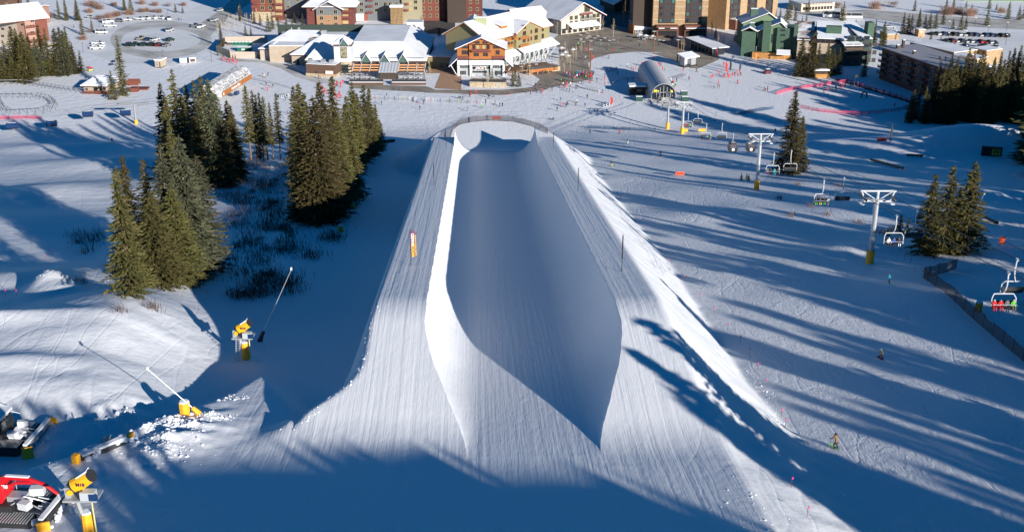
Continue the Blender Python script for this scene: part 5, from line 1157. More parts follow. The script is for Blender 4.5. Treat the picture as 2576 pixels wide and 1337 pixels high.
# ---- hut and trailers by the car park
t = bld('ticket_hut', 'narrow tan guard hut with snowy roof at the staff car park', r1(1560, 680), cat='hut'); v = V(t, r1(1562, 682), r1(1622, 685)); zz = v.z(r1(1562, 608)); v.box(0, v.W, 0, 5, .3, zz, TAN); v.box(-.2, v.W + .2, -.2, 5.2, zz + .003, zz + .4, SNOWR, 'roof_snow'); v.pwin(r1(1570, 640), r1(1592, 655), 0, fr=WFR, mull=0); v.pbox(r1(1600, 625), r1(1615, 680), -.06, .06, BROWN, 'door'); v.box(0, v.W, .2, 4.8, 0, .3, DMETAL, 'skirt')
def trailer(label, a, b, top, door, m):
    t = bld('trailer', label, a, cat='trailer', group='trailers beside the guard hut'); v = V(t, a, b); zz = v.z(top); v.box(0, v.W, 0, 4.6, .5, zz, m, 'body'); v.box(-.02, v.W + .02, -.02, 4.6, zz + .003, zz + .25, SNOWR, 'roof_snow')
    for sx in (.15, v.W - .15): v.put(MB().tube((sx - .12, 2, .4), (sx + .12, 2, .4), .4, n=10), 'wheel', BLACK)
    if door: v.box(.35, v.W - .35, -.05, .02, .7, zz - .3, BROWN, 'open_door')
    else: v.box(v.W * .2, v.W * .45, -.05, .02, 1.4, zz - .6, GLASS, 'window_panel'); v.box(v.W * .55, v.W * .8, -.05, .02, 1.4, zz - .6, GLASS, 'window_panel')
trailer('white box trailer with two dark rear panels', r1(1812, 645), r1(1882, 642), r1(1812, 595), False, WHITE)
trailer('white box trailer with its brown rear end open', r1(1908, 642), r1(1975, 638), r1(1908, 588), True, WHITE)
# ---------------------------------------------------------------- vehicles
def at_depth(q, Y):
    r = ray(*q); k = Y / r.y; return Vector((r.x * k, Y, CAMZ + r.z * k))
PAINT = {}
def paint(n, c): return mat('paint_' + n, c, .35, spec=.6)
PAINTS = {'white': paint('white', (.75, .75, .75)), 'black': paint('black', (.02, .02, .022)), 'dark green': paint('dark_green', (.02, .045, .035)), 'grey': paint('grey', (.18, .19, .2)),
          'silver': paint('silver', (.45, .46, .47)), 'dark blue': paint('dark_blue', (.02, .04, .12)), 'red': paint('red', (.35, .02, .02)), 'tan': paint('tan', (.3, .25, .18)), 'dark red': paint('dark_red', (.15, .02, .02))}
def car_meshes(kind):
    W = 1.85; L = dict(pickup=5.6, suv=4.8, van=5.7, sedan=4.6, bus=11.5)[kind]; H = dict(pickup=1.0, suv=1.05, van=1.2, sedan=.9, bus=1.6)[kind]
    h = L / 2; b = MB()
    if kind == 'pickup':
        b.extr([(-h, .45), (h, .45), (h, 1.0), (h - 1.5, 1.15), (h - 1.55, 1.15), (-h, 1.15)], -W / 2, W / 2, axis='y')
        cab = [(-.6, 1.152), (h - 1.55, 1.152), (h - 2.2, 1.85), (-.35, 1.85)]; bed = MB().box((-h / 2 - .4, 0, 1.152), (h - .9, W - .3, .05))
    elif kind == 'suv': b.extr([(-h, .4), (h, .4), (h, .95), (h - 1.2, 1.1), (-h, 1.1)], -W / 2, W / 2, axis='y'); cab = [(-h + .05, 1.102), (h - 1.25, 1.102), (h - 2.0, 1.75), (-h + .35, 1.75)]; bed = None
    elif kind == 'van': b.extr([(-h, .45), (h, .45), (h, 1.05), (h - .9, 1.25), (-h, 1.25)], -W / 2, W / 2, axis='y'); cab = [(-h + .02, 1.252), (h - .95, 1.252), (h - 1.6, 2.15), (-h + .1, 2.15)]; bed = None
    elif kind == 'bus': b.extr([(-h, .45), (h, .45), (h, 1.7), (-h, 1.7)], -1.25, 1.25, axis='y'); cab = [(-h + .02, 1.702), (h - .02, 1.702), (h - .3, 3.1), (-h + .1, 3.1)]; bed = None
    else: b.extr([(-h, .35), (h, .35), (h, .8), (h - 1.3, .95), (-h + .7, .95), (-h, .85)], -W / 2, W / 2, axis='y'); cab = [(-h + .9, .952), (h - 1.3, .952), (h - 2.0, 1.45), (-h + 1.5, 1.45)]; bed = None
    wid = (1.25 if kind == 'bus' else W / 2) - .12
    g = MB().extr(cab, -wid, wid, axis='y')
    x0, x1 = cab[3][0], cab[2][0]; z = cab[2][1]
    r = MB().box(((x0 + x1) / 2, 0, z + .003), (x1 - x0 + .05, wid * 2 + .03, .07))
    for px in (x0, (x0 + x1) / 2, x1 - .06): r.box((px + .03, -wid - .012, cab[0][1]), (.09, .03, z - cab[0][1] + .03)); r.box((px + .03, wid + .012, cab[0][1]), (.09, .03, z - cab[0][1] + .03))
    wh = MB().tube((0, -.12, 0), (0, .12, 0), .36, n=12)
    return dict(L=L, body=b, glass=g, roof=r, wheel=wh.mesh('wheel', BLACK), wx=L / 2 - .95, wy=W / 2 - .05, bed=bed)
CM = {k: car_meshes(k) for k in ('pickup', 'suv', 'van', 'sedan', 'bus')}
CMC = {}
def car(kind, col, P, rz, label, group, snow=False):
    c = CM[kind]; m = PAINTS[col]
    if (kind, col) not in CMC: CMC[(kind, col)] = (c['body'].mesh('body', m), c['roof'].mesh('roof', m), c['glass'].mesh('windows', GLASS), MB().box((c['L'] / 2 - .0, 0, .62), (.06, 1.5, .14)).mesh('headlights', mat('lamp_glass', (.7, .7, .68), .2)))
    t = thing('parked_' + {'suv': 'car', 'sedan': 'car'}.get(kind, kind), label, {'suv': 'car', 'sedan': 'car'}.get(kind, kind), P, rz, group)
    for n, me in zip(('body', 'roof', 'windows', 'headlights'), CMC[(kind, col)]):
        o = bpy.data.objects.new(n, me); COL.objects.link(o); o.parent = t
    for sx in (-1, 1):
        for sy in (-1, 1):
            o = bpy.data.objects.new('wheel', c['wheel']); COL.objects.link(o); o.parent = t; o.location = (sx * c['wx'], sy * c['wy'], .36)
    return t
GL = 'vehicles in the staff car park'
ORDN = ['first', 'second', 'third', 'fourth', 'fifth', 'sixth', 'seventh', 'eighth', 'ninth', 'tenth', 'eleventh', 'twelfth', 'thirteenth', 'fourteenth', 'fifteenth', 'sixteenth', 'seventeenth', 'eighteenth', 'nineteenth', 'twentieth']
def cars1(lst, phrase, R_=r1, g=GL):
    for i, (k, c, x, y, a) in enumerate(lst):
        P = GZ(*R_(x, y), .05); kn = {'suv': 'car', 'sedan': 'low car'}.get(k, k)
        car(k, c, P, R(a), '%s %s, %s %s' % (c, kn, lr(i, len(lst)), phrase), g)
cars1([('sedan', 'silver', 905, 182, -20), ('van', 'white', 1090, 232, 25), ('pickup', 'white', 1115, 272, 5), ('suv', 'grey', 1210, 222, -20), ('pickup', 'white', 1275, 210, -20), ('pickup', 'white', 1400, 200, -25), ('pickup', 'white', 1470, 195, -40), ('pickup', 'white', 1540, 190, -40), ('pickup', 'white', 1620, 190, -40), ('van', 'white', 1700, 200, -70)], 'along the shrubs of the staff car park')
cars1([('van', 'white', 1025, 338, -5), ('pickup', 'white', 990, 448, 0), ('pickup', 'white', 995, 474, 0), ('pickup', 'white', 975, 496, 0)], 'at the left edge of the staff car park')
cars1([('suv', 'black', 1305, 462, 75), ('pickup', 'dark green', 1362, 462, 75), ('suv', 'dark green', 1450, 462, 75), ('suv', 'black', 1530, 462, 75), ('suv', 'dark red', 1600, 465, 80), ('suv', 'grey', 1680, 468, 70), ], 'in the near row inside the driving ring')
cars1([('pickup', 'tan', 1425, 400, 70), ('sedan', 'dark blue', 1490, 408, 60), ('suv', 'silver', 1560, 412, 60), ('suv', 'dark green', 1712, 415, 65)], 'in the far row inside the driving ring')
cars1([('van', 'silver', 1712, 318, 80), ('pickup', 'grey', 1970, 270, 75), ('pickup', 'white', 2028, 280, 75), ('suv', 'silver', 2158, 215, 70), ('suv', 'silver', 2225, 115, 65)], 'by the entrance road')
GR = 'cars in the visitor car park'
cols_ = ['black', 'silver', 'dark blue', 'black', 'black', 'silver', 'silver', 'black', 'dark blue', 'silver', 'dark blue', 'dark blue', 'black', 'black', 'black']
cars1([('suv' if i % 3 else 'sedan', cols_[i], 1645 + i * 53, 352 + i * 1.5, 110) for i in range(15)], 'in the back row of the visitor car park', r5, GR)
cols_ = ['dark green', 'dark red', 'silver', 'black', 'silver', 'silver', 'dark blue', 'red', 'dark red', 'silver', 'black']
cars1([('suv' if i % 2 else 'sedan', cols_[i], 1790 + i * 48, 420 + i * 2, 110) for i in range(11)], 'in the middle row of the visitor car park', r5, GR)
cars1([('suv', 'silver', 1835, 470, 110), ('suv', 'dark blue', 1975, 478, 110), ('suv', 'black', 2155, 478, 110), ('sedan', 'silver', 2285, 482, 110)], 'in the front row of the visitor car park', r5, GR)
car('bus', 'white', GZ(*r5(660, 175), .05), R(-3), 'long white bus on the far road behind the brown condominiums, left one', 'buses on the far road')
car('bus', 'white', GZ(*r5(830, 190), .05), R(-3), 'long white bus on the far road half hidden by a spruce, right one', 'buses on the far road')
car('pickup', 'silver', GZ(*r5(1220, 285), .05), R(170), 'silver pickup standing by the road above the striped roof condominium', None)

# ---------------------------------------------------------------- people
def skin_mesh(name, joints, edges, radii):
    me = bpy.data.meshes.new(name); me.from_pydata(joints, edges, []); o = bpy.data.objects.new(name, me); COL.objects.link(o)
    md = o.modifiers.new('s', 'SKIN')
    for i, r in enumerate(radii): me.skin_vertices[0].data[i].radius = (r, r)
    me.skin_vertices[0].data[0].use_root = True
    sb = o.modifiers.new('b', 'SUBSURF'); sb.levels = 1; sb.render_levels = 1
    dg = bpy.context.evaluated_depsgraph_get(); m2 = bpy.data.meshes.new_from_object(o.evaluated_get(dg)); m2.name = name
    bpy.data.objects.remove(o); return m2
def pose(kind):
    # pelvis, waist, chest, neck, head, head top ; L/R shoulder, elbow, wrist, hand ; L/R hip, knee, ankle, toe
    if kind == 'stand': J = dict(lean=0, knee=.03, arm=.1, hip=.92, spread=.14, fore=.05)
    elif kind == 'walk': J = dict(lean=.05, knee=.06, arm=.2, hip=.90, spread=.12, fore=.2, stride=.28)
    elif kind == 'ski': J = dict(lean=.22, knee=.24, arm=.3, hip=.74, spread=.17, fore=.34)
    elif kind == 'board': J = dict(lean=.2, knee=.3, arm=.5, hip=.62, spread=.32, fore=.1)
    else: J = dict(lean=.02, knee=.45, arm=.15, hip=.0, spread=.13, fore=.34, sit=1)
    hp = J['hip']; ln = J['lean']; V_ = []; E = []; Rr = []
    def a(p, r, par=None):
        V_.append(p); Rr.append(r)
        if par is not None: E.append((par, len(V_) - 1))
        return len(V_) - 1
    pel = a((0, 0, hp), .15); wai = a((ln * .3, 0, hp + .22), .14, pel); che = a((ln * .8, 0, hp + .46), .17, wai)
    nec = a((ln * 1.0, 0, hp + .60), .07, che); hd = a((ln * 1.15 + .02, 0, hp + .72), .115, nec); a((ln * 1.2, 0, hp + .82), .09, hd)
    for s in (-1, 1):
        sh = a((ln * .9, s * .19, hp + .5), .085, che); el = a((ln * .9 + J['fore'] * .35, s * (.24 + J['arm'] * .25), hp + .24), .06, sh)
        wr = a((ln * .9 + J['fore'] * 1.1, s * (.24 + J['arm'] * .3), hp + .10 + J['fore'] * .15), .045, el); a((ln * .9 + J['fore'] * 1.1 + .05, s * (.24 + J['arm'] * .3), hp + .03 + J['fore'] * .15), .045, wr)
        st = J.get('stride', 0) * s
        if J.get('sit'):
            hi = a((.05, s * .1, hp), .1, pel); kn = a((.45, s * J['spread'], hp + .02), .075, hi); an = a((.50, s * J['spread'], hp - .42), .06, kn); a((.65, s * J['spread'], hp - .48), .055, an)
        elif kind == 'board':
            hi = a((0, s * .1, hp - .05), .1, pel); kn = a((J['knee'] * .6, s * .26, hp * .55), .08, hi); an = a((0, s * J['spread'], .1), .06, kn); a((.13, s * J['spread'], .05), .055, an)
        else:
            hi = a((0, s * .1, hp - .05), .1, pel); kn = a((J['knee'] + st * .5, s * J['spread'] * .9, hp * .52), .075, hi); an = a((st - (.05 if kind == 'ski' else 0), s * J['spread'], .1), .06, kn); a((st + .14, s * J['spread'], .05), .055, an)
    return skin_mesh('body_' + kind, V_, E, Rr), hp
POSE = {k: pose(k) for k in ('stand', 'walk', 'ski', 'board', 'sit')}
JK = {'red': (.60, .015, .025), 'black': (.015, .015, .018), 'blue': (.02, .08, .30), 'teal': (.01, .30, .36), 'green': (.12, .45, .05), 'yellow': (.65, .60, .04), 'white': (.7, .7, .7), 'grey': (.12, .13, .14), 'pink': (.7, .08, .25), 'purple': (.18, .03, .22), 'brown': (.20, .11, .06), 'maroon': (.20, .01, .04), 'orange': (.6, .2, .03), 'tan': (.35, .26, .15), 'dark blue': (.015, .03, .09)}
CL = {k: mat('cloth_' + k.replace(' ', '_'), c, .8) for k, c in JK.items()}
SKINM = mat('skin', (.45, .26, .18), .6)
PMC = {}
def body_mesh(pz, jk, tr, hel):
    key = (pz, jk, tr, hel)
    if key not in PMC:
        me0, hp = POSE[pz]; me = me0.copy(); me.materials.clear()
        for m in (CL[jk], CL[tr], SKINM, CL[hel], BLACK): me.materials.append(m)
        for p in me.polygons:
            z = p.center.z - hp; x = p.center.x
            if z > .74: i = 3
            elif z > .63: i = 2 if p.normal.x > .2 else 3
            elif z > -.02 and not (pz == 'sit' and z < .06 and x > .16): i = 0
            elif (p.center.z < .12 and pz != 'sit') or (pz == 'sit' and z < -.36): i = 4
            else: i = 1
            if abs(p.center.y) > .24 and z < .12 and z > -.1 and pz != 'board': i = 4
            p.material_index = i
            p.use_smooth = True
        PMC[key] = me
    return PMC[key]
SKI = {}
def gear(kind, col):
    if (kind, col) not in SKI:
        mb = MB()
        if kind == 'skis':
            for s in (-1, 1): mb.extr([(-.75, .0), (.7, .0), (.9, .12), (.88, .14), (.7, .03), (-.75, .03)], s * .15 - .05, s * .15 + .05, axis='y')
        elif kind == 'board': mb.box((0, 0, .0), (.28, 1.15, .035)); mb.box((0, .68, .01), (.24, .25, .03), rx=R(14)); mb.box((0, -.68, .01), (.24, .25, .03), rx=R(-14))
        SKI[(kind, col)] = mb.mesh(kind, CL[col])
    return SKI[(kind, col)]
def person(P, rz, jk, tr, label, group=None, pz='stand', skis=None, hel='black', sc=1.0):
    o = bpy.data.objects.new('person', body_mesh(pz, jk, tr, hel)); COL.objects.link(o); o.location = P; o.rotation_euler.z = rz; o.scale = (sc,) * 3
    tag(o, label, 'person', group)
    if skis:
        k = 'snowboard' if pz == 'board' else 'skis'
        g = bpy.data.objects.new(k, gear('board' if pz == 'board' else 'skis', skis)); COL.objects.link(g); g.parent = o; g.location = (0, 0, .012)
    if pz == 'ski':
        mb = PMC.get('poles')
        if mb is None:
            q = MB()
            for s in (-1, 1): q.tube((.62, s * .33, .92), (.05, s * .42, .0), .012, n=4)
            mb = PMC['poles'] = q.mesh('ski_poles', DMETAL)
        g = bpy.data.objects.new('ski_poles', mb); COL.objects.link(g); g.parent = o
    return o
USED = {}
def crowd(lst, where, group, cols=None, Rg=r3, pz=None, gz=None):
    n = len(lst); lst = sorted(lst)
    for i, q in enumerate(lst):
        x, y = q[0], q[1]; c = q[2] if len(q) > 2 else random.choice(cols)
        X, Y = Rg(x, y); P = gz(X, Y) if gz else G(X, Y)
        tr = q[3] if len(q) > 3 else ('red' if c == 'red' else random.choice(['black', 'grey', 'black', 'dark blue', 'brown']))
        p_ = pz or random.choice(['stand', 'walk', 'stand', 'ski'])
        side = lr(i, n)
        person(P + Vector((0, 0, .06 if gz else 0)), R(random.uniform(0, 360)), c, tr, '%s jacket, %s trousers, %s %s' % (c, tr, side, where), group, p_, sc=random.uniform(.92, 1.08), hel=random.choice(['black', 'white', 'grey', 'black']), skis=random.choice(['black', 'grey', 'red']) if p_ == 'ski' else None)
MIX = ['black', 'blue', 'grey', 'dark blue', 'teal', 'red', 'brown', 'black', 'maroon', 'green', 'white', 'pink']
GV = lambda X, Y: GZ(X, Y, .06)
crowd([(x, y, 'red') for x, y in ((166, 612), (185, 605), (205, 625), (230, 618), (242, 638), (268, 610), (280, 640), (305, 660), (318, 632), (270, 622))], 'of the red group by the bin yard', 'people in red by the bin yard', Rg=r2)
crowd([(x, y, 'red') for x, y in ((1298, 872), (1312, 862), (1318, 850), (1352, 878), (1355, 862), (1378, 845))], 'of the red ring before the lodge terrace', 'people in red before the terrace', Rg=r2)
crowd([(x, y, 'red') for x, y in ((1158, 905), (1176, 895), (1182, 945), (1190, 925), (1212, 945), (1305, 965), (1335, 968), (1352, 985), (1310, 990), (1318, 1000), (1345, 960), (1170, 915))], 'of the red group above the spruces', 'people in red above the long spruce stand', Rg=r2)
crowd([(625, 765, 'dark blue'), (593, 782, 'yellow'), (607, 865, 'black'), (675, 882, 'black'), (620, 915, 'red'), (818, 1145, 'grey'), (800, 1010, 'blue'), (815, 990, 'black'), (1135, 795, 'black'), (1150, 795, 'maroon'), (1270, 810, 'dark blue'), (1942, 915, 'dark blue'), (1820, 975, 'teal'), (1768, 1055, 'black')], 'on the snow before the lodge', 'skiers before the lodge', Rg=r2)
crowd([(1135, 0 + 1105, 'black')], 'hidden', 'x', Rg=r2) if False else None
crowd([(8, 1020, 'black'), (48, 1035, 'blue'), (118, 1050, 'maroon'), (80, 1105, 'dark blue'), (555, 1122, 'grey'), (472, 995, 'teal'), (488, 1000, 'dark blue'), (508, 1005, 'black'), (580, 978, 'black'), (592, 962, 'red'), (643, 945, 'red'), (770, 985, 'blue'), (780, 990, 'black'), (818, 975, 'grey'), (968, 952, 'maroon'), (740, 1040, 'black'), (880, 1075, 'dark blue'), (910, 1075, 'black'), (700, 1090, 'green'), (1195, 948, 'pink'), (1320, 925, 'red')], 'along the promenade and ski racks', 'people along the promenade', Rg=r3)
crowd([(1240, 895), (1262, 905), (1300, 940), (1290, 885, 'black'), (1408, 915, 'black'), (1425, 880), (1482, 880), (1508, 885), (1530, 895), (1545, 885), (1558, 905, 'orange'), (1585, 930, 'blue'), (1620, 935, 'white'), (1650, 890), (1668, 895), (1708, 850), (1728, 850), (1785, 835, 'red'), (1800, 820), (1595, 868), (1560, 870), (1520, 865), (1240, 870), (1255, 935)], 'at the lift queue below the deck', 'people queueing below the deck', cols=MIX)
crowd([(x, y) for x, y in ((1560, 770), (1585, 775), (1620, 760), (1660, 750), (1680, 780), (1705, 770), (1725, 760), (1740, 780), (1755, 770), (1775, 790), (1800, 765), (1815, 780), (1640, 800), (1610, 790), (1505, 825), (1750, 800), (1690, 745), (1660, 790), (1825, 745))], 'in the crowd beside the plaza', 'crowd beside the plaza', cols=MIX)
crowd([(1910, 705, 'dark blue'), (1925, 705, 'dark blue'), (1972, 712, 'dark blue'), (1985, 720, 'blue'), (2000, 712, 'dark blue'), (2018, 718, 'black'), (2050, 705, 'maroon'), (2070, 752, 'black'), (1976, 590, 'purple'), (2165, 675, 'white'), (2205, 712, 'maroon'), (2225, 718, 'red'), (2252, 702, 'red'), (2310, 660, 'red'), (2320, 668, 'red'), (2335, 672, 'maroon'), (2348, 672, 'red'), (2365, 670, 'red'), (2432, 598, 'pink'), (2436, 688, 'red')], 'on the sunny beginner snow below the plaza', 'people on the beginner snow', Rg=r3)
crowd([(2485, 660, 'red'), (2490, 668, 'red'), (2508, 665, 'blue'), (2520, 712, 'red'), (2540, 712, 'green'), (1942, 775, 'teal'), (1938, 810, 'red'), (1940, 855, 'red'), (1912, 935, 'blue'), (1763, 995, 'black'), (1868, 1132, 'black'), (1660, 1035, 'white'), (1548, 1080, 'black'), (1565, 1055, 'maroon'), (1498, 1020, 'dark blue'), (1498, 1078, 'pink'), (1520, 1075, 'brown'), (1645, 1068, 'brown'), (1742, 1080, 'blue'), (1460, 1118, 'dark blue')], 'on snow left of the grey terminal', 'skiers left of the grey terminal', Rg=r3)
crowd([(2015, 520, 'red'), (1748, 512, 'red'), (1820, 598, 'red'), (1790, 585, 'red'), (1725, 630, 'purple'), (1700, 565), (1738, 600), (1672, 468), (2290, 470), (1960, 525, 'black')], 'standing on the brown plaza', 'people on the plaza', cols=MIX, gz=GV)
crowd([(x, y, 'red') for x, y in ((1385, 820), (1415, 825), (1232, 970), (1250, 968), (1322, 925), (1385, 965), (1392, 950), (1432, 950), (1440, 960), (1452, 975), (1492, 950), (1522, 940), (1550, 905), (1562, 950), (1580, 900), (1435, 920), (882, 885))], 'of the red ski school group by the flags', 'red clad ski school people', Rg=r4)
crowd([(1598, 935, 'black'), (1050, 890, 'black'), (1322, 1045, 'red'), (1312, 1080, 'maroon'), (1330, 1100, 'black'), (1262, 1100, 'brown'), (1562, 1035, 'red'), (1880, 1125, 'brown'), (1900, 1140, 'maroon'), (1928, 1105, 'black'), (1928, 1135, 'pink'), (1240, 745, 'maroon'), (955, 1000, 'maroon'), (1640, 800, 'white'), (190, 1020, 'dark blue'), (268, 1000, 'black'), (350, 1000, 'black'), (375, 1020, 'dark blue'), (395, 1050, 'black'), (70, 930, 'dark blue')], 'around the grey lift terminal', 'people around the grey terminal', Rg=r4)
crowd([(745, 1060), (755, 1080), (770, 1105), (735, 1035), (760, 1040), (790, 1050), (800, 1020), (780, 1150, 'pink'), (770, 1140), (725, 1010), (785, 1070), (745, 1100)], 'queueing right of the grey terminal', 'queue at the grey terminal', cols=MIX, Rg=r4)
crowd([(775, 870, 'red'), (825, 868, 'teal'), (865, 862, 'dark blue'), (902, 868, 'red'), (948, 885, 'maroon'), (995, 905, 'dark blue'), (1015, 915, 'black'), (1085, 922, 'dark blue'), (1165, 940, 'black'), (1222, 960, 'black'), (1290, 978, 'brown'), (605, 918, 'red'), (560, 938, 'red'), (575, 908, 'dark blue'), (650, 905, 'dark blue'), (675, 905, 'dark blue'), (688, 905, 'blue'), (712, 900, 'black'), (730, 890, 'red')], 'along the magic carpet at right', 'people along the carpet lift', Rg=r5)
crowd([(1272, 1080, 'red'), (1365, 1095, 'red'), (1392, 1090, 'maroon'), (1432, 1090, 'red'), (745, 885, 'red')], 'behind the pink net by the dark forest', 'people behind the pink net', Rg=r5)
crowd([(random.uniform(1500, 1860), random.uniform(735, 830)) for _ in range(26)], 'milling at the snow edge by the racks', 'people at the snow edge', cols=MIX)
crowd([(1680, 460), (1720, 480), (1760, 470), (1830, 450), (1900, 470), (2100, 430), (2200, 440), (2280, 440), (2350, 450), (2420, 470), (2480, 460), (1650, 520), (1980, 480)], 'strolling on the middle of the plaza', 'people strolling on the plaza', cols=MIX, gz=GV)
def fig(px, py, rz, jk, tr, label, pz, skis, hel='black', sc=1.0, rx=0):
    o = person(G(px, py), R(rz), jk, tr, label, None, pz, skis, hel, sc); o.rotation_euler.x = R(rx); return o
fig(2103, 1128, 110, 'brown', 'black', 'skier in brown jacket gliding on bright green skis at lower right', 'ski', 'green')
fig(2218, 903, 200, 'tan', 'maroon', 'snowboarder in tan jacket and maroon trousers crouching on a board', 'board', 'maroon', 'teal')
fig(2238, 712, 160, 'teal', 'black', 'snowboarder in teal jacket leaning into a turn below the lift tower', 'board', 'grey', 'black', 1.0, 18)
fig(1662, 393, 150, 'maroon', 'dark blue', 'skier in maroon jacket leaning in a turn in mid slope', 'ski', 'black', 'black', 1.0, 12)
fig(1580, 361, 90, 'grey', 'white', 'skier in grey jacket and white trousers above the pole shadow', 'ski', 'grey')
fig(1540, 418, 180, 'black', 'yellow', 'skier in black jacket and bright yellow trousers near the bank', 'ski', 'black')
fig(1558, 337, 90, 'red', 'black', 'skier in red jacket standing below the dark blue nets', 'ski', 'black')
fig(1484, 337, 90, 'dark blue', 'black', 'skier in dark blue jacket standing at the end of the nets', 'stand', None)
fig(2063 + 27, 334, 90, 'black', 'black', 'snowboarder all in black below the second lift chair', 'board', 'black') if False else fig(1950, 334, 90, 'black', 'black', 'snowboarder all in black sliding past the lift line', 'board', 'black')
fig(282, 358, 90, 'black', 'black', 'dark snowboarder sliding across the shaded slope at left', 'board', 'black')
fig(1180, 309, 90, 'dark blue', 'black', 'person in dark blue by the fence corner of the finish pad', 'stand', None)
fig(1225, 302, 90, 'black', 'black', 'person in black sitting low behind the finish fence', 'board', 'black')
fig(1386, 302, 90, 'black', 'black', 'fallen skier in black on the sunny snow past the fence', 'board', 'black', 'black', 1, 60)
fig(*r1(1802, 212), 90, 'blue', 'dark blue', 'person in blue walking in the staff car park', 'walk', None)
fig(*r1(1826, 205), 90, 'orange', 'dark blue', 'person in orange vest beside the one in blue', 'walk', None)

# ---------------------------------------------------------------- chairlift at right
def lift_tower(label, base, top_y, arm=2.45, group='lift towers of the chairlift at right', mcol=STEEL, pad=True):
    P = G(*base); h = up_h(P, top_y)
    t = thing('lift_tower', label, 'lift tower', P, 0, group)
    MB().tube((0, 0, 0), (0, 0, h - 1.2), .42, .33, 12).build('mast', mcol, t)
    if pad:
        MB().tube((0, 0, 0), (0, 0, 2.2), .62, .62, 10).build('safety_pad', YELLOW, t)
    mb = MB(); z = h
    mb.box((0, 0, z - .1), (arm * 2 + .6, .22, .22)); mb.box((0, 0, z - 1.75), (arm * 2 - .9, .22, .22))
    for s in (-1, 1):
        mb.tube((s * (arm + .1), 0, z), (s * (arm - .55), 0, z - 1.7), .13, n=5); mb.tube((0, 0, z - 1.6), (s * (arm - .2), 0, z - .1), .09, n=4)
        for y_ in (-.35, .35): mb.tube((0, y_, z - 1.3), (s * (arm - .5), y_, z - 1.3), .04, n=4)
    mb.tube((0, 0, z - 1.7), (0, 0, z), .2, n=6)
    mb.build('crossarm', mcol if mcol is not STEEL else WHITEW, t)
    for s in (-1, 1):
        q = MB(); q.box((s * (arm - .25), 0, z - 1.15), (.16, 3.6, .16))
        for k in range(6): q.tube((s * (arm - .25) - .1, -1.6 + k * .64, z - 1.0), (s * (arm - .25) + .1, -1.6 + k * .64, z - 1.0), .22, n=8)
        q.build('sheave_train', DMETAL, t)
        MB().box((s * (arm - .1), .3, z - 2.1), (.6, 1.6, .12)).build('catwalk', WHITE, t)
    q = MB()
    for k in range(int(h / .5) - 3): q.box((-.46, -.12, 1.2 + k * .5), (.3, .04, .04))
    q.build('ladder', mcol, t)
    return P, h
T2, h2 = lift_tower('nearest tall lift tower on the yellow pad, beside the netted run', (2187, 662), 480)
T1, h1 = lift_tower('middle lift tower on a yellow pad, left of the twin spruces', (1903, 477), 337)
T0, h0 = lift_tower('pale lift tower in the shade near the grey terminal', (1716, 336), 257)
TD, hd_ = lift_tower('dark unlit lift tower just behind the pale one', (1679, 324), 255, mcol=PIPEG)
ARM = 2.2
def ropes():
    d = (T2 - T1); d.z = 0
    top3 = T2 + Vector((d.x, d.y * 1.0, 0)); top3 = Vector((T2.x + d.x * .9, T2.y + d.y * .9, hz(T2.x + d.x, T2.y + d.y) + 11))
    e0 = GZ(1669, 252, 4.5)
    res = []
    for s in (-1, 1):
        pts = [Vector((e0.x + s * ARM, e0.y, 4.8)), T0 + Vector((s * ARM, 0, h0 - .75)), T1 + Vector((s * ARM, 0, h1 - .75)), T2 + Vector((s * ARM, 0, h2 - .75)), top3 + Vector((s * ARM, 0, 0))]
        res.append(pts)
    return res
ROPE = ropes()
def rope_pt(pts, f):  # f in 0..len-1
    i = min(int(f), len(pts) - 2); g = f - i; p = pts[i].lerp(pts[i + 1], g); L = (pts[i + 1] - pts[i]).length
    p.z -= 4 * g * (1 - g) * L * .012; return p
for s, pts in zip(('left', 'right'), ROPE):
    cu = [rope_pt(pts, k / 8) for k in range(8 * (len(pts) - 1) + 1)]
    o = MB().path(cu, .05, 5).build('haul_rope', DMETAL); tag(o, 'steel haul rope on the %s side of the chairlift towers' % s, 'cable', 'ropes of the chairlift at right')
for s in (-1, 1):
    pts = [p + Vector((s * -ARM * .0 + (.9 if s > 0 else -.9), 0, 1.0)) for p in ROPE[0 if s < 0 else 1]]
    cu = [rope_pt(pts, k / 8) for k in range(8, 8 * (len(pts) - 1) + 1)]
    o = MB().path(cu, .035, 4).build('signal_cable', DMETAL); tag(o, 'thin cable strung above the %s haul rope' % ('left' if s < 0 else 'right'), 'cable', 'ropes of the chairlift at right')
def find_f(pts, px):
    fs = [k / 200 for k in range(200 * (len(pts) - 1))]
    return min(fs, key=lambda f: abs(proj(rope_pt(pts, f))[0] - px))
CHW = 2.7
def chair_parts():
    W = CHW; h = MB(); z = -4.3
    arc = [(0, 0, 0), (0, -.05, -.7), (0, -.15, -1.4), (.0, .05, -2.1), (0, .45, -2.6)]
    h.path(arc, .08, 6); h.box((0, 0, -.12), (.22, .5, .22))
    f = MB(); pts = [(-W / 2, 0, z + .1), (-W / 2, .1, z + 1.2), (-W / 2 + .25, .3, z + 1.62), (W / 2 - .25, .3, z + 1.62), (W / 2, .1, z + 1.2), (W / 2, 0, z + .1)]
    f.path(pts, .07, 5); f.tube((0, .45, -2.6), (0, .3, z + 1.62), .06, n=6)
    b = MB().box((0, .22, z + .35), (W - .12, .08, .5)); se = MB().box((0, -.08, z + .05), (W - .1, .5, .12)); r = MB(); r.path([(-W / 2, .1, z + .75), (-W / 2 + .05, -.4, z + .55), (W / 2 - .05, -.4, z + .55), (W / 2, .1, z + .75)], .035, 5)
    return [h.mesh('hanger', WHITEW), f.mesh('frame', WHITEW), b.mesh('backrest', DMETAL), se.mesh('seat', DMETAL), r.mesh('safety_bar', STEEL)]
CHP = chair_parts()
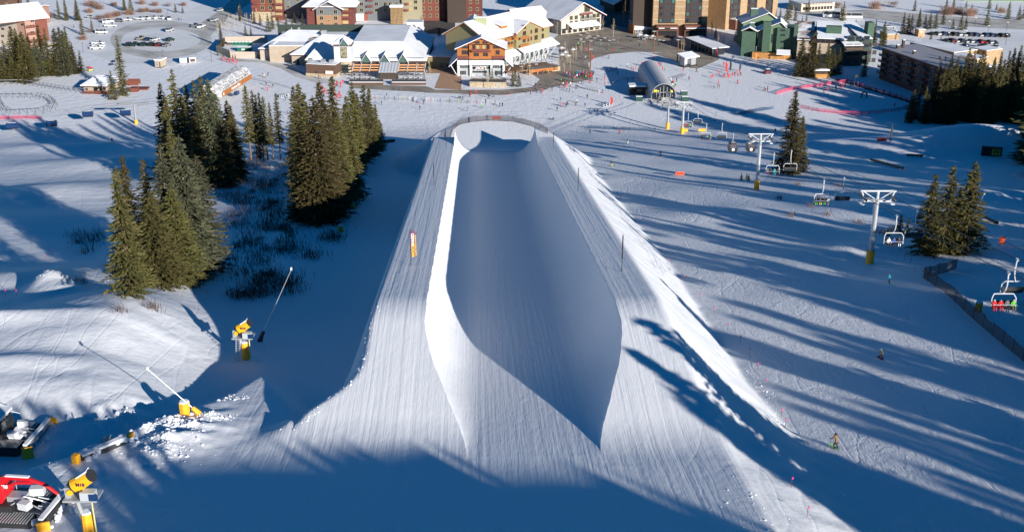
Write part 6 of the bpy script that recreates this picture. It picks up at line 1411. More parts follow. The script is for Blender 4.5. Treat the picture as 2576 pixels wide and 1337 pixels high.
def chair_at(pts, px, label, flip=False, tint=None):
    f = find_f(pts, px); P = rope_pt(pts, f)
    t = thing('lift_chair', label, 'lift chair', P, R(180) if flip else 0, 'chairs of the chairlift at right')
    for me in CHP:
        o = bpy.data.objects.new(me.name, me); COL.objects.link(o); o.parent = t
    return P
def riders(P, cols, flip, names):
    n = len(cols)
    for i, (c, tr, hl) in enumerate(cols):
        x = (i - (n - 1) / 2) * .72 * (-1 if flip else 1)
        person(Vector((P.x + x, P.y + (-.05 if not flip else .05), P.z - 4.3 + .26)), R(-90) if not flip else R(90), c, tr, names[i], 'riders on the lift chairs', 'sit', None, hl)
PL, PR = ROPE
SEATS = {3: ['left rider', 'middle rider', 'right rider'], 4: ['leftmost rider', 'second rider from the left', 'third rider from the left', 'rightmost rider'], 2: ['left rider', 'right rider']}
def loaded(px, lab, cols, where):
    P = chair_at(PL, px, lab, False)
    riders(P, cols, False, ['%s, %s jacket, on %s' % (SEATS[len(cols)][i], c[0], where) for i, c in enumerate(cols)])
loaded(2536, 'loaded lift chair nearest the camera at the right edge', [('red', 'red', 'white'), ('red', 'red', 'teal'), ('grey', 'black', 'black'), ('green', 'brown', 'white')], 'the nearest loaded lift chair')
loaded(2256, 'loaded lift chair just right of the nearest tower', [('white', 'black', 'white'), ('blue', 'black', 'black'), ('black', 'white', 'black')], 'the loaded chair right of the nearest tower')
loaded(2073, 'loaded lift chair halfway between the two pale towers', [('black', 'green', 'black'), ('dark blue', 'yellow', 'black'), ('black', 'green', 'black'), ('white', 'white', 'white')], 'the loaded chair between the pale towers')
loaded(1948, 'loaded lift chair before the twin spruces', [('grey', 'purple', 'teal'), ('black', 'black', 'black'), ('teal', 'teal', 'teal'), ('black', 'black', 'green')], 'the loaded chair before the twin spruces')
loaded(1778, 'loaded lift chair farther down, left of the cabins', [('black', 'black', 'black'), ('black', 'blue', 'black'), ('teal', 'black', 'teal'), ('black', 'orange', 'black')], 'the loaded chair left of the cabins')
loaded(1732, 'small dark loaded lift chair beside the pale tower near the terminal', [('red', 'black', 'black'), ('maroon', 'black', 'black'), ('green', 'black', 'green')], 'the dark chair near the terminal')
for px, lab in ((2560, 'empty lift chair cut by the right edge of the picture'), (2308, 'empty lift chair right of the nearest tower'), (2125, 'empty lift chair above the loaded one between the pale towers'), (1992, 'empty lift chair in front of the twin spruces'), (1818, 'empty lift chair left of the middle tower'), (1757, 'empty lift chair near the pale shaded tower')):
    chair_at(PR, px, lab, True)
def gondola(pts, px, label):
    P = rope_pt(pts, find_f(pts, px)); t = thing('gondola_cabin', label, 'gondola cabin', P, 0, 'gondola cabins on the chairlift')
    MB().path([(0, 0, 0), (0, -.1, -.9), (0, .3, -1.7), (0, 0, -2.2)], .06, 6).build('hanger', WHITEW, t)
    mb = MB(); prof = [(-.85, -4.35), (.85, -4.35), (1.05, -3.6), (1.0, -3.0), (.8, -2.35), (.45, -2.15), (-.45, -2.15), (-.8, -2.35), (-1.0, -3.0), (-1.05, -3.6)]
    mb.extr(prof, -1.0, 1.0, axis='y'); mb.build('cabin', mat('cabin_black', (.03, .025, .03), .3, spec=.6), t)
    MB().box((0, -1.03, -3.35), (1.5, .05, .95)).build('window', mat('cabin_glass', (.10, .09, .10), .1, spec=.8), t); MB().box((0, 1.03, -3.35), (1.5, .05, .95)).build('window', mat('cabin_glass', (.10, .09, .10), .1, spec=.8), t)
    MB().tube((0, -1.02, -3.7), (0, -1.065, -3.7), .36, n=20).build('emblem', WHITE, t)
    q = MB().box((-.05, -1.085, -3.8), (.1, .02, .26)); q.box((.1, -1.085, -3.66), (.16, .02, .08)); q.box((.1, -1.085, -3.82), (.16, .02, .08)); q.build('emblem_mark', BLACK, t)
    MB().box((0, 0, -2.15), (1.0, 1.3, .12)).build('roof_rack', PIPEG, t)
gondola(PL, 1846, 'dark gondola cabin with white emblem, left of the middle tower')
gondola(PR, 1891, 'dark gondola cabin with white emblem, close behind the middle tower')

# grey barrel roofed terminal
def barrel(name, label, front, back, wid, hgt, mroof, cat='lift terminal', z0=1.6):
    A = GZ(*front); B = GZ(*back); d = (B - A); L = d.length; t = thing(name, label, cat, A, math.atan2(d.y, d.x) - R(90))
    n = 14; prof = [(wid / 2 * math.cos(math.pi * k / n), z0 + (hgt - z0) * math.sin(math.pi * k / n) ** .8) for k in range(n + 1)]
    inner = [(p[0] * .96, z0 + (p[1] - z0) * .96) for p in prof]
    MB().extr(prof + inner[::-1], 0, L, axis='y').build('shell_roof', mroof, t)
    return t, L
RIB = bpy.data.materials.new('ribbed_grey_metal'); RIB.use_nodes = True; _n = RIB.node_tree; _tc = _n.nodes.new('ShaderNodeTexCoord'); _w = _n.nodes.new('ShaderNodeTexWave'); _w.bands_direction = 'Y'; _w.inputs['Scale'].default_value = .55; _n.links.new(_tc.outputs['Object'], _w.inputs[0])
_r = _n.nodes.new('ShaderNodeValToRGB'); _r.color_ramp.elements[0].color = (.30, .31, .33, 1); _r.color_ramp.elements[1].color = (.62, .63, .65, 1); _n.links.new(_w.outputs[0], _r.inputs[0]); _n.links.new(_r.outputs[0], _n.nodes['Principled BSDF'].inputs['Base Color']); _n.nodes['Principled BSDF'].inputs['Roughness'].default_value = .5
t, L = barrel('lift_terminal', 'long grey barrel roofed lift terminal with glazed round end', (1669, 258), (1632, 196), 9.4, 7.2, RIB)
MB().extr([(4.3 * math.cos(math.pi * k / 12), 1.8 + 4.9 * math.sin(math.pi * k / 12)) for k in range(13)], 1.0, 1.15, axis='y').build('glazed_end', GLASS, t)
q = MB()
for x_ in (-2.6, -1.3, 0, 1.3, 2.6): q.box((x_, .9, 1.8), (.14, .1, 4.4 - abs(x_) * .5))
q.box((0, .9, 3.6), (8, .1, .14)); q.build('glazing_bars', STEEL, t)
for x_ in (-3.1, -2.1): MB().tube((x_, .85, 4.2), (x_, .7, 4.2), .55 if x_ < -3 else .3, n=14).build('yellow_wheel', mat('wheel_yellow', (.75, .62, .02), .5), t)
MB().tube((3.0, .85, 4.1), (3.0, .7, 4.1), .4, n=14).build('yellow_wheel', mat('wheel_yellow', (.75, .62, .02), .5), t)
for y_ in (3, L - 3): MB().box((0, y_, 0), (1.4, 2.2, 2.4)).build('pier', CONC, t)
q = MB(); q.box((0, -2.5, .9), (7, .3, .3)); q.box((-2.4, -2, .9), (.3, 7, .3)); q.box((2.4, -2, .9), (.3, 7, .3))
for s in (-1, 1): q.tube((s * 3.2, -4.5, 0), (s * 1.5, 0, 3.2), .12, n=5); q.tube((s * 3.2, 0, 0), (s * 1.0, -4.5, 3.0), .12, n=5); q.box((s * 2.3, -3, 3.9), (.25, 6, .25))
q.build('tyre_bank_frame', PIPEG, t)
P = GZ(*r4(215, 1180)); t = thing('lift_hut', 'dark operator hut with snowy flat roof left of the grey terminal', 'hut', P); MB().box((3.2, 2.4, 0), (6.0, 4.6, 3.2)).build('wall', DBROWN, t); MB().box((3.2, 2.4, 3.203), (6.6, 5.2, .45)).build('roof', SNOWR, t); MB().box((3.0, 0.06, 1.2), (3.4, .06, 1.0)).build('window', GLASS, t)
for i, (x, y) in enumerate(((335, 1250), (890, 1180), (905, 1250))):
    P = GZ(*r4(x, y)); o = MB().box((0, 0, 0), (2.6, 1.8, 1.7)).build('equipment_box', mat('box_green', (.01, .055, .04), .6), None, P); MB().box((0, 0, 1.703), (2.5, 1.7, .12)).build('snow_cap', SNOWR, o); tag(o, 'dark green equipment box %s the grey terminal' % ('left of', 'right of', 'in front right of')[i], 'box', 'equipment boxes by the terminal')

# orange sided terminal, left
A = GZ(561, 262); B = GZ(634, 214); d = B - A; L = d.length; az = math.atan2(d.y, d.x)
t = thing('lift_terminal', 'long lift terminal with orange side band and snow streaked white roof', 'lift terminal', A, az)
def TZ(py, P): return up_h(P, py)
zb, zt = 2.6, 4.6
prof = [(-.0, zb), (8.4, zb), (8.4, zt), (7.4, zt + 1.9), (5.6, zt + 2.9), (2.6, zt + 2.6), (.6, zt + 1.2), (0, zt)]
MB().extr([(p[0], p[1]) for p in prof], 0, L, axis='x').build('housing', mat('terminal_white', (.62, .62, .61), .5, col2=(.30, .30, .29), nscale=.6), t)
MB().box((L / 2, -.06, zb), (L, .1, 1.9)).build('orange_band', ORANGE, t)
q = MB(); g3 = np.random.default_rng(3)
for i in range(22):
    f = .08 + .84 * i / 22 + g3.uniform(-.01, .01); w_ = g3.uniform(.15, .5); hh = g3.uniform(.3, .9)
    q.add([(L * f, -.02, zt + .08), (L * f + w_, -.02, zt + .08), (L * f + w_ * .9, .47, zt + .1 + hh), (L * f + .05, .47, zt + .1 + hh)], [(0, 1, 2, 3)]) if False else q.box((L * f, .12 + .1, zt + .25), (w_, .35, hh), ry=0, rx=R(-24))
q.build('window_band', BLACK, t)
MB().add([(0, 1.0, zt + 1.55), (L, 1.0, zt + 1.55), (L, 2.6, zt + 2.66), (0, 2.6, zt + 2.66), (L, 5.6, zt + 2.97), (0, 5.6, zt + 2.97), (0, 1.0, zt + 1.72), (L, 1.0, zt + 1.72), (L, 2.6, zt + 2.86), (0, 2.6, zt + 2.86), (L, 5.6, zt + 3.15), (0, 5.6, zt + 3.15)], [(6, 7, 8, 9), (9, 8, 10, 11), (0, 6, 9, 3), (1, 2, 8, 7), (0, 1, 7, 6)]).build('roof_snow', mat('streaky_snow', (.78, .78, .79), .7, col2=(.30, .29, .28), nscale=.9), t)
text(t, 'American Flyer', (L * .45, -.14, zb + .95), 1.5, WHITE)
MB().tube((1.3, -.12, zb + .95), (1.3, -.2, zb + .95), .5, n=16).build('emblem', WHITE, t)
for x_ in (3, L - 4): MB().box((x_, 4, 0), (2.0, 2.0, zb)).build('pier', CONC, t)
q = MB().extr([(-1.4, 1.2), (1.4, 1.2), (1.6, 1.8), (1.2, 2.5), (-1.2, 2.5), (-1.6, 1.8)], -.6, .6, axis='y'); o = q.build('bubble_chair', BLUEC, None, GZ(596, 246)); o.rotation_euler.z = az; tag(o, 'blue bubble chair parked under the orange terminal', 'lift chair')

# left lift: bubble chairs and tower
P = G(343, 311); h = up_h(P, 258); t = thing('lift_tower', 'grey lift tower with broad crossarm at the left, on a yellow pad', 'lift tower', P, 0)
MB().tube((0, 0, 0), (0, 0, h - .6), .38, .34, 10).build('mast', PIPEG, t); MB().tube((0, 0, 0), (0, 0, 1.4), .6, .6, 8).build('safety_pad', YELLOW, t)
q = MB(); q.box((0, 0, h - .5), (10.5, .4, .35)); q.box((-4.2, 0, h - .7), (3.6, 1.6, .25)); q.box((3.2, 0, h - .7), (3.6, 1.6, .25)); q.build('crossarm', PIPEG, t)
zL = P.z + h - .7
def bub(px, py, zz, label):
    Q = GZ(px, py, zz); t = thing('bubble_chair', label, 'lift chair', Q, R(10), 'blue bubble chairs of the left lift')
    MB().path([(0, 0, 0), (0, -.1, -1.0), (0, .3, -1.8)], .06, 5).build('hanger', PIPEG, t)
    q = MB().extr([(-.75, -3.3), (.5, -3.4), (.85, -2.9), (.7, -2.2), (.1, -1.8), (-.6, -1.9), (-.9, -2.5)], -1.75, 1.75, axis='x'); q.build('bubble', BLUEC, t)
    MB().box((0, -.1, -3.75), (3.3, .9, .35)).build('seat', BLACK, t); MB().box((0, .3, -1.87), (2.6, .7, .1)).build('snow_cap', SNOWR, t)
    return Q
Q1 = bub(127, 290, zL - .6, 'blue bubble chair above the shaded slope, second from the left edge')
Q2 = bub(313, 264, zL, 'blue bubble chair just left of the grey lift tower')
Q3 = bub(218, 267, zL, 'dark bubble chair with riders, third from the left edge')
Q0 = bub(27, 296, zL - 1, 'blue bubble chair nearest the left edge of the picture')
for a, b, lb in ((Q1, Q2, 'near'), (Q0, Q3, 'far')):
    dd = (b - a); dd.z = 0; dd.normalize(); pts = [a - dd * 40, a, b, b + dd * 45]
    o = MB().path(pts, .03, 4).build('haul_rope', DMETAL); tag(o, 'steel haul rope on the %s side of the left lift' % lb, 'cable', 'ropes of the left lift')
# ---------------------------------------------------------------- snow guns, pads, lances
def snow_gun(base, label, s, rz, h, ladder=False):
    P = G(*base); t = thing('snow_gun', label, 'snow gun', P, rz, 'fan snow guns on masts')
    MB().tube((0, 0, .1), (0, 0, 1.9 * s), .42 * s, .36 * s, 10).build('safety_pad', YELLOW, t)
    MB().tube((0, 0, 1.903 * s), (0, 0, 2.0 * s), .36 * s, .30 * s, 10).build('snow_cap', SNOWR, t)
    MB().tube((0, 0, 0), (-.5 * s, 0, h), .17 * s, .17 * s, 6).build('mast', PIPEG, t)
    x0 = -.4 * s
    MB().box((x0 + .35 * s, 0, h), (2.1 * s, 1.3 * s, .12 * s)).build('platform', STEEL, t)
    MB().box((x0 + .85 * s, -.35 * s, h + .12 * s), (.9 * s, .55 * s, .55 * s)).build('control_cabinet', mat('cabinet_grey', (.42, .45, .47), .5), t)
    MB().box((x0 + 1.25 * s, -.66 * s, h + .15 * s), (.55 * s, .06, .45 * s)).build('cabinet_cover', BLUEC, t)
    MB().box((x0 - .45 * s, .1 * s, h + .12 * s), (.35 * s, .8 * s, .7 * s)).build('bracket', STEEL, t)
    MB().box((x0 + .35 * s, 0, h + .12 * s), (.3 * s, .9 * s, .55 * s)).build('yoke', DMETAL, t)
    b = MB(); a = Vector((.72, -.1, .5)).normalized(); c = Vector((x0 + .45 * s, 0, h + 1.15 * s))
    b.tube(c - a * .55 * s, c + a * .75 * s, .52 * s, .40 * s, 16); o = b.build('barrel', mat('gun_yellow', (.80, .42, .01), .45), t)
    MB().tube(c + a * .752 * s, c + a * .86 * s, .41 * s, .41 * s, 16).build('nozzle_ring', DMETAL, t)
    MB().tube(c - a * .68 * s, c - a * .552 * s, .50 * s, .50 * s, 16).build('fan_grille', DMETAL, t)
    MB().tube(c - a * .5 * s + Vector((-.3 * s, -.5 * s, -.3 * s)), c - a * .5 * s + Vector((-.3 * s, -.2 * s, -.3 * s)), .2 * s, .2 * s, 12).build('motor_cap', mat('gun_yellow', (.80, .42, .01), .45), t)
    n_ = a.cross(Vector((0, 1, 0))).normalized()
    MB().box((c.x + .1 * s, c.y, c.z + .50 * s), (.85 * s, .5 * s, .1 * s), ry=R(-35)).build('snow_patch', SNOWR, t)
    text(t, 'M18', (c.x + .05 * s, c.y - .50 * s, c.z + .02), .3 * s, mat('gun_mark', (.12, .02, .06), .5), rx=R(90), ry=0)
    MB().tube((x0 + 1.0 * s, -.4 * s, h), (.55 * s, -.3 * s, .3), .06 * s, n=5).build('hose', mat('pale_hose', (.6, .5, .2), .6), t)
    if ladder:
        q = MB()
        for sx in (-.22, .22): q.tube((sx - .55, -.55, h), (sx - .75, -.95, -.2), .04, n=4)
        for k in range(11): f = k / 10.5; q.tube((-.77 - .2 * f, -.55 - .4 * f, h * (1 - f)), (-.33 - .2 * f, -.55 - .4 * f, h * (1 - f)), .03, n=4)
        q.build('ladder', STEEL, t)
    return P
P = G(228, 1352); snow_gun((228, 1352), 'big yellow fan snow gun on a padded grey mast at the bottom left corner', 1.12, R(0), max(3.4, up_h(P, 1262)))
P = G(619, 903); snow_gun((619, 903), 'yellow fan snow gun with a ladder on its mast in the shade of the bank', 1.12, R(0), max(2.8, up_h(P, 853)), True)
def lance(base, top, label, pad=YELLOW, r=.05, off=0):
    P = G(*base); Q = at_depth(top, P.y + off); v = Q - P
    t = thing('snow_lance', label, 'snow lance', P, 0, 'lance snow guns'); m = v * .14
    MB().tube((0, 0, 0), m, .28, .2, 8).build('safety_pad', pad, t); MB().tube(m * .9, v, r, r * .8, 6).build('pole', STEEL, t)
    MB().box((v.x, v.y, v.z - .1), (.18, .18, .35)).build('nozzle_head', WHITE, t); MB().tube((.25, 0, -.2), m * .9 + Vector((.1, 0, 0)), .07, n=5).build('valve', DMETAL, t)
lance((502, 1040), (372, 928), 'long snow lance leaning left over a yellow cover near the rubble')
lance((652, 858), (733, 677), 'tall white snow lance leaning right beside the ladder snow gun', pad=DMETAL)
lance((908, 460), (895, 395), 'thin snow lance by the spruce stand left of the halfpipe')
lance((953, 380), (963, 341), 'small snow lance at the top of the spruce stand')
lance((2405, 632), (2476, 487), 'pale snow lance rising behind the spruces at the net fence', off=-1)
lance((1797, 304), (1802, 285), 'short dark lance with orange pad on the shaded slope at right', pad=ORANGE)
for i, (x, y, lb) in enumerate(((465, 1042, 'yellow padded hydrant cover left of the leaning lance'), (880, 475, 'yellow hydrant cover close under the dark spruces'), (887, 525, 'yellow hydrant cover at the edge of the spruce shade'), (858, 583, 'yellow hydrant cover lowest along the spruce stand'), (918, 415, 'yellow hydrant cover near the top of the spruce stand'), (2460, 782, 'yellow post cover sunk behind the net fence'), (2424, 630, 'yellow post cover at the foot of the right spruces'), (97, 1130, None))):
    if lb is None: continue
    P = G(x, y); sc = 1.25 if i else 1.3
    o = MB().tube((0, 0, -.1), (.05, 0, 1.0 * sc), .34 * sc, .40 * sc, 8).build('hydrant_cover', YELLOW, None, P); MB().tube((.05, 0, 1.003 * sc), (.05, 0, 1.1 * sc), .38 * sc, .3 * sc, 8).build('snow_cap', SNOWR, o); MB().tube((.5, 0, 0), (.35, 0, .7), .05, n=5).build('valve_handle', DMETAL, o); tag(o, lb, 'hydrant cover', 'yellow covers on hydrants')

# ---------------------------------------------------------------- snow groomers
def tracks(t, L, W, wd, z0=0):
    for s in (-1, 1):
        q = MB(); q.extr([(-L / 2 + .3, 0), (L / 2 - .3, 0), (L / 2, .35), (L / 2 - .25, .85), (-L / 2 + .25, .85), (-L / 2, .4)], s * W / 2 - wd / 2, s * W / 2 + wd / 2, axis='y')
        o = q.build('track', mat('track_rubber', (.02, .02, .022), .7), t)
        q = MB(); n = 24
        for k in range(n): q.box((-L / 2 + .3 + (L - .6) * k / (n - 1), s * W / 2, .852), (.07, wd + .05, .07))
        q.build('grousers', STEEL, o)
def blade(t, x, w, m=PIPEG):
    q = MB(); q.extr([(x, .05), (x + .18, .0), (x + .30, .6), (x + .2, 1.15), (x + .05, 1.1), (x + .12, .6)], -w / 2, w / 2, axis='y'); o = q.build('blade', m, t)
    for s in (-1, 1):
        MB().box((x + .5, s * (w / 2 + .1), .05), (.9, .12, 1.15), rz=s * R(-24)).build('blade_end', YELLOW, o)
    MB().box((x + .2, 0, 1.16), (.35, w - .3, .16)).build('blade_snow', SNOWR, o)
    q = MB()
    for s in (-1, 1): q.tube((x - 1.2, s * .6, .6), (x + .1, s * .9, .6), .1, n=6); q.tube((x - .9, s * .3, 1.1), (x + .1, s * .25, .9), .07, n=6); q.tube((x - .6, s * 1.3, .7), (x + .1, s * 1.6, .8), .06, n=5)
    q.build('blade_linkage', STEEL, t)
P = G(8, 1112); t = thing('snow_groomer', 'dark grey snow groomer with wide blade and yellow blade ends at the left edge', 'snow groomer', P, R(-4)); 
t.rotation_euler.x = R(0)
SLOPE = math.atan(.17)
tracks(t, 5.4, 3.2, 1.25)
MB().box((-1.2, 0, .9), (3.6, 2.3, .55)).build('chassis', DMETAL, t); MB().box((-.2, 0, 1.45), (1.9, 2.4, 1.35), taper=.86).build('cab', DMETAL, t); MB().box((.66, 0, 1.75), (.12, 1.9, .8)).build('windscreen', GLASS, t)
MB().box((-.2, 0, 2.81), (1.9, 2.3, .2)).build('roof_snow', SNOWR, t); MB().box((1.6, 0, .9), (1.1, 1.6, .35)).build('deck_snow', SNOWR, t); MB().box((-2.2, 0, 1.45), (1.6, 2.2, .7)).build('engine_box', mat('engine_yellow', (.55, .38, .03), .6), t)
MB().box((1.6, 1.0, 1.25), (.9, .45, .5), rz=R(20)).build('track_guard', WHITEW, t); MB().box((1.6, -1.0, 1.25), (.9, .45, .5), rz=R(-20)).build('track_guard', WHITEW, t)
blade(t, 3.1, 5.0)
q = MB()
for i_, (a, b, c) in enumerate((((-.9, 1.1, 2.2), (-.2, 1.15, 2.9), .04), ((.6, -1.1, 2.6), (1.3, -1.3, 2.3), .03), ((.6, 1.1, 2.6), (1.3, 1.3, 2.3), .03), ((2.1, .5, 1.3), (2.9, .7, 1.0), .06), ((2.1, -.5, 1.3), (2.9, -.7, 1.0), .06), ((1.9, .1, 1.3), (2.7, -.2, 1.35), .05), ((-1.4, -1.1, 2.15), (-1.4, -1.1, 3.1), .09))): q.tube(a, b, c, n=6)
for y_ in (-.8, -.3, .3, .8): q.box((.7, y_, 2.72), (.14, .22, .16))
q.build('rails_and_hoses', STEEL, t)
q = MB(); g6 = np.random.default_rng(4)
for k in range(26): q.ball((g6.uniform(1.6, 4.4), g6.uniform(-2.4, 2.4), g6.uniform(.0, .6)), g6.uniform(.12, .34), 6, 4)
q.build('caked_snow', SNOWR, t)
P = G(26, 1292); t = thing('winch_groomer', 'snow groomer with red winch drum and long red boom at the bottom left corner', 'snow groomer', P, R(-6))
tracks(t, 5.6, 3.2, 1.3)
MB().box((-1.0, 0, .9), (3.8, 2.2, .5)).build('chassis', DMETAL, t)
MB().box((-2.6, 0, 1.4), (1.6, 2.4, 1.5), taper=.85).build('cab', mat('groomer_red', (.55, .01, .015), .35, spec=.6), t); MB().box((-2.6, 0, 2.91), (1.2, 1.9, .12)).build('roof_snow', SNOWR, t)
GRED = mat('groomer_red', (.55, .01, .015), .35, spec=.6)
MB().tube((-.6, -.75, 2.0), (-.6, .75, 2.0), .85, .85, 20).build('winch_drum', GRED, t)
q = MB()
pts = [(-.9, 0, 2.5), (.2, 0, 3.15), (2.0, 0, 3.1), (3.1, 0, 2.75), (4.0, 0, 2.0)]
for a, b, r_ in zip(pts[:-1], pts[1:], (.28, .16, .16, .14)): q.tube(a, b, r_, r_ * .85, 6)
q.tube((-.2, 0, 2.2), (.9, 0, 2.75), .14, .12, 6); q.tube((.9, 0, 2.75), (2.2, 0, 2.85), .12, .12, 6); bo = q.build('boom', GRED, t); MB().box((1.1, 0, 3.3), (1.8, .25, .08)).build('boom_snow', SNOWR, bo); MB().tube((4.0, 0, 2.05), (4.1, 0, 1.6), .12, n=8).build('boom_pulley', STEEL, bo)
text(t, '450', (.1, -.3, 2.55), .38, WHITE, rx=R(80))
MB().box((1.9, .9, 1.3), (1.0, .6, .6), rz=R(12)).build('track_guard', WHITEW, t); MB().box((1.9, -1.0, 1.3), (.8, .6, .55), rz=R(-12)).build('track_guard', WHITEW, t)
blade(t, 3.4, 4.6, DMETAL)
q = MB()
for a, b, c in (((2.1, .5, 1.3), (3.1, .7, 1.0), .06), ((2.1, -.5, 1.3), (3.1, -.7, 1.0), .06), ((.6, -.9, 1.3), (1.6, -.4, 1.9), .05), ((1.5, -.4, 1.9), (2.6, .2, 1.2), .05), ((.3, .9, 1.4), (.3, .9, 2.6), .04), ((-1.5, -1.1, 2.6), (-.9, -1.2, 2.9), .05), ((.9, .7, 1.3), (1.2, -.9, 1.5), .05)): MB().tube(a, b, c, n=6).build('hydraulic_hose', STEEL, t)
MB().box((.9, 0, 1.3), (1.3, .9, .5)).build('frame', STEEL, t)
q = MB()
for k in range(24): q.ball((g6.uniform(1.2, 4.6), g6.uniform(-2.2, 2.2), g6.uniform(.0, .7)), g6.uniform(.1, .3), 6, 4)
q.build('caked_snow', SNOWR, t)
P = G(262, 1135); t = thing('groomer_blade', 'snow covered groomer tiller lying on the snow beside the rubble, one yellow end', 'groomer blade', P, R(48)); q = MB().extr([(-.25, 0), (.3, 0), (.2, .45), (-.1, .6)], -2.2, 2.2, axis='x'); q.build('blade_body', DMETAL, t); q = MB().box((0, -.05, .5), (4.0, .5, .2)); [q.ball((g6.uniform(-2, 2), g6.uniform(-.6, .5), g6.uniform(.0, .5)), g6.uniform(.15, .35), 7, 5) for _ in range(22)]; q.build('snow_cap', SNOWR, t); MB().box((-2.5, -.1, 0), (.5, .5, .9), rz=R(20)).build('blade_end', YELLOW, t); MB().box((2.5, 0, .3), (.5, .3, .4)).build('blade_end', YELLOW, t)
q = MB()
for k in range(5): a = k * .5; q.tube((.2 + a * .3, .5, .6 + .2 * math.sin(a * 3)), (.5 + a * .3, .6, .8 + .2 * math.sin(a * 3 + 1)), .05, n=5)
q.tube((-.6, .4, .5), (1.2, .5, .55), .07, n=5); q.build('hydraulic_hoses', BLACK, t)
P = G(237, 1312); o = MB().tube((0, 0, 0), (0, 0, 1.6), .025, n=5).build('marker_stake', mat('stake_blue', (.02, .2, .5), .5), None, P); tag(o, 'thin blue stake in the snow beside the big yellow snow gun', 'stake')

# ---------------------------------------------------------------- nets, fences, signs, banners, poles
def netmat(name, col, a):
    m = bpy.data.materials.new(name); m.use_nodes = True; nt = m.node_tree; b = nt.nodes['Principled BSDF']; b.inputs['Base Color'].default_value = (*col, 1); b.inputs['Roughness'].default_value = .8
    b.inputs['Alpha'].default_value = a; return m
NETG = netmat('grey_net', (.06, .055, .055), .55); NETP = netmat('pink_net', (.62, .06, .14), .5); NETB = netmat('blue_net', (.02, .06, .12), .6); NETD = netmat('dark_net', (.035, .033, .035), .72)
def fence(name, pts, h, m, label, postm=DMETAL, cat='fence', step=3.0, lean=0):
    P = [G(*p) for p in pts]; t = thing(name, label, cat, P[0]); o = P[0]; dense = []
    for a, b in zip(P[:-1], P[1:]):
        n = max(1, int((b - a).length / 1.0))
        for k in range(n): dense.append(a.lerp(b, k / n))
    dense.append(P[-1])
    for p in dense: p.z = hz(p.x, p.y)
    mb = MB(); vs = []
    for i, p in enumerate(dense):
        sag = .08 * math.sin(i * 1.3) + .05 * math.sin(i * .7); q = p - o
        vs += [(q.x, q.y, q.z + .02), (q.x + .1 * math.sin(i * .9) + lean, q.y + lean, q.z + h + sag)]
    mb.add(vs, [(2 * i, 2 * i + 2, 2 * i + 3, 2 * i + 1) for i in range(len(dense) - 1)]); mb.build('net', m, t)
    s = 0; last = dense[0]; k = 0
    for i, p in enumerate(dense):
        if i == 0 or (p - last).length > step or i == len(dense) - 1:
            last = p; q = p - o; MB().tube((q.x, q.y, q.z - .1), (q.x + lean, q.y + lean, q.z + h + .15), .04, n=5).build('post', postm, t)
    return t
fence('safety_fence', [(1118, 346), (1140, 326), (1158, 313), (1190, 306), (1235, 303), (1290, 306), (1335, 317), (1365, 327), (1378, 336)], 1.5, NETG, 'grey net fence on red posts round the finish pad of the halfpipe', MAROON)
fence('safety_fence', [(2405, 676), (2360, 690), (2322, 700), (2345, 715), (2395, 752), (2440, 795), (2480, 830), (2530, 872), (2590, 922)], 1.7, NETD, 'dark net fence winding down beside the groomed run at right')
PK = MAROON
fence('safety_net', [(1953, 238), (1985, 228), (2020, 222), (2060, 218), (2105, 210), (2135, 207)], 1.3, NETP, 'pink safety net in front of the log enclosure and pines', PK)
fence('safety_net', [(2014, 272), (2060, 281), (2110, 286), (2160, 289), (2210, 285), (2260, 279), (2296, 272)], 1.3, NETP, 'long curved pink safety net on the beginner slope', PK)
fence('safety_net', [(2130, 205), (2180, 222), (2240, 240), (2300, 258)], 1.2, NETP, 'pink net behind the magic carpet at right', PK)
fence('safety_net', [(0, 300), (60, 298), (105, 300)], 1.2, NETP, 'pink net at the foot of the coaster loop at far left', PK)
for i, (a, b) in enumerate((((1478, 323), (1512, 324)), ((1518, 325), (1545, 325)), ((1550, 327), (1600, 328)), ((1605, 329), (1650, 330)), ((1850, 290), (1900, 282)), ((1900, 282), (1945, 274)))):
    fence('pad_fence', [a, b], 1.1, NETB, 'dark blue net panel on the shaded snow, %s from left' % ordw(i), cat='net panel', step=4)['group'] = 'blue net panels on the shaded slope'
fence('railing', [r2(460, 800), r2(700, 850), r2(880, 905)], .9, netmat('thin_net', (.2, .2, .22), .3), 'thin rail fence from the orange terminal to the gates', STEEL, 'fence')
fence('railing', [r3(2020, 850), r3(2100, 800), r3(2300, 790)], .9, netmat('thin_net', (.2, .2, .22), .3), 'thin rail fence left of the grey terminal', STEEL, 'fence')
for i in range(4): fence('queue_rail', [r4(720 + i * 55, 1000 - i * 14), r4(850 + i * 30, 960 - i * 12)], .9, netmat('thin_net', (.2, .2, .22), .3), 'steel queue rail beside the grey terminal, %s from left' % ordw(i), STEEL, 'rail')['group'] = 'queue rails'
def pole(base, top_y, label, r=.05, m=BLACK, cat='pole', group='black poles along the halfpipe decks'):
    P = G(*base); h = up_h(P, top_y); o = MB().tube((0, 0, -.1), (0, 0, h), r, r * .6, 6).build('marker_pole', m, None, P); MB().tube((0, 0, h * .35), (0, 0, h * .95), r * 1.7, r * 1.5, 6).build('pole_sleeve', m, o); return tag(o, label, cat, group)
pole((1122, 368), 322, 'black pole at the far end of the left deck')
pole((1092, 465), 408, 'black pole in the middle of the left deck')
pole((1392, 374), 332, 'black pole at the far end of the right deck')
pole((1454, 480), 420, 'black pole in the middle of the right deck')
pole((1564, 682), 588, 'tallest looking black pole on the near part of the right deck')
